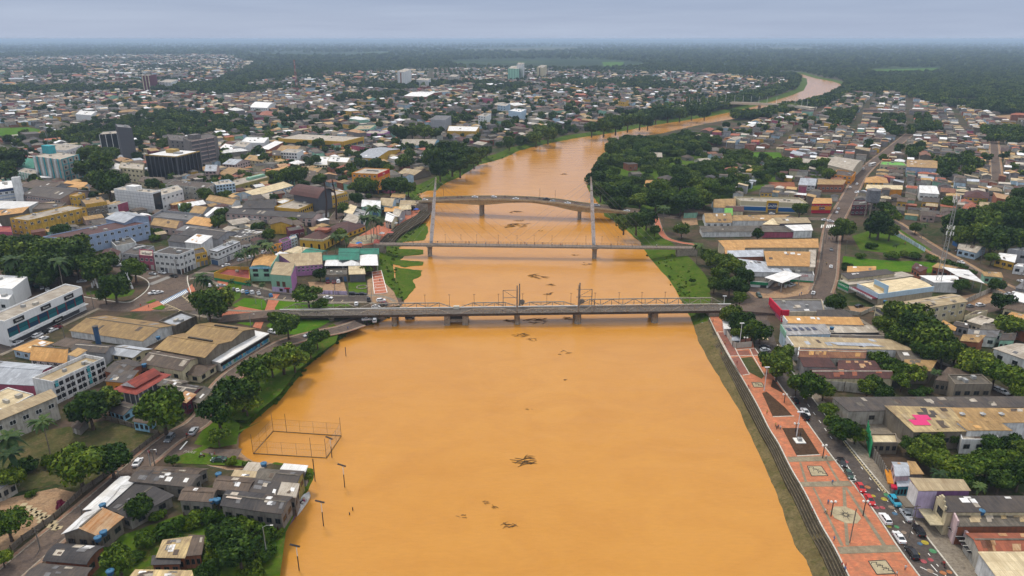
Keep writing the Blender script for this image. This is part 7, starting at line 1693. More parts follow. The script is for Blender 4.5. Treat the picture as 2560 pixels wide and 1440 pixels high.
for nm, lb, q, hh, wc_, rc_, rf, ns_, wn_ in nn:
 kw = dict(hb=hh) if isinstance(hh, tuple) else dict(h=hh)
 B(nm, lb, 'house' if 'house' in nm or 'villa' in nm or 'home' in nm or 'cottage' in nm else BK, q, roof=rf, wc=wc_, rc=rc_, sheets=ns_, wins=wn_, frame='w', stain=.5, rise=(.6 if rf == 'shed' else None), lm={'maroon_house': 'maroon house', 'big_vault_hall': 'vaulted market hall', 'yellow_villa': 'yellow villa', 'orange_bar_hall': 'long orange hall', 'white_gym': 'white roofed gym', 'yellow_big_villa': 'large yellow villa', 'blue_hall': 'pale blue street hall', 'orange_forest_house': 'orange roofed wood house', 'yellow_forest_house': 'yellow wood house', 'dark_long_hall': 'long dark hall', 'white_house': 'white gabled house'}.get(nm), **kw)
b = B('sewing_shop', 'white shop with red lettered sign beside the gas station', BK, [(1978, 684), (2036, 688), (2030, 668), (1977, 667)], hb=(0, 703), wc='white', rc='steel', stain=.2, lm='lettered white shop')
signboard(b, 'f', .5, b.h - .6, b.L * .98, 1.7, W('white'), 'SINGER', plain('sign_red', (.5, .02, .03)), 1.6, .15); band(b, 'f', 0, .9, W('green'), 'green_base', 0, 1, .06); shopfronts(b, 'r', 2)
b = B('station_shop', 'green and white gas station shop', BK, [(1876, 703), (1921, 706), (1938, 690), (1885, 684)], hb=(0, 717), wc='white', rc='mossy', stain=.2); band(b, 'f', b.h - 1.6, b.h - .1, W('green'), 'green_band', 0, 1, .1); facept(b, 'f', .75, .1, SHUT[1], 'door', 3.0, 2.2)
b = B('gas_station_canopy', 'white slanted gas station canopy on thin posts', 'canopy', [(1914, 694), (1955, 707), (2002, 689), (1963, 678)], 5.2, roof='shed', rise=.1, wc='white', rc='white', open_=True, lm='gas station canopy')
for s_ in (.3, .7):
 p = b.S(s_, .5); m = MB(); m.box((p.x, p.y, .8), (.9, .5, 1.6), W('white')); m.box((p.x, p.y, 1.75), (1.0, .6, .3), W('green')); m.build('fuel_pump', None, b.root)
b = B('light_blue_store', 'store with pale blue fascia and long cream roof', BK, [(2144, 711), (2197, 737), (2334, 718)], hb=(1, 764), wc='beige', rc='cream', roof='arch', axis='y', rise=.8, lm='pale blue fascia store', stain=.5, over=-.2)
for fc in 'fr': band(b, fc, b.h - 2.0, b.h + .5, W('paleblue', .15), 'fascia', 0, 1, .12, .3)
windows(b, 'f', 3, 1, 'w', (2.2, 1.8), 3.5); windows(b, 'r', 5, 1, 'd', (1.8, 1.6), 3.0); band(b, 'f', 3.4, 3.7, W('maroon'), 'awning', -.1, 1, 1.6, 3.2); band(b, 'f', 3.2, 4.1, W('white'), 'awning_edge', -.1, 1, 3.25, .15); text(b.root, 'Casa da Moto', 1.0, (b.L * .5, -3.45, 3.65), 0, plain('letter_navy', (.02, .03, .10)))
m = MB(); m.box((0, 0, 0), (9.5, .3, 4.2), plain('billboard', (.30, .45, .58))); o = m.build('billboard', None, b.root); p = b.S(.75, .12); o.location = (p.x, p.y, b.h + 2.2); m = MB(); m.box((-1, -.18, -.9), (7, .06, 1.6), plain('billboard_sand', (.5, .38, .2))); m.build('billboard_print', None, o)
b = B('green_sign_store', 'pale store with green sign board at the crossroads', BK, [(2097, 702), (2123, 714), (2282, 691)], hb=(1, 733), wc='offwhite', rc='pale', roof='shed', axis='y', rise=.4, lm='green sign store', stain=.3, sheets=4); signboard(b, 'f', .5, b.h - 1.2, b.L * .99, 3.4, W('green', .1), 'FARMACIA', PAINT_W, 1.4, .15)
for lb, q, hh, wc_, rc_, rf, nm in (('dark sheet roof with cream street wall by crossroads', [(2104, 684), (2121, 698), (2236, 686), (2215, 676)], 5.5, 'cream', 'dark', 'shed', 'cream_wall_store'), ('narrow orange roof by the green field', [(2119, 680), (2188, 679), (2188, 669), (2120, 669)], 4.5, 'beige', 'orange', 'shed', 'orange_strip_store'), ('white lean-to roof behind the lattice mast', [(2303, 690), (2336, 706), (2396, 708), (2390, 692)], 5, 'white', 'white', 'shed', 'white_lean_to'),
 ('great tilted white roof over an open garage', [(2357, 668), (2396, 691), (2458, 710), (2420, 679)], 6, 'brick', 'white', 'shed', 'open_garage'), ('brown hip roof behind the tilted white roof', [(2332, 667), (2372, 676), (2412, 672), (2360, 660)], 5, 'brick', 'tan', 'gable', 'brown_hip_house'), ('rusty lean-to by the field edge', [(2280, 668), (2300, 680), (2318, 672), (2290, 660)], 4, 'brick', 'maroon', 'shed', 'rusty_lean_to'), ('low green and tan kiosk by the far street', [(2462, 690), (2506, 694), (2500, 684), (2455, 682)], 4, 'mint', 'tan', 'shed', 'kiosk'),
 ('yellow fronted shop with white canopy by far street', [(2489, 645), (2535, 656), (2540, 640), (2500, 635)], 4.5, 'yellow', 'white', 'shed', 'yellow_kiosk'), ('grey warehouse with white roof at the right edge', [(2520, 622), (2600, 632), (2600, 620), (2545, 619)], 7, 'grey', 'white', 'flat', 'grey_warehouse'), ('white garage with low roof by the blue fence', [(2395, 622), (2440, 632), (2465, 618), (2400, 616)], 4, 'paleblue', 'pale', 'gable', 'garage'), ('white flat house at the right edge below grey warehouse', [(2535, 664), (2600, 672), (2600, 660), (2545, 658)], 4.5, 'white', 'white', 'flat', 'white_flat_house'),
 ('grey roofs behind the right hand lot wall', [(2540, 720), (2610, 735), (2610, 715), (2560, 706)], 4, 'grey', 'steel', 'shed', 'grey_roof_shed'), ('white corner house beyond the walled lot', [(2530, 748), (2600, 768), (2600, 740), (2545, 735)], 5, 'white', 'white', 'gable', 'white_corner_house'), ('brown and cream gabled house by the lot', [(2510, 770), (2570, 782), (2600, 768), (2545, 757)], 4.5, 'cream', 'brown', 'gable', 'gabled_house'), ('orange roof strip at the right edge', [(2515, 793), (2600, 812), (2600, 800), (2530, 784)], 4.5, 'cream', 'orange', 'shed', 'orange_strip'),
 ('small yellow annex at the end of the long beige block', [(2412, 789), (2444, 785), (2470, 775), (2440, 776)], 6, 'cream', 'brown', 'flat', 'yellow_annex'), ('pale grey roof below the long beige block', [(2420, 803), (2455, 813), (2487, 803), (2450, 792)], 4.5, 'beige', 'pale', 'shed', 'pale_roof_shed'), ('brown grey hip roof among back yards', [(2450, 825), (2505, 832), (2520, 818), (2470, 808)], 4.5, 'white', 'mossy', 'gable', 'hip_house'), ('dark roofed house with turquoise skylight', [(2420, 838), (2490, 843), (2500, 825), (2425, 822)], 4.5, 'white', 'steel', 'gable', 'skylight_house'),
 ('brick house with tan roof beside the big trees', [(2403, 852), (2445, 856), (2460, 842), (2410, 840)], 5.5, 'brick', 'tan', 'shed', 'brick_house'), ('dark gabled house with mint wall', [(2500, 850), (2535, 850), (2540, 832), (2510, 834)], 5, 'mint', 'dark', 'gable', 'mint_wall_house'), ('long dark roof at the right edge', [(2485, 805), (2600, 840), (2600, 812), (2530, 797)], 4.5, 'brick', 'dark', 'gable', 'long_dark_house'), ('orange lean-to by the big dark trees', [(2352, 814), (2386, 826), (2388, 822), (2358, 806)], 4, 'grey', 'orange', 'shed', 'orange_lean_to'),
 ('small dark gable under the long beige block', [(2385, 812), (2420, 820), (2418, 808), (2392, 804)], 4, 'grey', 'dark', 'gable', 'dark_gable_house'), ('large white stained roof at the right edge', [(2485, 872), (2600, 912), (2600, 868), (2540, 862)], 5, 'white', 'pale', 'shed', 'white_stained_hall'), ('white house behind the garden thicket', [(2405, 1098), (2500, 1098), (2490, 1080), (2400, 1082)], 5, 'white', 'pale', 'flat', 'white_back_house')):
 B(nm, lb, 'house' if 'house' in nm else BK, q, hh, roof=rf, rise=(.5 if rf == 'shed' else None), wc=wc_, rc=rc_, sheets=2, wins='f3x1', frame='d', stain=.5, open_=(nm == 'open_garage'), lm={'open_garage': 'tilted white garage roof', 'yellow_kiosk': 'yellow fronted shop', 'skylight_house': 'turquoise skylight house', 'white_back_house': 'white back house'}.get(nm))
b = B('beige_school', 'long beige three storey block with brown slatted roof', BK, [(2189, 766), (2223, 785), (2417, 753)], hb=(2, 800), wc='cream', rc='beige', wins='r9x2@2.5', lm='long beige block', stain=.5, sheets=16, sheetc=['brown', 'mossy', 'pale'], roof='gable', axis='y', rise=.9, ac='r8')
for z in (.25, .55, .8): band(b, 'f', b.h * z, b.h * z + 1.2, W('dkgrey'), 'window_band', .08, .85, .06)
p = at(2173, 546, ZG); t = thing('water_tower', 'round grey water tower tank on thin legs', 'water tower', p); landmark(p, 'grey water tower')
zt_ = atY(2173, 474, p.y).z - ZG; zb_ = atY(2173, 503, p.y).z - ZG; r_ = 16 * mpp(2173, 546)
m = MB(); m.tube([(0, 0, zb_ - .8), (0, 0, zb_), (0, 0, zt_), (0, 0, zt_ + .9)], [r_ * .72, r_, r_, r_ * .3], 24); m.build('tank', ground_mat('tower_conc', (.15, .15, .16), (.24, .24, .25), (.08, .08, .085), .35), t, False)
for k in range(6):
 a = k * math.pi / 3; m = MB(); m.beam((r_ * .8 * math.cos(a), r_ * .8 * math.sin(a), 0), (r_ * .75 * math.cos(a), r_ * .75 * math.sin(a), zb_), .5); m.build('leg', CONC, t)
def mast(bx_, by_, tx_, ty_, w0, label, mats, ant=True):
 p = at(bx_, by_, ZG); tp = atY(tx_, ty_, p.y); hh = tp.z - ZG
 t = thing('lattice_mast', label, 'mast', p)
 n_ = int(hh / 4)
 cs = [(math.cos(a) , math.sin(a)) for a in (.5, 2.6, 4.7)]
 W_ = lambda z: w0 * (1 - .62 * z / hh)
 for i, (cx_, cy_) in enumerate(cs):
  m = MB(); m.beam((cx_ * w0, cy_ * w0, 0), (cx_ * W_(hh), cy_ * W_(hh), hh), .16 * w0 / 1.2); m.build('leg', mats[0], t)
 for k in range(n_):
  z0, z1 = hh * k / n_, hh * (k + 1) / n_; m = MB()
  for i in range(3):
   a, c = cs[i], cs[(i + 1) % 3]
   m.beam((a[0] * W_(z0), a[1] * W_(z0), z0), (c[0] * W_(z1), c[1] * W_(z1), z1), .06 * w0 / 1.2); m.beam((a[0] * W_(z1), a[1] * W_(z1), z1), (c[0] * W_(z1), c[1] * W_(z1), z1), .06 * w0 / 1.2)
  m.build('bracing', mats[(k // 2) % len(mats)], t)
 if ant:
  for zf in (.99, .95, .62, .68):
   for k in range(5):
    a = k * 1.26 + zf * 9; m = MB(); m.box((1.5 * math.cos(a), 1.5 * math.sin(a), hh * zf), (.28, .28, 1.7)); m.build('antenna', PAINT_W, t)
 return t
mast(2343, 728, 2374, 490, 1.5, 'tall grey lattice mast with white antennas', [STEEL]); landmark(at(2343, 728), 'grey lattice mast')
mast(742, 222, 741, 150, 3.2, 'red and white lattice mast far away', [plain('mast_red', (.4, .04, .03)), PAINT_W], False)
mast(124, 375, 116, 285, 1.2, 'thin grey mast behind the turquoise mill', [STEEL], False)
mast(1491, 235, 1491, 193, 1.4, 'thin pale mast among far river houses', [STEEL], False)
p = at(252, 884, ZG); t = thing('water_column', 'tall dark blue water column tank', 'water tank', p); m = MB(); m.tube([(0, 0, 0), (0, 0, 11.5)], .95, 16, plain('column_blue', (.03, .075, .15), .5)); m.build('tank', None, t, False); m = MB(); m.tube([(0, 0, 11.5), (0, 0, 11.7)], 1.1, 16, FRAME_D); m.build('cap', None, t)
for x, y, z, l_ in ((547, 1192, 3, 'blue water tank on a stand behind brown plank house'), (531, 1257, 4, 'left of twin blue tanks beside stilted roofs'), (545, 1257, 4, 'right of twin blue tanks beside stilted roofs'), (660, 1166, 4, 'dark blue tank on the pale flat roof'), (260, 1338, 4, 'upper blue tank beside the rust gable'), (246, 1352, 4, 'lower blue tank beside the rust gable'), (258, 1270, 4, 'dark blue tank at the white shed end'),
 (277, 1436, 4, 'blue tank above the tan roof at bottom edge'), (361, 917, 5, 'blue tank on the grey brown roof'), (281, 955, 4, 'blue tank by the veranda house back wall'), (2079, 824, 6, 'blue green tank beside the solar panels'), (2287, 868, 6, 'blue tank at the end of the long beige roof'), (2212, 757, 2, 'bright blue tarp covered tank beside blue store'), (2452, 1285, 6, 'blue dish tank on the grey patched hall'), (396, 848, 7, 'small blue tank on the tan warehouse annex')):
 tank(x, y, z, l_, 1.05, 'blue water tanks')
# ================================================================== TREES one by one: x y r kind in the photograph
TREES = """195 1165 62 b,275 1148 48 b,18 1310 46 b,345 1272 36 d,405 1025 60 b,222 1022 52 d,268 1000 38 d,105 1055 36 p,20 1095 40 p,25 1135 36 p,60 1165 34 u,130 1152 28 u,30 1195 34 b,5 1395 26 b,430 1150 17 b,578 1152 16 u,615 1160 12 u,
370 1350 36 u,425 1320 40 u,295 1400 42 b,262 1385 24 u,480 1300 32 u,520 1290 34 u,450 1362 28 u,560 1342 48 b,600 1388 56 d,535 1400 36 u,612 1312 36 u,660 1335 32 u,668 1385 32 u,630 1430 34 u,698 1332 16 u,520 1430 30 b,392 1290 22 u,342 1392 22 u,572 1292 28 u,76 1236 14 u,770 1192 13 b,
545 1030 50 s,602 975 52 s,560 992 38 s,642 930 46 s,705 890 44 s,678 908 34 s,615 1010 30 s,545 1090 26 s,735 902 28 s,775 872 24 s,792 846 26 s,520 765 46 d,545 750 40 d,500 692 24 p,516 700 22 p,770 738 36 s,800 760 22 s,690 797 20 d,718 815 32 d,
240 675 36 d,265 655 28 d,335 672 32 b,285 718 36 d,262 736 22 d,310 698 20 d,20 640 46 d,70 625 44 d,120 635 46 d,170 640 46 d,195 615 30 d,40 670 40 d,90 672 40 d,140 672 42 d,190 660 36 d,216 648 30 d,8 610 30 d,60 700 28 d,112 700 24 d,145 655 30 p,30 650 30 p,
597 638 20 p,615 630 20 p,634 622 22 p,655 608 22 p,669 615 22 p,930 522 26 p,912 545 22 p,940 548 20 p,925 546 24 p,948 560 16 p,836 592 18 p,862 592 18 p,850 590 20 d,578 702 12 p,620 706 12 p,655 711 12 p,915 674 14 s,800 686 17 d,
370 580 16 u,402 580 18 u,345 590 16 u,386 596 16 u,420 578 12 u,545 555 18 d,270 460 36 d,248 452 28 d,300 455 26 d,465 520 16 d,30 400 30 d,10 430 34 d,222 390 30 d,252 410 34 d,210 422 28 d,276 388 24 d,730 440 26 d,705 446 22 d,752 436 20 d,797 358 16 d,660 395 16 d,800 452 18 d,
910 465 24 d,928 470 20 d,975 465 24 d,1000 465 26 d,1020 470 20 d,885 470 18 d,790 400 14 d,775 406 14 d,900 410 16 d,940 412 18 d,962 415 16 d,1010 405 24 d,1085 395 30 d,1110 380 28 d,1140 378 28 d,1165 390 26 d,1185 400 20 d,1130 405 32 d,1100 425 26 d,1150 415 26 d,1176 384 22 d,1202 385 18 d,1217 378 14 d,
1030 330 20 d,1000 335 22 d,1060 330 24 d,1090 335 18 d,1273 358 16 d,1350 330 22 d,1370 335 22 d,1340 345 20 d,1385 325 20 d,1265 310 12 d,1480 320 20 d,1510 315 24 d,1540 310 24 d,1570 305 22 d,1600 300 22 d,1620 305 18 d,1640 290 18 d,1670 286 18 d,1700 285 18 d,1730 280 18 d,1762 283 16 d,
1830 790 28 d,1852 810 34 d,1882 825 30 d,1845 836 20 d,1902 832 26 d,1945 915 38 d,1960 888 26 d,1920 906 28 d,2020 965 42 b,2060 976 26 b,1992 962 26 b,2070 1025 24 b,2110 1075 36 b,2085 1060 26 b,2140 1085 26 b,1745 615 18 p,1770 640 22 d,1790 655 24 d,1815 660 28 d,1840 670 28 d,1860 690 24 d,1800 690 26 d,1825 715 28 d,1850 720 24 d,1786 712 20 d,1850 745 18 d,
1705 575 20 d,1592 555 30 d,1560 560 24 d,1617 546 26 d,1637 576 14 d,1730 702 9 u,2000 525 20 d,1895 585 16 d,2090 758 26 d,2110 570 28 d,2094 582 20 d,2200 560 36 d,2226 576 24 d,2178 570 22 d,2215 520 26 s,2222 540 24 s,2240 612 10 p,2290 570 14 d,2310 562 14 p,2180 615 16 u,2230 640 20 u,2262 636 16 u,2290 641 18 u,2330 646 16 u,2370 660 20 u,2402 670 18 u,2430 681 14 u,2150 640 14 u,
2395 555 36 d,2430 550 36 d,2470 560 40 d,2510 560 40 d,2550 560 40 d,2400 590 30 d,2440 590 34 d,2480 602 36 d,2520 600 36 d,2555 604 36 d,2380 572 24 d,2540 520 30 d,2500 530 30 d,2460 535 24 d,2555 490 24 d,2480 645 18 l,2262 800 50 d,2292 822 50 d,2330 850 50 d,2360 876 44 d,2222 816 36 d,2250 842 36 d,2312 882 36 d,2390 882 30 d,
2440 910 44 b,2490 930 44 b,2540 950 40 b,2412 930 24 b,2560 982 30 b,2420 896 30 b,2215 910 30 s,2245 922 30 s,2272 932 30 s,2195 895 22 s,2256 952 26 s,2170 970 26 d,2212 985 24 d,2182 956 22 d,2290 985 22 u,2312 976 18 u,2342 930 16 p,2300 1130 34 d,2340 1150 36 b,2380 1170 36 b,2420 1170 40 b,2470 1160 42 b,2520 1160 42 b,2550 1190 40 d,2500 1200 36 d,2440 1206 30 u,2402 1200 30 b,2480 1112 26 l,2530 1112 30 d,2350 1186 26 p,2330 1112 30 d,2272 1112 24 d,2450 1216 20 p,2560 1132 30 d,2300 1096 24 d,2340 1096 24 d,2382 1096 20 d,
1490 450 26 d,1500 425 24 d,1515 400 24 d,1530 376 20 d,1552 365 18 d,1502 476 26 d,1530 490 28 d,1562 480 28 d,1546 510 24 d,1600 500 26 b,1640 500 30 d,1650 470 26 b,1680 496 28 b,1702 510 28 d,1720 490 26 l,1660 522 22 p,1740 510 24 d,1762 496 24 d,1700 455 24 b,1740 460 24 d,1780 470 22 l,1820 460 22 d"""
for q in TREES.replace('\n', '').split(','):
 x, y, r, k = q.split(); T(float(x), float(y), float(r), k, zb=.6 if False else ZG)
p = at(151, 1268, ZG); t = tree_at(p, 1.7, 'u', True, 'small crimson flowering bush by the yard fence'); t.children[0].data = t.children[0].data.copy(); t.children[0].data.materials[0] = plain('crimson_leaf', (.16, .01, .04))
# ================================================================== HOUSES AND WOODS BETWEEN
def zone(px): return [(p.x, p.y) for p in (at(x, y, ZG) for x, y in px)]
def zang(a, b): d = at(*b) - at(*a); return math.atan2(d.y, d.x)
AL = zang((24, 545), (215, 518)); AR = zang((2066, 690), (2150, 442)) - math.pi / 2
ZONES = [([(-60, 470), (-60, 235), (330, 226), (560, 240), (700, 225), (840, 215), (1000, 228), (1250, 205), (1500, 205), (1760, 222), (1880, 240), (1740, 268), (1640, 280), (1430, 330), (1200, 372), (1060, 425), (1040, 480), (900, 560), (600, 620), (250, 600)], AL, 13.5, .80),
  ([(1690, 350), (1840, 325), (1960, 285), (2060, 268), (2130, 236), (2230, 233), (2330, 262), (2600, 300), (2600, 545), (2380, 545), (2250, 540), (2110, 500), (2020, 425), (1960, 405), (1860, 375)], AR, 12, .86),
  ([(-60, 222), (-60, 146), (300, 138), (560, 138), (640, 158), (560, 200), (520, 214), (330, 222)], AL, 24, .52), ([(600, 224), (640, 204), (850, 184), (1100, 172), (1280, 172), (1700, 182), (1960, 198), (1990, 208), (1880, 236), (1300, 204)], .1, 18, .60),
  ([(2090, 690), (2100, 660), (2560, 740), (2600, 860), (2400, 860)], AR, 14, .25), ([(-60, 640), (-60, 400), (560, 330), (1000, 330), (1060, 425), (900, 560), (600, 660), (430, 600), (250, 620)], AL, 9.5, .95), ([(1690, 480), (2100, 330), (2600, 330), (2600, 560), (2330, 560), (2250, 545), (2110, 520)], AR, 9, .9), ([(1560, 470), (1750, 440), (1760, 530), (1690, 540)], .2, 30, .5), ([(1560, 400), (1640, 360), (1840, 385), (2060, 440), (1900, 460), (1760, 500), (1600, 480)], .3, 17, .22), ([(2625, 330), (3300, 330), (3300, 1300), (2640, 1440)], AR, 13, .7), ([(-70, 300), (-700, 330), (-700, 1300), (-70, 1440)], AL, 13, .7)]
WOODS = [[(120, 352), (200, 320), (420, 285), (640, 300), (610, 335), (430, 345), (330, 360), (200, 372)], [(560, 205), (830, 195), (830, 180), (560, 180)], [(1480, 222), (1700, 225), (1640, 195), (1340, 205)], [(1180, 232), (1260, 240), (1330, 215), (1190, 208)], [(840, 260), (1020, 245), (1010, 232), (850, 240)], [(2180, 300), (2330, 290), (2350, 330), (2230, 345)], [(2330, 425), (2420, 400), (2450, 440), (2350, 452)], [(2060, 292), (2140, 280), (2160, 320), (2080, 332)], [(2235, 382), (2300, 375), (2310, 402)], [(60, 172), (200, 165), (220, 186), (80, 192)], [(300, 202), (420, 195), (440, 216)], [(1090, 300), (1180, 295), (1190, 312), (1100, 318)], [(700, 300), (820, 290), (830, 305), (720, 318)], [(2440, 330), (2600, 320), (2600, 372), (2460, 360)]]
WOODP = [zone(q) for q in WOODS]
def inside(x, y, poly): return bool(inpoly(np.array([x]), np.array([y]), poly)[0])
houses = []; wildt = []
RR = random.Random(77)
WP = ['offwhite', 'white', 'pinkish', 'brick', 'cream', 'beige', 'paleblue', 'offwhite', 'yellow', 'offwhite', 'brick', 'stain', 'stain', 'rose', 'plank', 'concrete', 'mint', 'offwhite', 'brick', 'grey', 'stain', 'concrete', 'plank']
RP = ['dark', 'brown', 'mossy', 'pale', 'mossy', 'clay', 'brown', 'white', 'rust', 'dark', 'brown', 'mossy', 'pale', 'maroon', 'tan', 'beige', 'brown', 'bluegrey', 'dark', 'mossy', 'brown', 'rustpatch', 'dark', 'brown', 'mossy', 'dark', 'rust', 'tan', 'beige', 'white', 'tan']
WORD = dict(dark='dark', brown='brown', mossy='mossy grey', pale='pale', grey='grey', clay='red tiled', orange='orange', white='white', rust='rusty', rustpatch='rust patched', maroon='dark red', tan='tan', beige='beige', bluegrey='bluish')
for zi, (q, an, cell, dens) in enumerate(ZONES):
 poly = zone(q); xs = [p[0] for p in poly]; ys = [p[1] for p in poly]
 cx_, cy_ = sum(xs) / len(xs), sum(ys) / len(ys); R_ = max(max(xs) - min(xs), max(ys) - min(ys)) * .8
 ca, sa = math.cos(an), math.sin(an); n_ = int(R_ / cell)
 for i in range(-n_, n_):
  if i % 6 == 0 and cell < 25 and RR.random() < .75: continue
  for j in range(-n_, n_):
   u, v = i * cell * .95 + RR.uniform(-1.5, 1.5), j * cell + (4 if j % 2 else -2) + RR.uniform(-1.2, 1.2)
   x, y = cx_ + u * ca - v * sa, cy_ + u * sa + v * ca
   px_, py_ = proj(x, y, ZG) if y > 100 else (-999, 0)
   if not (-700 < px_ < 3300 and py_ < 1440): continue
   if not inside(x, y, poly): continue
   if RR.random() < .72 and any(inside(x, y, w) for w in WOODP): wildt.append((x, y, RR.uniform(4.5, 8))); continue
   wv = math.sin(x * .011 + zi) * math.sin(y * .008 + 2 * zi) * .5 + math.sin(x * .003 - y * .004) * .4
   if RR.random() > dens - wv * .35:
    if RR.random() < .95 and free([(x - 2, y - 2), (x + 2, y + 2)]): wildt.append((x, y, RR.uniform(3.4, 7)))
    continue
   w, d = RR.uniform(.55, .95) * min(cell, 16), RR.uniform(.5, .88) * min(cell, 16)
   if RR.random() < .1: w *= 2.3; d *= 1.5
   a = an + RR.choice([0, 0, math.pi / 2]) + RR.uniform(-.05, .05)
   c, s = math.cos(a), math.sin(a)
   P = [(x + i2 * w / 2 * c - j2 * d / 2 * s, y + i2 * w / 2 * s + j2 * d / 2 * c) for i2, j2 in ((-1, -1), (1, -1), (1, 1), (-1, 1))]
   if not free(P): continue
   occupy(P)
   h = RR.choice([3.2, 3.4, 3.6, 4, 6.2]) if w < 18 else RR.uniform(5, 9)
   houses.append((w * d / (x * x + y * y) * (-20 < px_ < 2580 and py_ < 1000), x, y, w, d, h, a, RR.choice(WP), RR.choice(RP), RR.choice(['gable', 'gable', 'shed', 'hip', 'flat'])))
houses.sort(reverse=True)
def hverts(w, d, h, kind):
 x, y = w / 2, d / 2; o = .4
 wall = MB(); roof = MB(); r = .16 * d
 if kind == 'gable':
  wall.add([(-x, -y, -.5), (x, -y, -.5), (x, y, -.5), (-x, y, -.5), (-x, -y, h), (x, -y, h), (x, y, h), (-x, y, h), (-x, 0, h + r), (x, 0, h + r)], [(0, 1, 5, 4), (2, 3, 7, 6), (1, 2, 6, 9, 5), (3, 0, 4, 8, 7)])
  e = h - r * o / y
  roof.add([(-x - o, -y - o, e + .05), (x + o, -y - o, e + .05), (x + o, 0, h + r + .05), (-x - o, 0, h + r + .05), (x + o, y + o, e + .05), (-x - o, y + o, e + .05)], [(0, 1, 2, 3), (3, 2, 4, 5)])
 elif kind == 'hip':
  wall.prism([(-x, -y), (x, -y), (x, y), (-x, y)], -.5, h, None, False); k = max(0, x - y)
  roof.add([(-x - o, -y - o, h), (x + o, -y - o, h), (x + o, y + o, h), (-x - o, y + o, h), (-k, 0, h + r * 1.4), (k, 0, h + r * 1.4)], [(0, 1, 5, 4), (2, 3, 4, 5), (1, 2, 5), (3, 0, 4)])
 else:
  k = r if kind == 'shed' else 0
  wall.add([(-x, -y, -.5), (x, -y, -.5), (x, y, -.5), (-x, y, -.5), (-x, -y, h), (x, -y, h), (x, y, h + k), (-x, y, h + k)], [(0, 1, 5, 4), (1, 2, 6, 5), (2, 3, 7, 6), (3, 0, 4, 7)])
  roof.add([(-x - o, -y - o, h + .05), (x + o, -y - o, h + .05), (x + o, y + o, h + k + .08), (-x - o, y + o, h + k + .08)], [(0, 1, 2, 3)])
 return wall, roof
NIND = 295
for (sz, x, y, w, d, h, a, wc, rc, rf) in houses[:NIND]:
 big = w > 17
 t = thing('large_hall' if big else 'small_house', None, 'house', (x, y, ZG), a, 'halls among the houses' if big else 'small houses of the town')
 wall, roof = hverts(w, d, h, rf)
 wall.build('wall', W(wc, .6), t); roof.build('roof', R(rc), t)
 for f_ in (-1, 1):
  for k in range(2):
   o = link('window', WIN[RR.choice('wd')], t); o.location = ((k - .5) * w * .5, f_ * (d / 2), h * .35); o.rotation_euler = (0, 0, 0 if f_ < 0 else math.pi); o.scale = (1.4, 1, 1.1)
 o = link('door', RR.choice(SHUT), t); o.location = (0, -d / 2, 0); o.scale = (1, 1, 2.1)
 autolabel(t, f'{WORD[rc]} roofed {wc if wc not in ("stain", "pinkish") else "drab"} {"hall" if big else "house"}', (x, y))
def joined(name, L, label):
 V = []; Fs = []; Cc = []
 for (sz, x, y, w, d, h, a, wc, rc, rf) in L:
  c, s = math.cos(a), math.sin(a); j = RR.uniform(.75, 1.2)
  for mb_, cl in zip(hverts(w, d, h, rf), (tuple(v * .9 for v in WALLC[wc]), ROOFC[rc][0])):
   n0 = len(V); V += [(x + vx * c - vy * s, y + vx * s + vy * c, ZG + vz) for vx, vy, vz in mb_.v]
   for f_ in mb_.f: Fs.append(tuple(q + n0 for q in f_)); Cc.append([min(.85, v * j) for v in cl])
 me = bpy.data.meshes.new(name); me.from_pydata(V, [], Fs)
 at_ = me.attributes.new('paint', 'FLOAT_COLOR', 'FACE')
 at_.data.foreach_set('color', np.array([c + [1] for c in Cc], dtype=np.float32).reshape(-1))
 m, n, l, b = nodes('town_paint'); an_ = n.new('ShaderNodeAttribute'); an_.attribute_name = 'paint'; g = n.new('ShaderNodeNewGeometry').outputs['Position']
 hv = n.new('ShaderNodeHueSaturation'); l.new(an_.outputs['Color'], hv.inputs['Color']); l.new(ramp(n, l, noise(n, l, g, .4, 4, .7), .3, .7, .6, 1.3), hv.inputs['Value']); l.new(hv.outputs[0], b.inputs['Base Color']); b.inputs['Roughness'].default_value = .8
 me.materials.append(m)
 return tag(link(name, me), label, 'houses', None, 'stuff')
joined('distant_houses', houses[NIND:], 'countless small far houses with mixed roofs filling both banks')
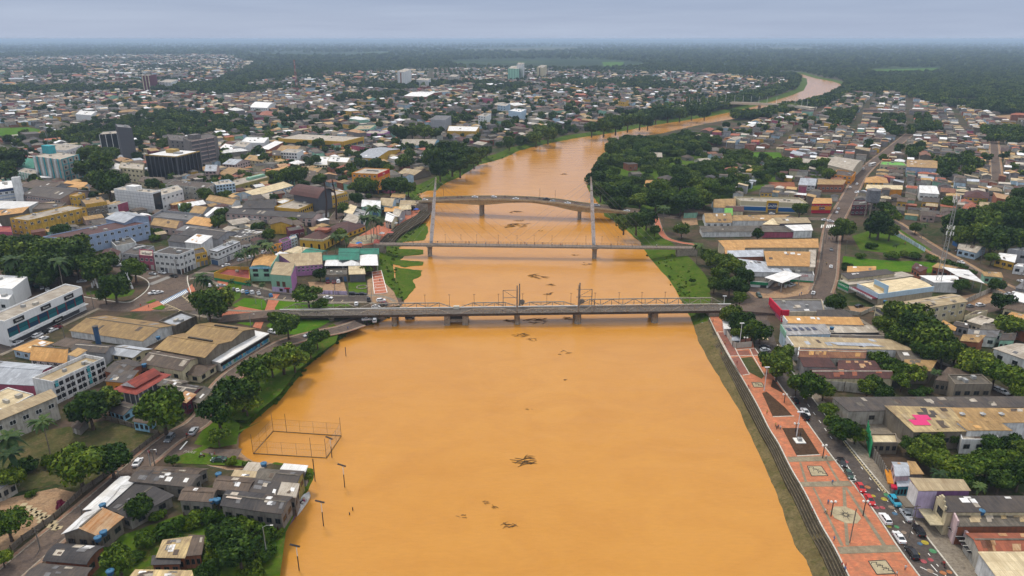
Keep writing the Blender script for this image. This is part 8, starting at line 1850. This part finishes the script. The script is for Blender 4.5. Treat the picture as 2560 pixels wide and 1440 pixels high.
def scatter(name, pts, protos, label):
 pc = bpy.data.collections.new(name + '_kinds')
 for i, me in enumerate(protos):
  pc.objects.link(bpy.data.objects.new(f'{name}_kind_{i}', me))
 me = bpy.data.meshes.new(name); me.from_pydata([(x, y, z) for x, y, z, r in pts], [], [])
 me.attributes.new('size', 'FLOAT', 'POINT').data.foreach_set('value', np.array([p[3] for p in pts], dtype=np.float32))
 o = tag(link(name, me), label, 'woods', None, 'stuff')
 ng = bpy.data.node_groups.new(name, 'GeometryNodeTree')
 ng.interface.new_socket('Geometry', in_out='INPUT', socket_type='NodeSocketGeometry'); ng.interface.new_socket('Geometry', in_out='OUTPUT', socket_type='NodeSocketGeometry')
 N, L = ng.nodes, ng.links
 gi, go, ip, ci, na, rv, ri = (N.new(t) for t in ('NodeGroupInput', 'NodeGroupOutput', 'GeometryNodeInstanceOnPoints', 'GeometryNodeCollectionInfo', 'GeometryNodeInputNamedAttribute', 'FunctionNodeRandomValue', 'FunctionNodeRandomValue'))
 ci.inputs['Collection'].default_value = pc; ci.inputs['Separate Children'].default_value = True; ci.inputs['Reset Children'].default_value = True
 na.data_type = 'FLOAT'; na.inputs['Name'].default_value = 'size'
 rv.data_type = 'FLOAT_VECTOR'; rv.inputs[0].default_value = (0, 0, 0); rv.inputs[1].default_value = (0, 0, 6.283)
 ri.data_type = 'INT'; ri.inputs[4].default_value = 0; ri.inputs[5].default_value = len(protos) - 1
 ip.inputs['Pick Instance'].default_value = True
 L.new(gi.outputs[0], ip.inputs['Points']); L.new(ci.outputs[0], ip.inputs['Instance']); L.new(na.outputs[0], ip.inputs['Scale']); L.new(rv.outputs[0], ip.inputs['Rotation']); L.new(ri.outputs[2], ip.inputs['Instance Index']); L.new(ip.outputs[0], go.inputs[0])
 o.modifiers.new('scatter', 'NODES').node_group = ng
 return o
wildt.sort(key=lambda q: q[0] ** 2 + q[1] ** 2 + (1e9 if not -20 < proj(q[0], q[1], ZG)[0] < 2580 else 0))
for x, y, r in wildt[:70]: tree_at((x, y, ZG), r, RR.choice('ddb'), False)
pts = [(x, y, ZG + r * .8, r) for x, y, r in wildt[70:]]
scatter('town_trees', pts, CROWN['f'] + CROWN['d'][:1], 'dark trees scattered thickly among the far houses')
wood = []
wz = zone([(1478, 452), (1505, 392), (1530, 365), (1640, 345), (1720, 340), (1830, 375), (1880, 405), (1960, 410), (2085, 425), (2075, 462), (1990, 446), (1900, 462), (1840, 490), (1760, 520), (1690, 535), (1600, 540), (1530, 530)])
sheet('clearing', [(1490, 455), (1510, 395), (1640, 350), (1830, 380), (2070, 430), (1990, 446), (1840, 490), (1690, 535), (1540, 530)], G_GRASS, .03, occ=False)
xs = [p[0] for p in wz]; ys = [p[1] for p in wz]
for _ in range(4200):
 x, y = RR.uniform(min(xs), max(xs)), RR.uniform(min(ys), max(ys))
 if math.sin(x * .055 + 1) * math.sin(y * .034) + .5 * math.sin(x * .021 - y * .03) > .22: continue
 if inside(x, y, wz) and free([(x - 3, y - 3), (x + 3, y + 3)]):
  r = RR.uniform(2.8, 7.6); wood.append((x, y, ZG + r * .85, r)); k = r * .45; occupy([(x - k, y - k), (x + k, y - k), (x + k, y + k), (x - k, y + k)])
scatter('riverside_wood', wood, CROWN['b'] + CROWN['d'] + CROWN['l'], 'thick riverside wood on the right bank with mixed greens')
sh = []
for line, top, i0 in ((LW, LT, idx(LW, 1300, 376)), (RW, RT, idx(RW, 1496, 420))):
 for i in range(i0, len(line)):
  for k in range(3):
   u = RR.uniform(.55, 2.6); r = RR.uniform(3.5, 7); x = line[i].x + (top[i].x - line[i].x) * u; y = line[i].y + (top[i].y - line[i].y) * u + RR.uniform(-12, 12) - (line[i].y * RR.uniform(.055, .12) if line is RW and line[i].y > 850 else 0)
   if abs(proj(x, y, ZG)[0] - 1900) > 150 or (line is RW and proj(x, y, ZG)[1] > 282): sh.append((x, y, ZG + r * .6, r))
scatter('shore_thicket', sh, CROWN['d'] + CROWN['b'][:1], 'dense dark thickets lining the upstream river banks')
tf = []
for i in range(idx(LW, 600, 1085), idx(LW, 1300, 376)):
 for k in range(4 if LW[i].y < 420 else 3):
  u = RR.uniform(-.02, .6); r = RR.uniform(.35, 1.1); tf.append((LW[i].x + (LT[i].x - LW[i].x) * u + RR.uniform(-1.5, 1.5), LW[i].y + (LT[i].y - LW[i].y) * u + RR.uniform(-1.5, 1.5), max(0, u) * ZG + r * .3, r))
for i in range(b1, idx(RW, 1496, 420)):
 for k in range(2): u = RR.uniform(0, .7); r = RR.uniform(.3, .9); tf.append((RW[i].x + (RT[i].x - RW[i].x) * u + RR.uniform(-1.5, 1.5), RW[i].y + (RT[i].y - RW[i].y) * u + RR.uniform(-1.5, 1.5), max(0, u) * ZG + r * .3, r))
for q, n_ in (((960, 1060, 615, 700), 150), ((985, 1050, 690, 755), 110), ((1000, 1066, 560, 606), 80), ((1640, 1760, 650, 745), 130), ((560, 780, 880, 1060), 120)):
 for k in range(n_): p = at(RR.uniform(q[0], q[1]), RR.uniform(q[2], q[3]), .3); r = RR.uniform(.3, .8); inside(p.x, p.y, hole) and not inside(p.x, p.y, river_poly) and tf.append((p.x, p.y, .25 + (1.2 if q[0] in (1640, 560) else 0), r))
scatter('waterside_tufts', tf, CROWN['u'], 'tufts of grass and drowned shrubs along the water edge')
CITY = [zone(z[0]) for z in ZONES[:4]]
FIELD = [zone(q) for q in ([(-40, 322), (100, 318), (98, 340), (-40, 345)], [(2355, 248), (2445, 248), (2450, 263), (2380, 264)], [(2175, 172), (2350, 168), (2355, 181), (2195, 186)], [(1500, 153), (1565, 153), (1560, 168), (1505, 170)], [(1060, 124), (1440, 117), (1450, 126), (1300, 133)], [(1850, 117), (2060, 119), (1990, 126)], [(900, 132), (1060, 128), (1060, 132), (930, 136)], [(600, 133), (760, 130), (760, 134), (640, 138)], [(2470, 288), (2570, 283), (2570, 298), (2490, 302)])]
n0 = 62000
gx = np.array([RR.uniform(-120, 2680) for _ in range(n0)]); gy = np.array([104 + 246 * RR.random() ** 1.25 for _ in range(n0)])
u = gx - 1280; v = gy - 720; t_ = (CAMH - ZG) / (v * CP + F * SP); X = u * t_; Y = (F * CP - v * SP) * t_
ok = np.ones(n0, bool)
for poly in CITY + FIELD + [hole]: ok &= ~inpoly(X, Y, poly)
far = gy < 300
ok &= far | inpoly(X, Y, zone([(1990, 235), (2600, 235), (2600, 330), (2330, 300)]))
ok &= (np.sin(X * .0021 + 1.3) * np.sin(Y * .0013) + .5 * np.sin(X * .0007 + Y * .0011)) > -.93
f_ = [(float(x), float(y), ZG + r * .7 + hump, r) for x, y, r, hump in zip(X[ok], Y[ok], np.random.default_rng(3).uniform(5, 10.5, ok.sum()) * np.clip(Y[ok] / 3000, 1, 2.2), np.zeros(ok.sum()))]
scatter('far_forest', f_, CROWN['f'], 'endless dark rainforest reaching to the hazy horizon')
# ================================================================== VEHICLES AND PEOPLE
CARS = """345 1160 365 1130 sedan white,425 1100 412 1115 suv grey,485 1082 500 1062 suv silver,548 1153 520 1153 sedan green,95 842 120 830 suv white,110 849 132 839 hatchback white,120 832 145 822 suv black,132 828 155 818 sedan white,145 822 165 814 hatchback darkred,45 860 70 848 sedan white,
80 717 80 700 suv black,92 719 92 702 sedan green,106 722 107 705 hatchback white,119 726 120 708 hatchback white,383 687 403 690 sedan silver,406 684 428 688 sedan white,435 693 462 697 sedan black,385 735 360 740 pickup white,397 734 422 728 sedan white,362 675 340 670 sedan silver,290 667 312 669 suv grey,304 665 325 668 sedan white,216 653 230 656 hatchback darkred,205 706 225 704 sedan silver,
523 716 516 702 hatchback white,553 717 575 714 sedan silver,572 724 566 710 hatchback white,584 726 578 712 hatchback grey,594 728 588 714 sedan white,607 731 600 717 hatchback white,617 733 611 719 sedan blue,630 734 624 720 suv white,647 736 641 722 sedan silver,677 741 671 727 hatchback blue,743 744 770 747 sedan white,820 747 845 748 sedan white,883 738 905 738 suv black,906 738 928 738 sedan black,922 752 920 740 pickup black,891 762 892 748 hatchback white,
953 754 975 752 suv white,960 761 940 757 sedan darkred,957 766 980 764 sedan black,940 770 962 769 hatchback white,937 804 937 792 suv silver,917 801 940 799 sedan silver,683 833 705 838 suv white,772 841 750 846 sedan silver,555 652 580 646 sedan red,572 648 598 642 sedan silver,602 652 626 645 hatchback silver,565 666 540 672 sedan white,625 645 648 636 sedan white,660 633 680 622 suv white,820 707 820 695 hatchback darkred,835 707 835 695 sedan darkred,846 706 846 694 suv white,
2033 735 2042 715 hatchback white,2077 669 2080 640 sedan white,2078 626 2076 650 sedan grey,2062 552 2085 553 sedan white,2092 533 2104 512 hatchback white,2096 524 2108 505 sedan silver,2125 471 2136 455 suv white,2142 462 2152 446 suv white,2140 482 2130 495 sedan white,2076 555 2100 558 sedan white,1897 742 1905 750 suv green,1978 716 1998 710 pickup silver,1912 871 1935 868 sedan black,1913 878 1936 876 hatchback silver,2013 1034 2026 1050 sedan white,2011 1046 1998 1030 suv black,1987 1005 1975 990 sedan black,
2104 1160 2114 1178 sedan black,2122 1191 2132 1208 hatchback green,2151 1224 2163 1244 hatchback red,2173 1254 2186 1276 sedan red,2236 1258 2252 1278 suv teal,2266 1294 2252 1274 pickup silver,2212 1302 2198 1282 suv white,2247 1348 2234 1328 sedan white,2296 1332 2284 1313 suv black,2279 1388 2265 1368 suv black,2450 766 2475 763 suv white,2425 768 2440 765 hatchback grey,2522 738 2545 736 sedan white,2542 734 2520 732 hatchback white,2148 768 2165 766 sedan black,2402 658 2380 648 sedan white,2366 626 2345 616 pickup green,2553 706 2530 696 sedan white,2490 976 2470 966 sedan silver,2506 983 2526 993 sedan white,1700 565 1690 560 sedan silver,2158 424 2166 412 suv white,1930 536 1950 536 hatchback white,1955 543 1930 543 sedan silver"""
for q in CARS.replace('\n', '').split(','):
 x, y, hx, hy, k, c = q.split(); car(float(x), float(y), float(hx), float(hy), k, c, full=float(y) > 900)
car(1025, 797, 1045, 797, 'suv', 'black', 'black car standing in flood water beside the bridge pier', zb=.05)
def bcar(px_, lane, k, c, rev=False):
 s = (px_ - 1046) / 554 * CL; p = cA + ax3 * s + lat3 * lane; z = zt(s)
 x, y = proj(p.x, p.y, z); q = p + ax3 * (-5 if rev else 5); hx, hy = proj(q.x, q.y, z)
 t = car(x, y, hx, hy, k, c, zb=z + .03, full=False, desc=f'{k} crossing the road bridge')
for a in ((1187, 8, 'sedan', 'white'), (1236, 8, 'hatchback', 'white'), (1294, 3.2, 'sedan', 'white', True), (1369, 8, 'pickup', 'black'), (1386, 3.2, 'hatchback', 'silver', True), (1423, 3.2, 'sedan', 'white', True), (1494, 8, 'suv', 'silver'), (1568, 3.2, 'sedan', 'white', True), (1060, 4, 'hatchback', 'white')): bcar(*a)
p = at(2180, 415, ZG); t = thing('city_bus', 'white city bus on the street by the vaulted hall', 'bus', p, AR + 1.2); m = MB(); m.box((0, 0, 1.7), (10.5, 2.5, 2.7), W('white', .1)); m.build('body', None, t); m = MB(); m.box((0, 0, 2.1), (9.8, 2.56, .9), GLASS); m.build('window', None, t)
for x_ in (-3.4, 3.2):
 for y_ in (-1.15, 1.15): m = MB(); m.tube([(x_, y_ - .15, .5), (x_, y_ + .15, .5)], .5, 12, BLACKP); m.build('wheel', None, t)
for a in ((373, 1137, 365, 1150), (468, 1093, 480, 1075), (2358, 1416, 2345, 1396), (2072, 600, 2074, 580), (2081, 600, 2083, 580), (2066, 662, 2068, 640), (505, 1143, 525, 1140), (2388, 632, 2370, 622), (2406, 640, 2390, 632), (2262, 612, 2250, 600)): moto(*a)
for px_ in (1110, 1142, 1152, 1264, 1320, 1352, 1442, 1530):
 s = (px_ - 1046) / 554 * CL; p = cA + ax3 * s + lat3 * 8.5; z = zt(s); x, y = proj(p.x, p.y, z); moto(x, y, x + 8, y, zb=z)
PEOPLE = '1812 862,1842 912,1870 972,1874 974,1917 1036,1941 1075,1945 1073,1950 1075,2064 1149,2080 1212,2069 1262,2062 1284,2066 1287,2030 1284,2084 1354,2113 1422,2111 1430,2262 1427,1803 890,525 1142,531 1145,538 1142,392 1137,870 825,935 697,950 705,920 753,1782 806,352 768,372 770,1700 592,1706 596,2003 738,1998 742,880 607,890 600,905 604,915 596,925 606,932 598,945 592,955 585,962 590,972 580,985 572,1000 562,1015 552,1030 545,1046 536,940 610,868 612,1015 540,995 560,970 598,2104 1420,2240 1442,330 690,560 668,1938 1068'
for q in PEOPLE.split(','):
 x, y = map(float, q.split()); person(x, y)
for px_ in (1028, 1091, 1124, 1131, 1163, 1171, 1189, 1213, 1244, 1268, 1302, 1312, 1316, 1337, 1357, 1380, 1401, 1405, 1443, 1527, 1580, 1640):
 p = gA + ax2 * fx(px_) + lat2 * RR.uniform(.8, FW - .8); o = person_at((p.x, p.y, ZF + .02), RR.uniform(0, 6), RR.choice(['walk', 'stand']), RR.randrange(3)); NC[0] += 1; o['label'] = f'{(["first"] + ORD[1:])[NC[0] - 1]} pedestrian from the town end on the cable footbridge'; o['group'] = 'pedestrians on the footbridge'
p = nA + axis * bx(1257) + lat * 1; o = person_at((p.x, p.y, ZD + .02), 1, 'walk', 1, 'lone person in black leaning on the iron bridge rail')
# ================================================================== POLES AND LAMPS
def pole(bx_, by_, ty, kind='util', label=None, zb=ZG, tx=None):
 p = at(bx_, by_, zb); hgt = max(3.0, atY(tx or bx_, ty, p.y).z - zb)
 nm, desc, cat, grp = {'util': ('utility_pole', 'dark utility pole with crossarm', 'utility pole', 'utility poles'), 'twin': ('twin_globe_lamp', 'black twin globe lamp', 'street lamp', 'twin globe lamps on the promenade'), 'flood': ('floodlight_mast', 'tall pale floodlight mast', 'street lamp', 'pale floodlight masts'),
      'arm': ('street_lamp', 'thin street lamp with curved arm', 'street lamp', 'street lamps'), 'solar': ('solar_lamp', 'solar lamp post standing in the flood', 'street lamp', 'solar lamps in the flooded river')}[kind]
 t = thing(nm, label, cat, p, RR.uniform(-.2, .2), grp)
 if kind == 'solar':
  m = MB(); m.tube([(0, 0, -2), (0, 0, hgt * .6)], .13, 8, POLE_D); m.build('post', None, t); m = MB(); m.tube([(0, 0, hgt * .6), (0, 0, hgt)], .10, 8, PAINT_W); m.build('upper_post', None, t); m = MB(); m.beam((-1.5, .3, hgt + .5), (.9, -.2, hgt), .55, .1, plain('panel_black', (.012, .012, .016))); m.build('solar_panel', None, t)
 else:
  mt = {'util': plain('pole_conc', (.16, .145, .125)), 'twin': POLE_D, 'flood': POLE_W, 'arm': STEEL}[kind]
  m = MB(); m.tube([(0, 0, 0), (0, 0, hgt)], [.17, .10] if kind != 'twin' else [.16, .12], 8, mt); m.build('post', None, t)
  if kind == 'util': m = MB(); m.box((0, 0, hgt - .5), (1.9, .12, .14), WOOD); m.box((0, 0, hgt - 1.4), (1.2, .12, .12), WOOD); m.build('crossarm', None, t)
  elif kind == 'twin':
   m = MB(); m.beam((-.55, 0, hgt), (.55, 0, hgt), .1, None, POLE_D); m.build('crossarm', None, t)
   for s in (-.55, .55): m = MB(); m.tube([(s, 0, hgt), (s, 0, hgt + .2), (s, 0, hgt + .5), (s, 0, hgt + .7)], [.15, .32, .32, .1], 10, PAINT_W); m.build('globe', None, t)
  elif kind == 'flood': m = MB(); m.box((0, 0, hgt), (1.7, .5, .25), POLE_W); m.build('lamp_head', None, t)
  else: m = MB(); m.tube([(0, 0, hgt), (.9, 0, hgt + .5), (2.0, 0, hgt + .5)], .05, 6, STEEL); m.box((2.1, 0, hgt + .5), (.7, .22, .14), PAINT_W); m.build('lamp_head', None, t)
 if not label: autolabel(t, desc, p)
 return t
for a in ((388, 1168, 1122), (207, 1295, 1262), (302, 1215, 1175), (100, 1370, 1320), (392, 690, 632), (444, 690, 648), (468, 685, 640), (235, 772, 728), (163, 850, 805), (500, 800, 700), (2030, 748, 712), (2272, 1345, 1290), (1322 + 960, 1312, 1262), (2410, 640, 602), (2450, 660, 622), (2500, 695, 655), (2355, 612, 572), (2112, 640, 600), (2052, 690, 650), (2063, 610, 575), (2545, 720, 680), (2570 - 20, 748, 705), (2400, 925, 880), (2480, 968, 930), (2060, 590, 548), (2055, 640, 600), (630, 700, 660), (760, 655, 615), (838, 735, 690), (872, 742, 690)): pole(*a)
for a in ((1802, 799, 775), (1862, 868, 846), (1960, 1008, 1000), (1988, 1082, 1062), (2056, 1147, 1116), (2077, 1292, 1257), (2157, 1291, 1256)): pole(*a, 'twin')
for a in ((1848, 868, 808), (1991, 1092, 1030), (1910, 978, 918), (1808, 775, 740)): pole(*a, 'flood')
for a in ((668, 1395, 1318), (378, 1170, 1128), (640, 760, 728), (655, 772, 752), (627, 815, 787), (520, 800, 770), (2310, 1080, 1050), (930, 755, 720)): pole(*a, 'arm')
for a in ((830, 1144, 1097), (862, 1218, 1165), (809, 1315, 1256), (748, 1426, 1366)): pole(*a, 'solar', None, 0)
for x, y, ty, l_ in ((788, 1203, 1148, 'bare black pole in the flood beside the stilted houses'), (882, 1276, 1268, 'upper of two short stakes in the flood'), (874, 1287, 1281, 'lower of two short stakes in the flood'), (865, 890, 868, 'thin gauge pole in the water near the grassy bank'), (2124, 1358, 1272, 'tall brown flag pole by the compass paving')):
 p = at(x, y, 0 if x < 1000 else ZG); h_ = atY(x, ty, p.y).z - p.z; t = thing('stake' if h_ < 3 else 'bare_pole', l_, 'pole', p); m = MB(); m.tube([(0, 0, -1.5), (0, 0, h_)], .14, 8, POLE_D if x < 1000 else RUSTY); m.build('post', None, t)
for nm, R_, hh in (('inland street', [(2052, 690), (2055, 640), (2060, 590), (2063, 566)], 8.2), ('riverside street', [(57, 1400), (100, 1370), (207, 1295), (302, 1215), (388, 1168)], 7.5), ('far inland street', [(2355, 612), (2410, 640), (2450, 660), (2500, 695), (2545, 720)], 8)):
 P = [at(x, y, ZG + hh) for x, y in R_]; t = thing('power_lines', f'thin dark power cables strung along the {nm}', 'power line', P[0])
 for dz in (0, -.35, -.8):
  m = MB()
  for a, c in zip(P, P[1:]): m.tube([a.lerp(c, u / 5) - P[0] + Vector((dz * .5, 0, dz - 1.2 * (u / 5) * (1 - u / 5) * 4)) for u in range(6)], .035, 4)
  m.build('cable', POLE_D, t)
C4 = [at(633, 1132, .35), at(816, 1143, .35), at(853, 1088, .35), at(683, 1076, .35)]; o0 = C4[0]
t = thing('sports_cage', 'wire fenced sports court half drowned in the flood', 'sports cage', (o0.x, o0.y, 0)); landmark(o0, 'drowned sports court')
for i in range(4):
 a, c = C4[i] - o0, C4[(i + 1) % 4] - o0; n_ = max(3, int((c - a).length / 4)); hh = 4.6
 m = MB(); m.beam((a.x, a.y, .1), (c.x, c.y, .0), .2, .4); m.build('base_wall', ground_mat('cage_wall', (.17, .11, .055), (.22, .15, .08), None, .6), t)
 for zz in (2.6, hh): m = MB(); m.beam((a.x, a.y, zz), (c.x, c.y, zz), .035); m.build('rail', WOOD, t)
 for k in range(n_): q = a.lerp(c, k / n_); m = MB(); m.beam((q.x, q.y, -.5), (q.x, q.y, hh if k % 4 else hh + 2.2), .05 if k % 4 else .10); m.build('post', WOOD, t)
 m = MB(); L_ = (c - a).length; k = 0
 while k < L_: q = a.lerp(c, k / L_); m.beam((q.x, q.y, .5), (q.x, q.y, hh), .018); k += .55
 for zz in (1.0, 1.5, 2.0, 3.1, 3.6, 4.1): m.beam((a.x, a.y, zz), (c.x, c.y, zz), .018)
 o = m.build('wire_mesh', STEEL, t); o['kind'] = 'stuff'
def hull(t, L, Wd, H_, mat, name='hull'):
 m = MB(); S_ = [(-.5, .80), (-.3, 1), (.1, 1), (.35, .75), (.5, .08)]; rows = []
 for u, k in S_: rows.append([(u * L, -Wd / 2 * k, H_), (u * L, -Wd / 2 * k * .72, -.25), (u * L, Wd / 2 * k * .72, -.25), (u * L, Wd / 2 * k, H_)])
 for a, c in zip(rows, rows[1:]):
  for k in range(3): m.face([a[k], c[k], c[k + 1], a[k + 1]])
  m.face([(a[0][0], a[0][1], H_ - .35), (c[0][0], c[0][1], H_ - .35), (c[3][0], c[3][1], H_ - .35), (a[3][0], a[3][1], H_ - .35)])
 m.face(rows[0]); return m.build(name, mat, t)
def boat(px_, py_, hx, hy, L, Wd, label, cab, hm):
 p = at(px_, py_, .25); q = at(hx, hy, .25); t = thing('river_boat', label, 'boat', p, math.atan2(q.y - p.y, q.x - p.x)); hull(t, L, Wd, .9, hm)
 if cab:
  m = MB(); m.box((-.1 * L, 0, 1.5), (L * .5, Wd * .8, 1.1), W('white')); m.build('cabin', None, t); m = MB(); m.box((-.1 * L, 0, 2.12), (L * .62, Wd * .95, .12), W('offwhite')); m.build('roof', None, t); m = MB(); m.box((-.1 * L, 0, 1.65), (L * .51, Wd * .82, .5), GLASS); m.build('window', None, t)
 return t
t = boat(755, 1262, 775, 1235, 9.5, 2.6, 'open pale boat loaded with sacks beside stilted houses', False, W('white'))
for k in range(14): m = MB(); m.box((RR.uniform(-3.6, 1.8), RR.uniform(-.8, .8), .8 + RR.uniform(0, .3)), (RR.uniform(.4, .9), .6, .5), plain('sack%d' % (k % 4), ((.5, .46, .42), (.05, .05, .06), (.42, .3, .22), (.3, .06, .12))[k % 4]), RR.uniform(0, 3)); m.build('sack', None, t)
boat(724, 1300, 736, 1285, 6.5, 2.4, 'small cabin boat with purple stern below stilted houses', True, W('purple'))
boat(705, 1332, 710, 1324, 3.6, 1.0, 'short pale canoe pulled up on the grassy bank', False, W('beige'))
DM = ground_mat('driftwood', (.055, .042, .03), (.10, .075, .05), (.03, .045, .015), 1, 3)
def drift(x, y, s, n_, label, rot=0):
 p = at(x, y, .05); t = thing('driftwood', label, 'driftwood', p, rot); k_ = mpp(x, y, 0) * s * .8
 for k in range(int(n_ * 2)):
  a = RR.uniform(-.8, .8); L_ = RR.uniform(.2, .75) * k_ ; ox, oy = RR.uniform(-.5, .5) * k_, RR.uniform(-.35, .35) * k_
  m = MB(); m.tube([(ox - L_ / 2 * math.cos(a), oy - L_ / 2 * math.sin(a), 0), (ox, oy, .12), (ox + L_ / 2 * math.cos(a), oy + L_ / 2 * math.sin(a), .05)], [.03 + .006 * k_, .03 + .009 * k_, .02], 5); m.build('branch', DM, t)
for a in ((1310, 1153, 60, 12, 'largest dark raft of driftwood in the foreground river', .4), (1276, 1313, 40, 7, 'low driftwood raft nearest the bottom edge'), (1214, 1256, 22, 4, 'small twigs floating above the low raft', -.5), (1238, 1268, 24, 4, 'thin branch trail drifting in foreground', -.5), (1155, 1292, 26, 3, 'sparse twigs left of the low raft'), (1412, 882, 40, 3, 'long thin branch below the iron bridge', -.1), (1300, 838, 40, 7, 'driftwood clump just below the iron bridge mast'), (1330, 850, 34, 4, 'loose sticks below the iron bridge'), (1345, 802, 60, 7, 'long driftwood tangle under the iron bridge'), (1420, 796, 26, 9, 'round root ball caught under the iron bridge'),
  (1278, 803, 34, 6, 'debris caught at the left mast pier'), (1372, 735, 28, 7, 'dark clump upstream of the iron bridge', .6), (1380, 712, 26, 6, 'twin driftwood clumps in midstream'), (1350, 690, 60, 7, 'curved driftwood trail in midstream', -.2), (1465, 660, 34, 3, 'single log near the right footbridge pier', -.4), (1440, 637, 20, 4, 'small debris behind the footbridge'), (1290, 530, 34, 7, 'debris line under the road bridge'), (1297, 563, 60, 9, 'broad debris mat between the bridges'), (1352, 577, 14, 4, 'tiny debris knot between the bridges'), (1410, 435, 26, 3, 'forked branch far upstream', .3), (1298, 552, 24, 4, 'small mat above the broad debris mat'), (1325, 1023, 20, 2, 'lone thin stick in the open water'), (1415, 950, 14, 4, 'tiny speck of debris in open water')): drift(*a)
def fence(px, h_, label, mat, pm, step=2.6, name='panel_fence', z=ZG):
 P = [at(x, y, z) for x, y in px]; t = thing(name, label, 'fence' if 'fence' in name else 'wall', P[0])
 for a, c in zip(P, P[1:]):
  d = c - a; n_ = max(1, int(d.length / step))
  for k in range(n_):
   q0, q1 = a + d * (k / n_) - P[0], a + d * ((k + .96) / n_) - P[0]
   m = MB(); m.beam((q0.x, q0.y, h_ / 2), (q1.x, q1.y, h_ / 2), .12, h_); m.build('panel', mat, t)
   m = MB(); m.box((q0.x, q0.y, h_ * .55), (.22, .22, h_ * 1.1)); m.build('post', pm, t)
CF = ground_mat('fence_conc', (.15, .125, .10), (.21, .18, .14), (.07, .06, .045), .4)
fence([(398, 1090), (350, 1126), (310, 1158), (260, 1196), (205, 1234), (137, 1298), (57, 1354), (0, 1406)], 1.7, 'long weathered concrete panel fence along the riverside street', CF, BARK)
fence([(265, 1048), (330, 1068), (398, 1088)], 1.6, 'low stained garden wall behind the grass yard', CF, BARK, name='garden_wall')
fence([(2176, 1140), (2196, 1168), (2216, 1204)], 3.6, 'tall grey plank fence beside the hatched street strip', W('plank', .8), WOOD, 1.2)
fence([(2164, 1090), (2174, 1146)], 5, 'tall bright green gate frame by the street', W('green', .1), W('green', .1), 3.0, 'green_gate_wall')
fence([(2390, 770), (2478, 730)], 2.6, 'long pale wall of the walled lot behind', W('offwhite', .8), CONC, 6, 'lot_wall'); fence([(2478, 730), (2545, 768)], 2.6, 'pale side wall of the walled lot', W('offwhite', .8), CONC, 6, 'lot_wall')
fence([(2225, 582), (2270, 605), (2312, 630)], 2.4, 'faded blue panel fence along the inland street', W('paleblue', .9), CONC, 4); fence([(2380, 612), (2410, 626)], 2.4, 'bright blue panel fence below the dark forest', plain('fence_blue', (.03, .10, .25)), CONC, 4)
fence([(1815, 838), (1832, 868), (1840, 872), (1880, 868)], 2.6, 'pale boundary wall under the promenade trees', W('offwhite', .3), CONC, 6, 'boundary_wall'); fence([(2040, 770), (2150, 790), (2190, 772)], 1.8, 'low pale wall beside the beige block', W('offwhite', .7), CONC, 5, 'low_wall')
fence([(800, 735), (870, 738)], 2, 'faded pink wall along the sandy lot', W('lilac', .9), CONC, 6, 'pink_wall'); fence([(2055, 975), (2110, 978), (2170, 985)], 3.6, 'pale crumbling wall beside promenade tree', W('offwhite', 1.0), CONC, 5, 'crumbling_wall')
B('white_kiosk', 'white roofed kiosk under the promenade trees', 'kiosk', [(1812, 822), (1838, 822), (1836, 800), (1808, 802)], 3, roof='shed', rise=.3, wc='white', rc='white'); B('grey_kiosk', 'small grey tent roof below the white kiosk', 'kiosk', [(1832, 850), (1848, 850), (1848, 838), (1832, 838)], 3, roof='hip', rise=.8, wc='dkgrey', rc='bluegrey')
p = at(1998, 1104, ZG); t = thing('statue', 'dark standing statue on a white stepped pedestal', 'statue', p); m = MB(); m.box((0, 0, .3), (3, 3, .35), PAINT_W); m.box((0, 0, .9), (1.2, 1.2, .9), STEEL); m.build('pedestal', None, t); o = link('figure', FIG[('stand', 1)].copy(), t); o.location = (0, 0, 1.3); o.scale = (1.2, 1.2, 1.2); o.data.materials.clear(); o.data.materials.append(POLE_D); [setattr(q, 'material_index', 0) for q in o.data.polygons]
p = at(324, 722, ZG); t = thing('white_sculpture', 'tall white curved sculpture under the square trees', 'sculpture', p)
for s in (-1, 1): m = MB(); m.tube([(s * 1.5, 0, 0), (s * .9, 0, 3.5), (s * .1, 0, 7), (s * .5, 0, 8.5)], [.5, .4, .3, .1], 8, W('white', .3)); m.build('blade', None, t)
for k in range(9):
 p = at(232 + k * 4.2, 720 - (k % 3) * 5, ZG); t = thing('white_pillar', None, 'pillar', p, 0, 'white pillars in the square'); m = MB(); m.box((0, 0, 1.4), (.5, .5, 2.8), W('white', .3)); m.build('shaft', None, t); autolabel(t, 'slim white pillar', p)
p = at(905, 719, ZG); t = thing('round_flower_bed', 'round stone ring bed on the small lawn', 'flower bed', p); m = MB(); m.tube([(2.6 * math.cos(k * .3142), 2.6 * math.sin(k * .3142), .3) for k in range(21)], .3, 6, CONC); m.build('ring', None, t)
for k in range(22):
 x, y = 60 + (k % 6) * 12 + (k // 6) * 14, 1262 + (k // 6) * 14 + (k % 6) * 6; p = at(x, y, ZG + .1); t = thing('stone_slab', None, 'slab', p, RR.uniform(-.1, .1), 'loose slabs of the broken patio'); m = MB(); m.box((0, 0, .05), (1.5, 1.3, .12), plain('slab', (.42, .34, .20))); m.build('slab', None, t); t['label'] = 'pale broken patio slab in the fenced corner yard'
# ================================================================== AIR
hz = MB(); hz.box((0, 13000, 60.75), (44000, 34000, 125.5))
o = hz.build('haze'); o['kind'] = 'stuff'; o['label'] = 'pale bluish moist air over the whole town'; o['category'] = 'haze'
m, n, l, b = nodes('haze'); n.remove(b); pv = n.new('ShaderNodeVolumePrincipled'); pv.inputs['Color'].default_value = (.60, .78, 1.0, 1); pv.inputs['Density'].default_value = 0.000095
l.new(pv.outputs[0], n['Material Output'].inputs['Volume']); o.data.materials.append(m)
write_labels()
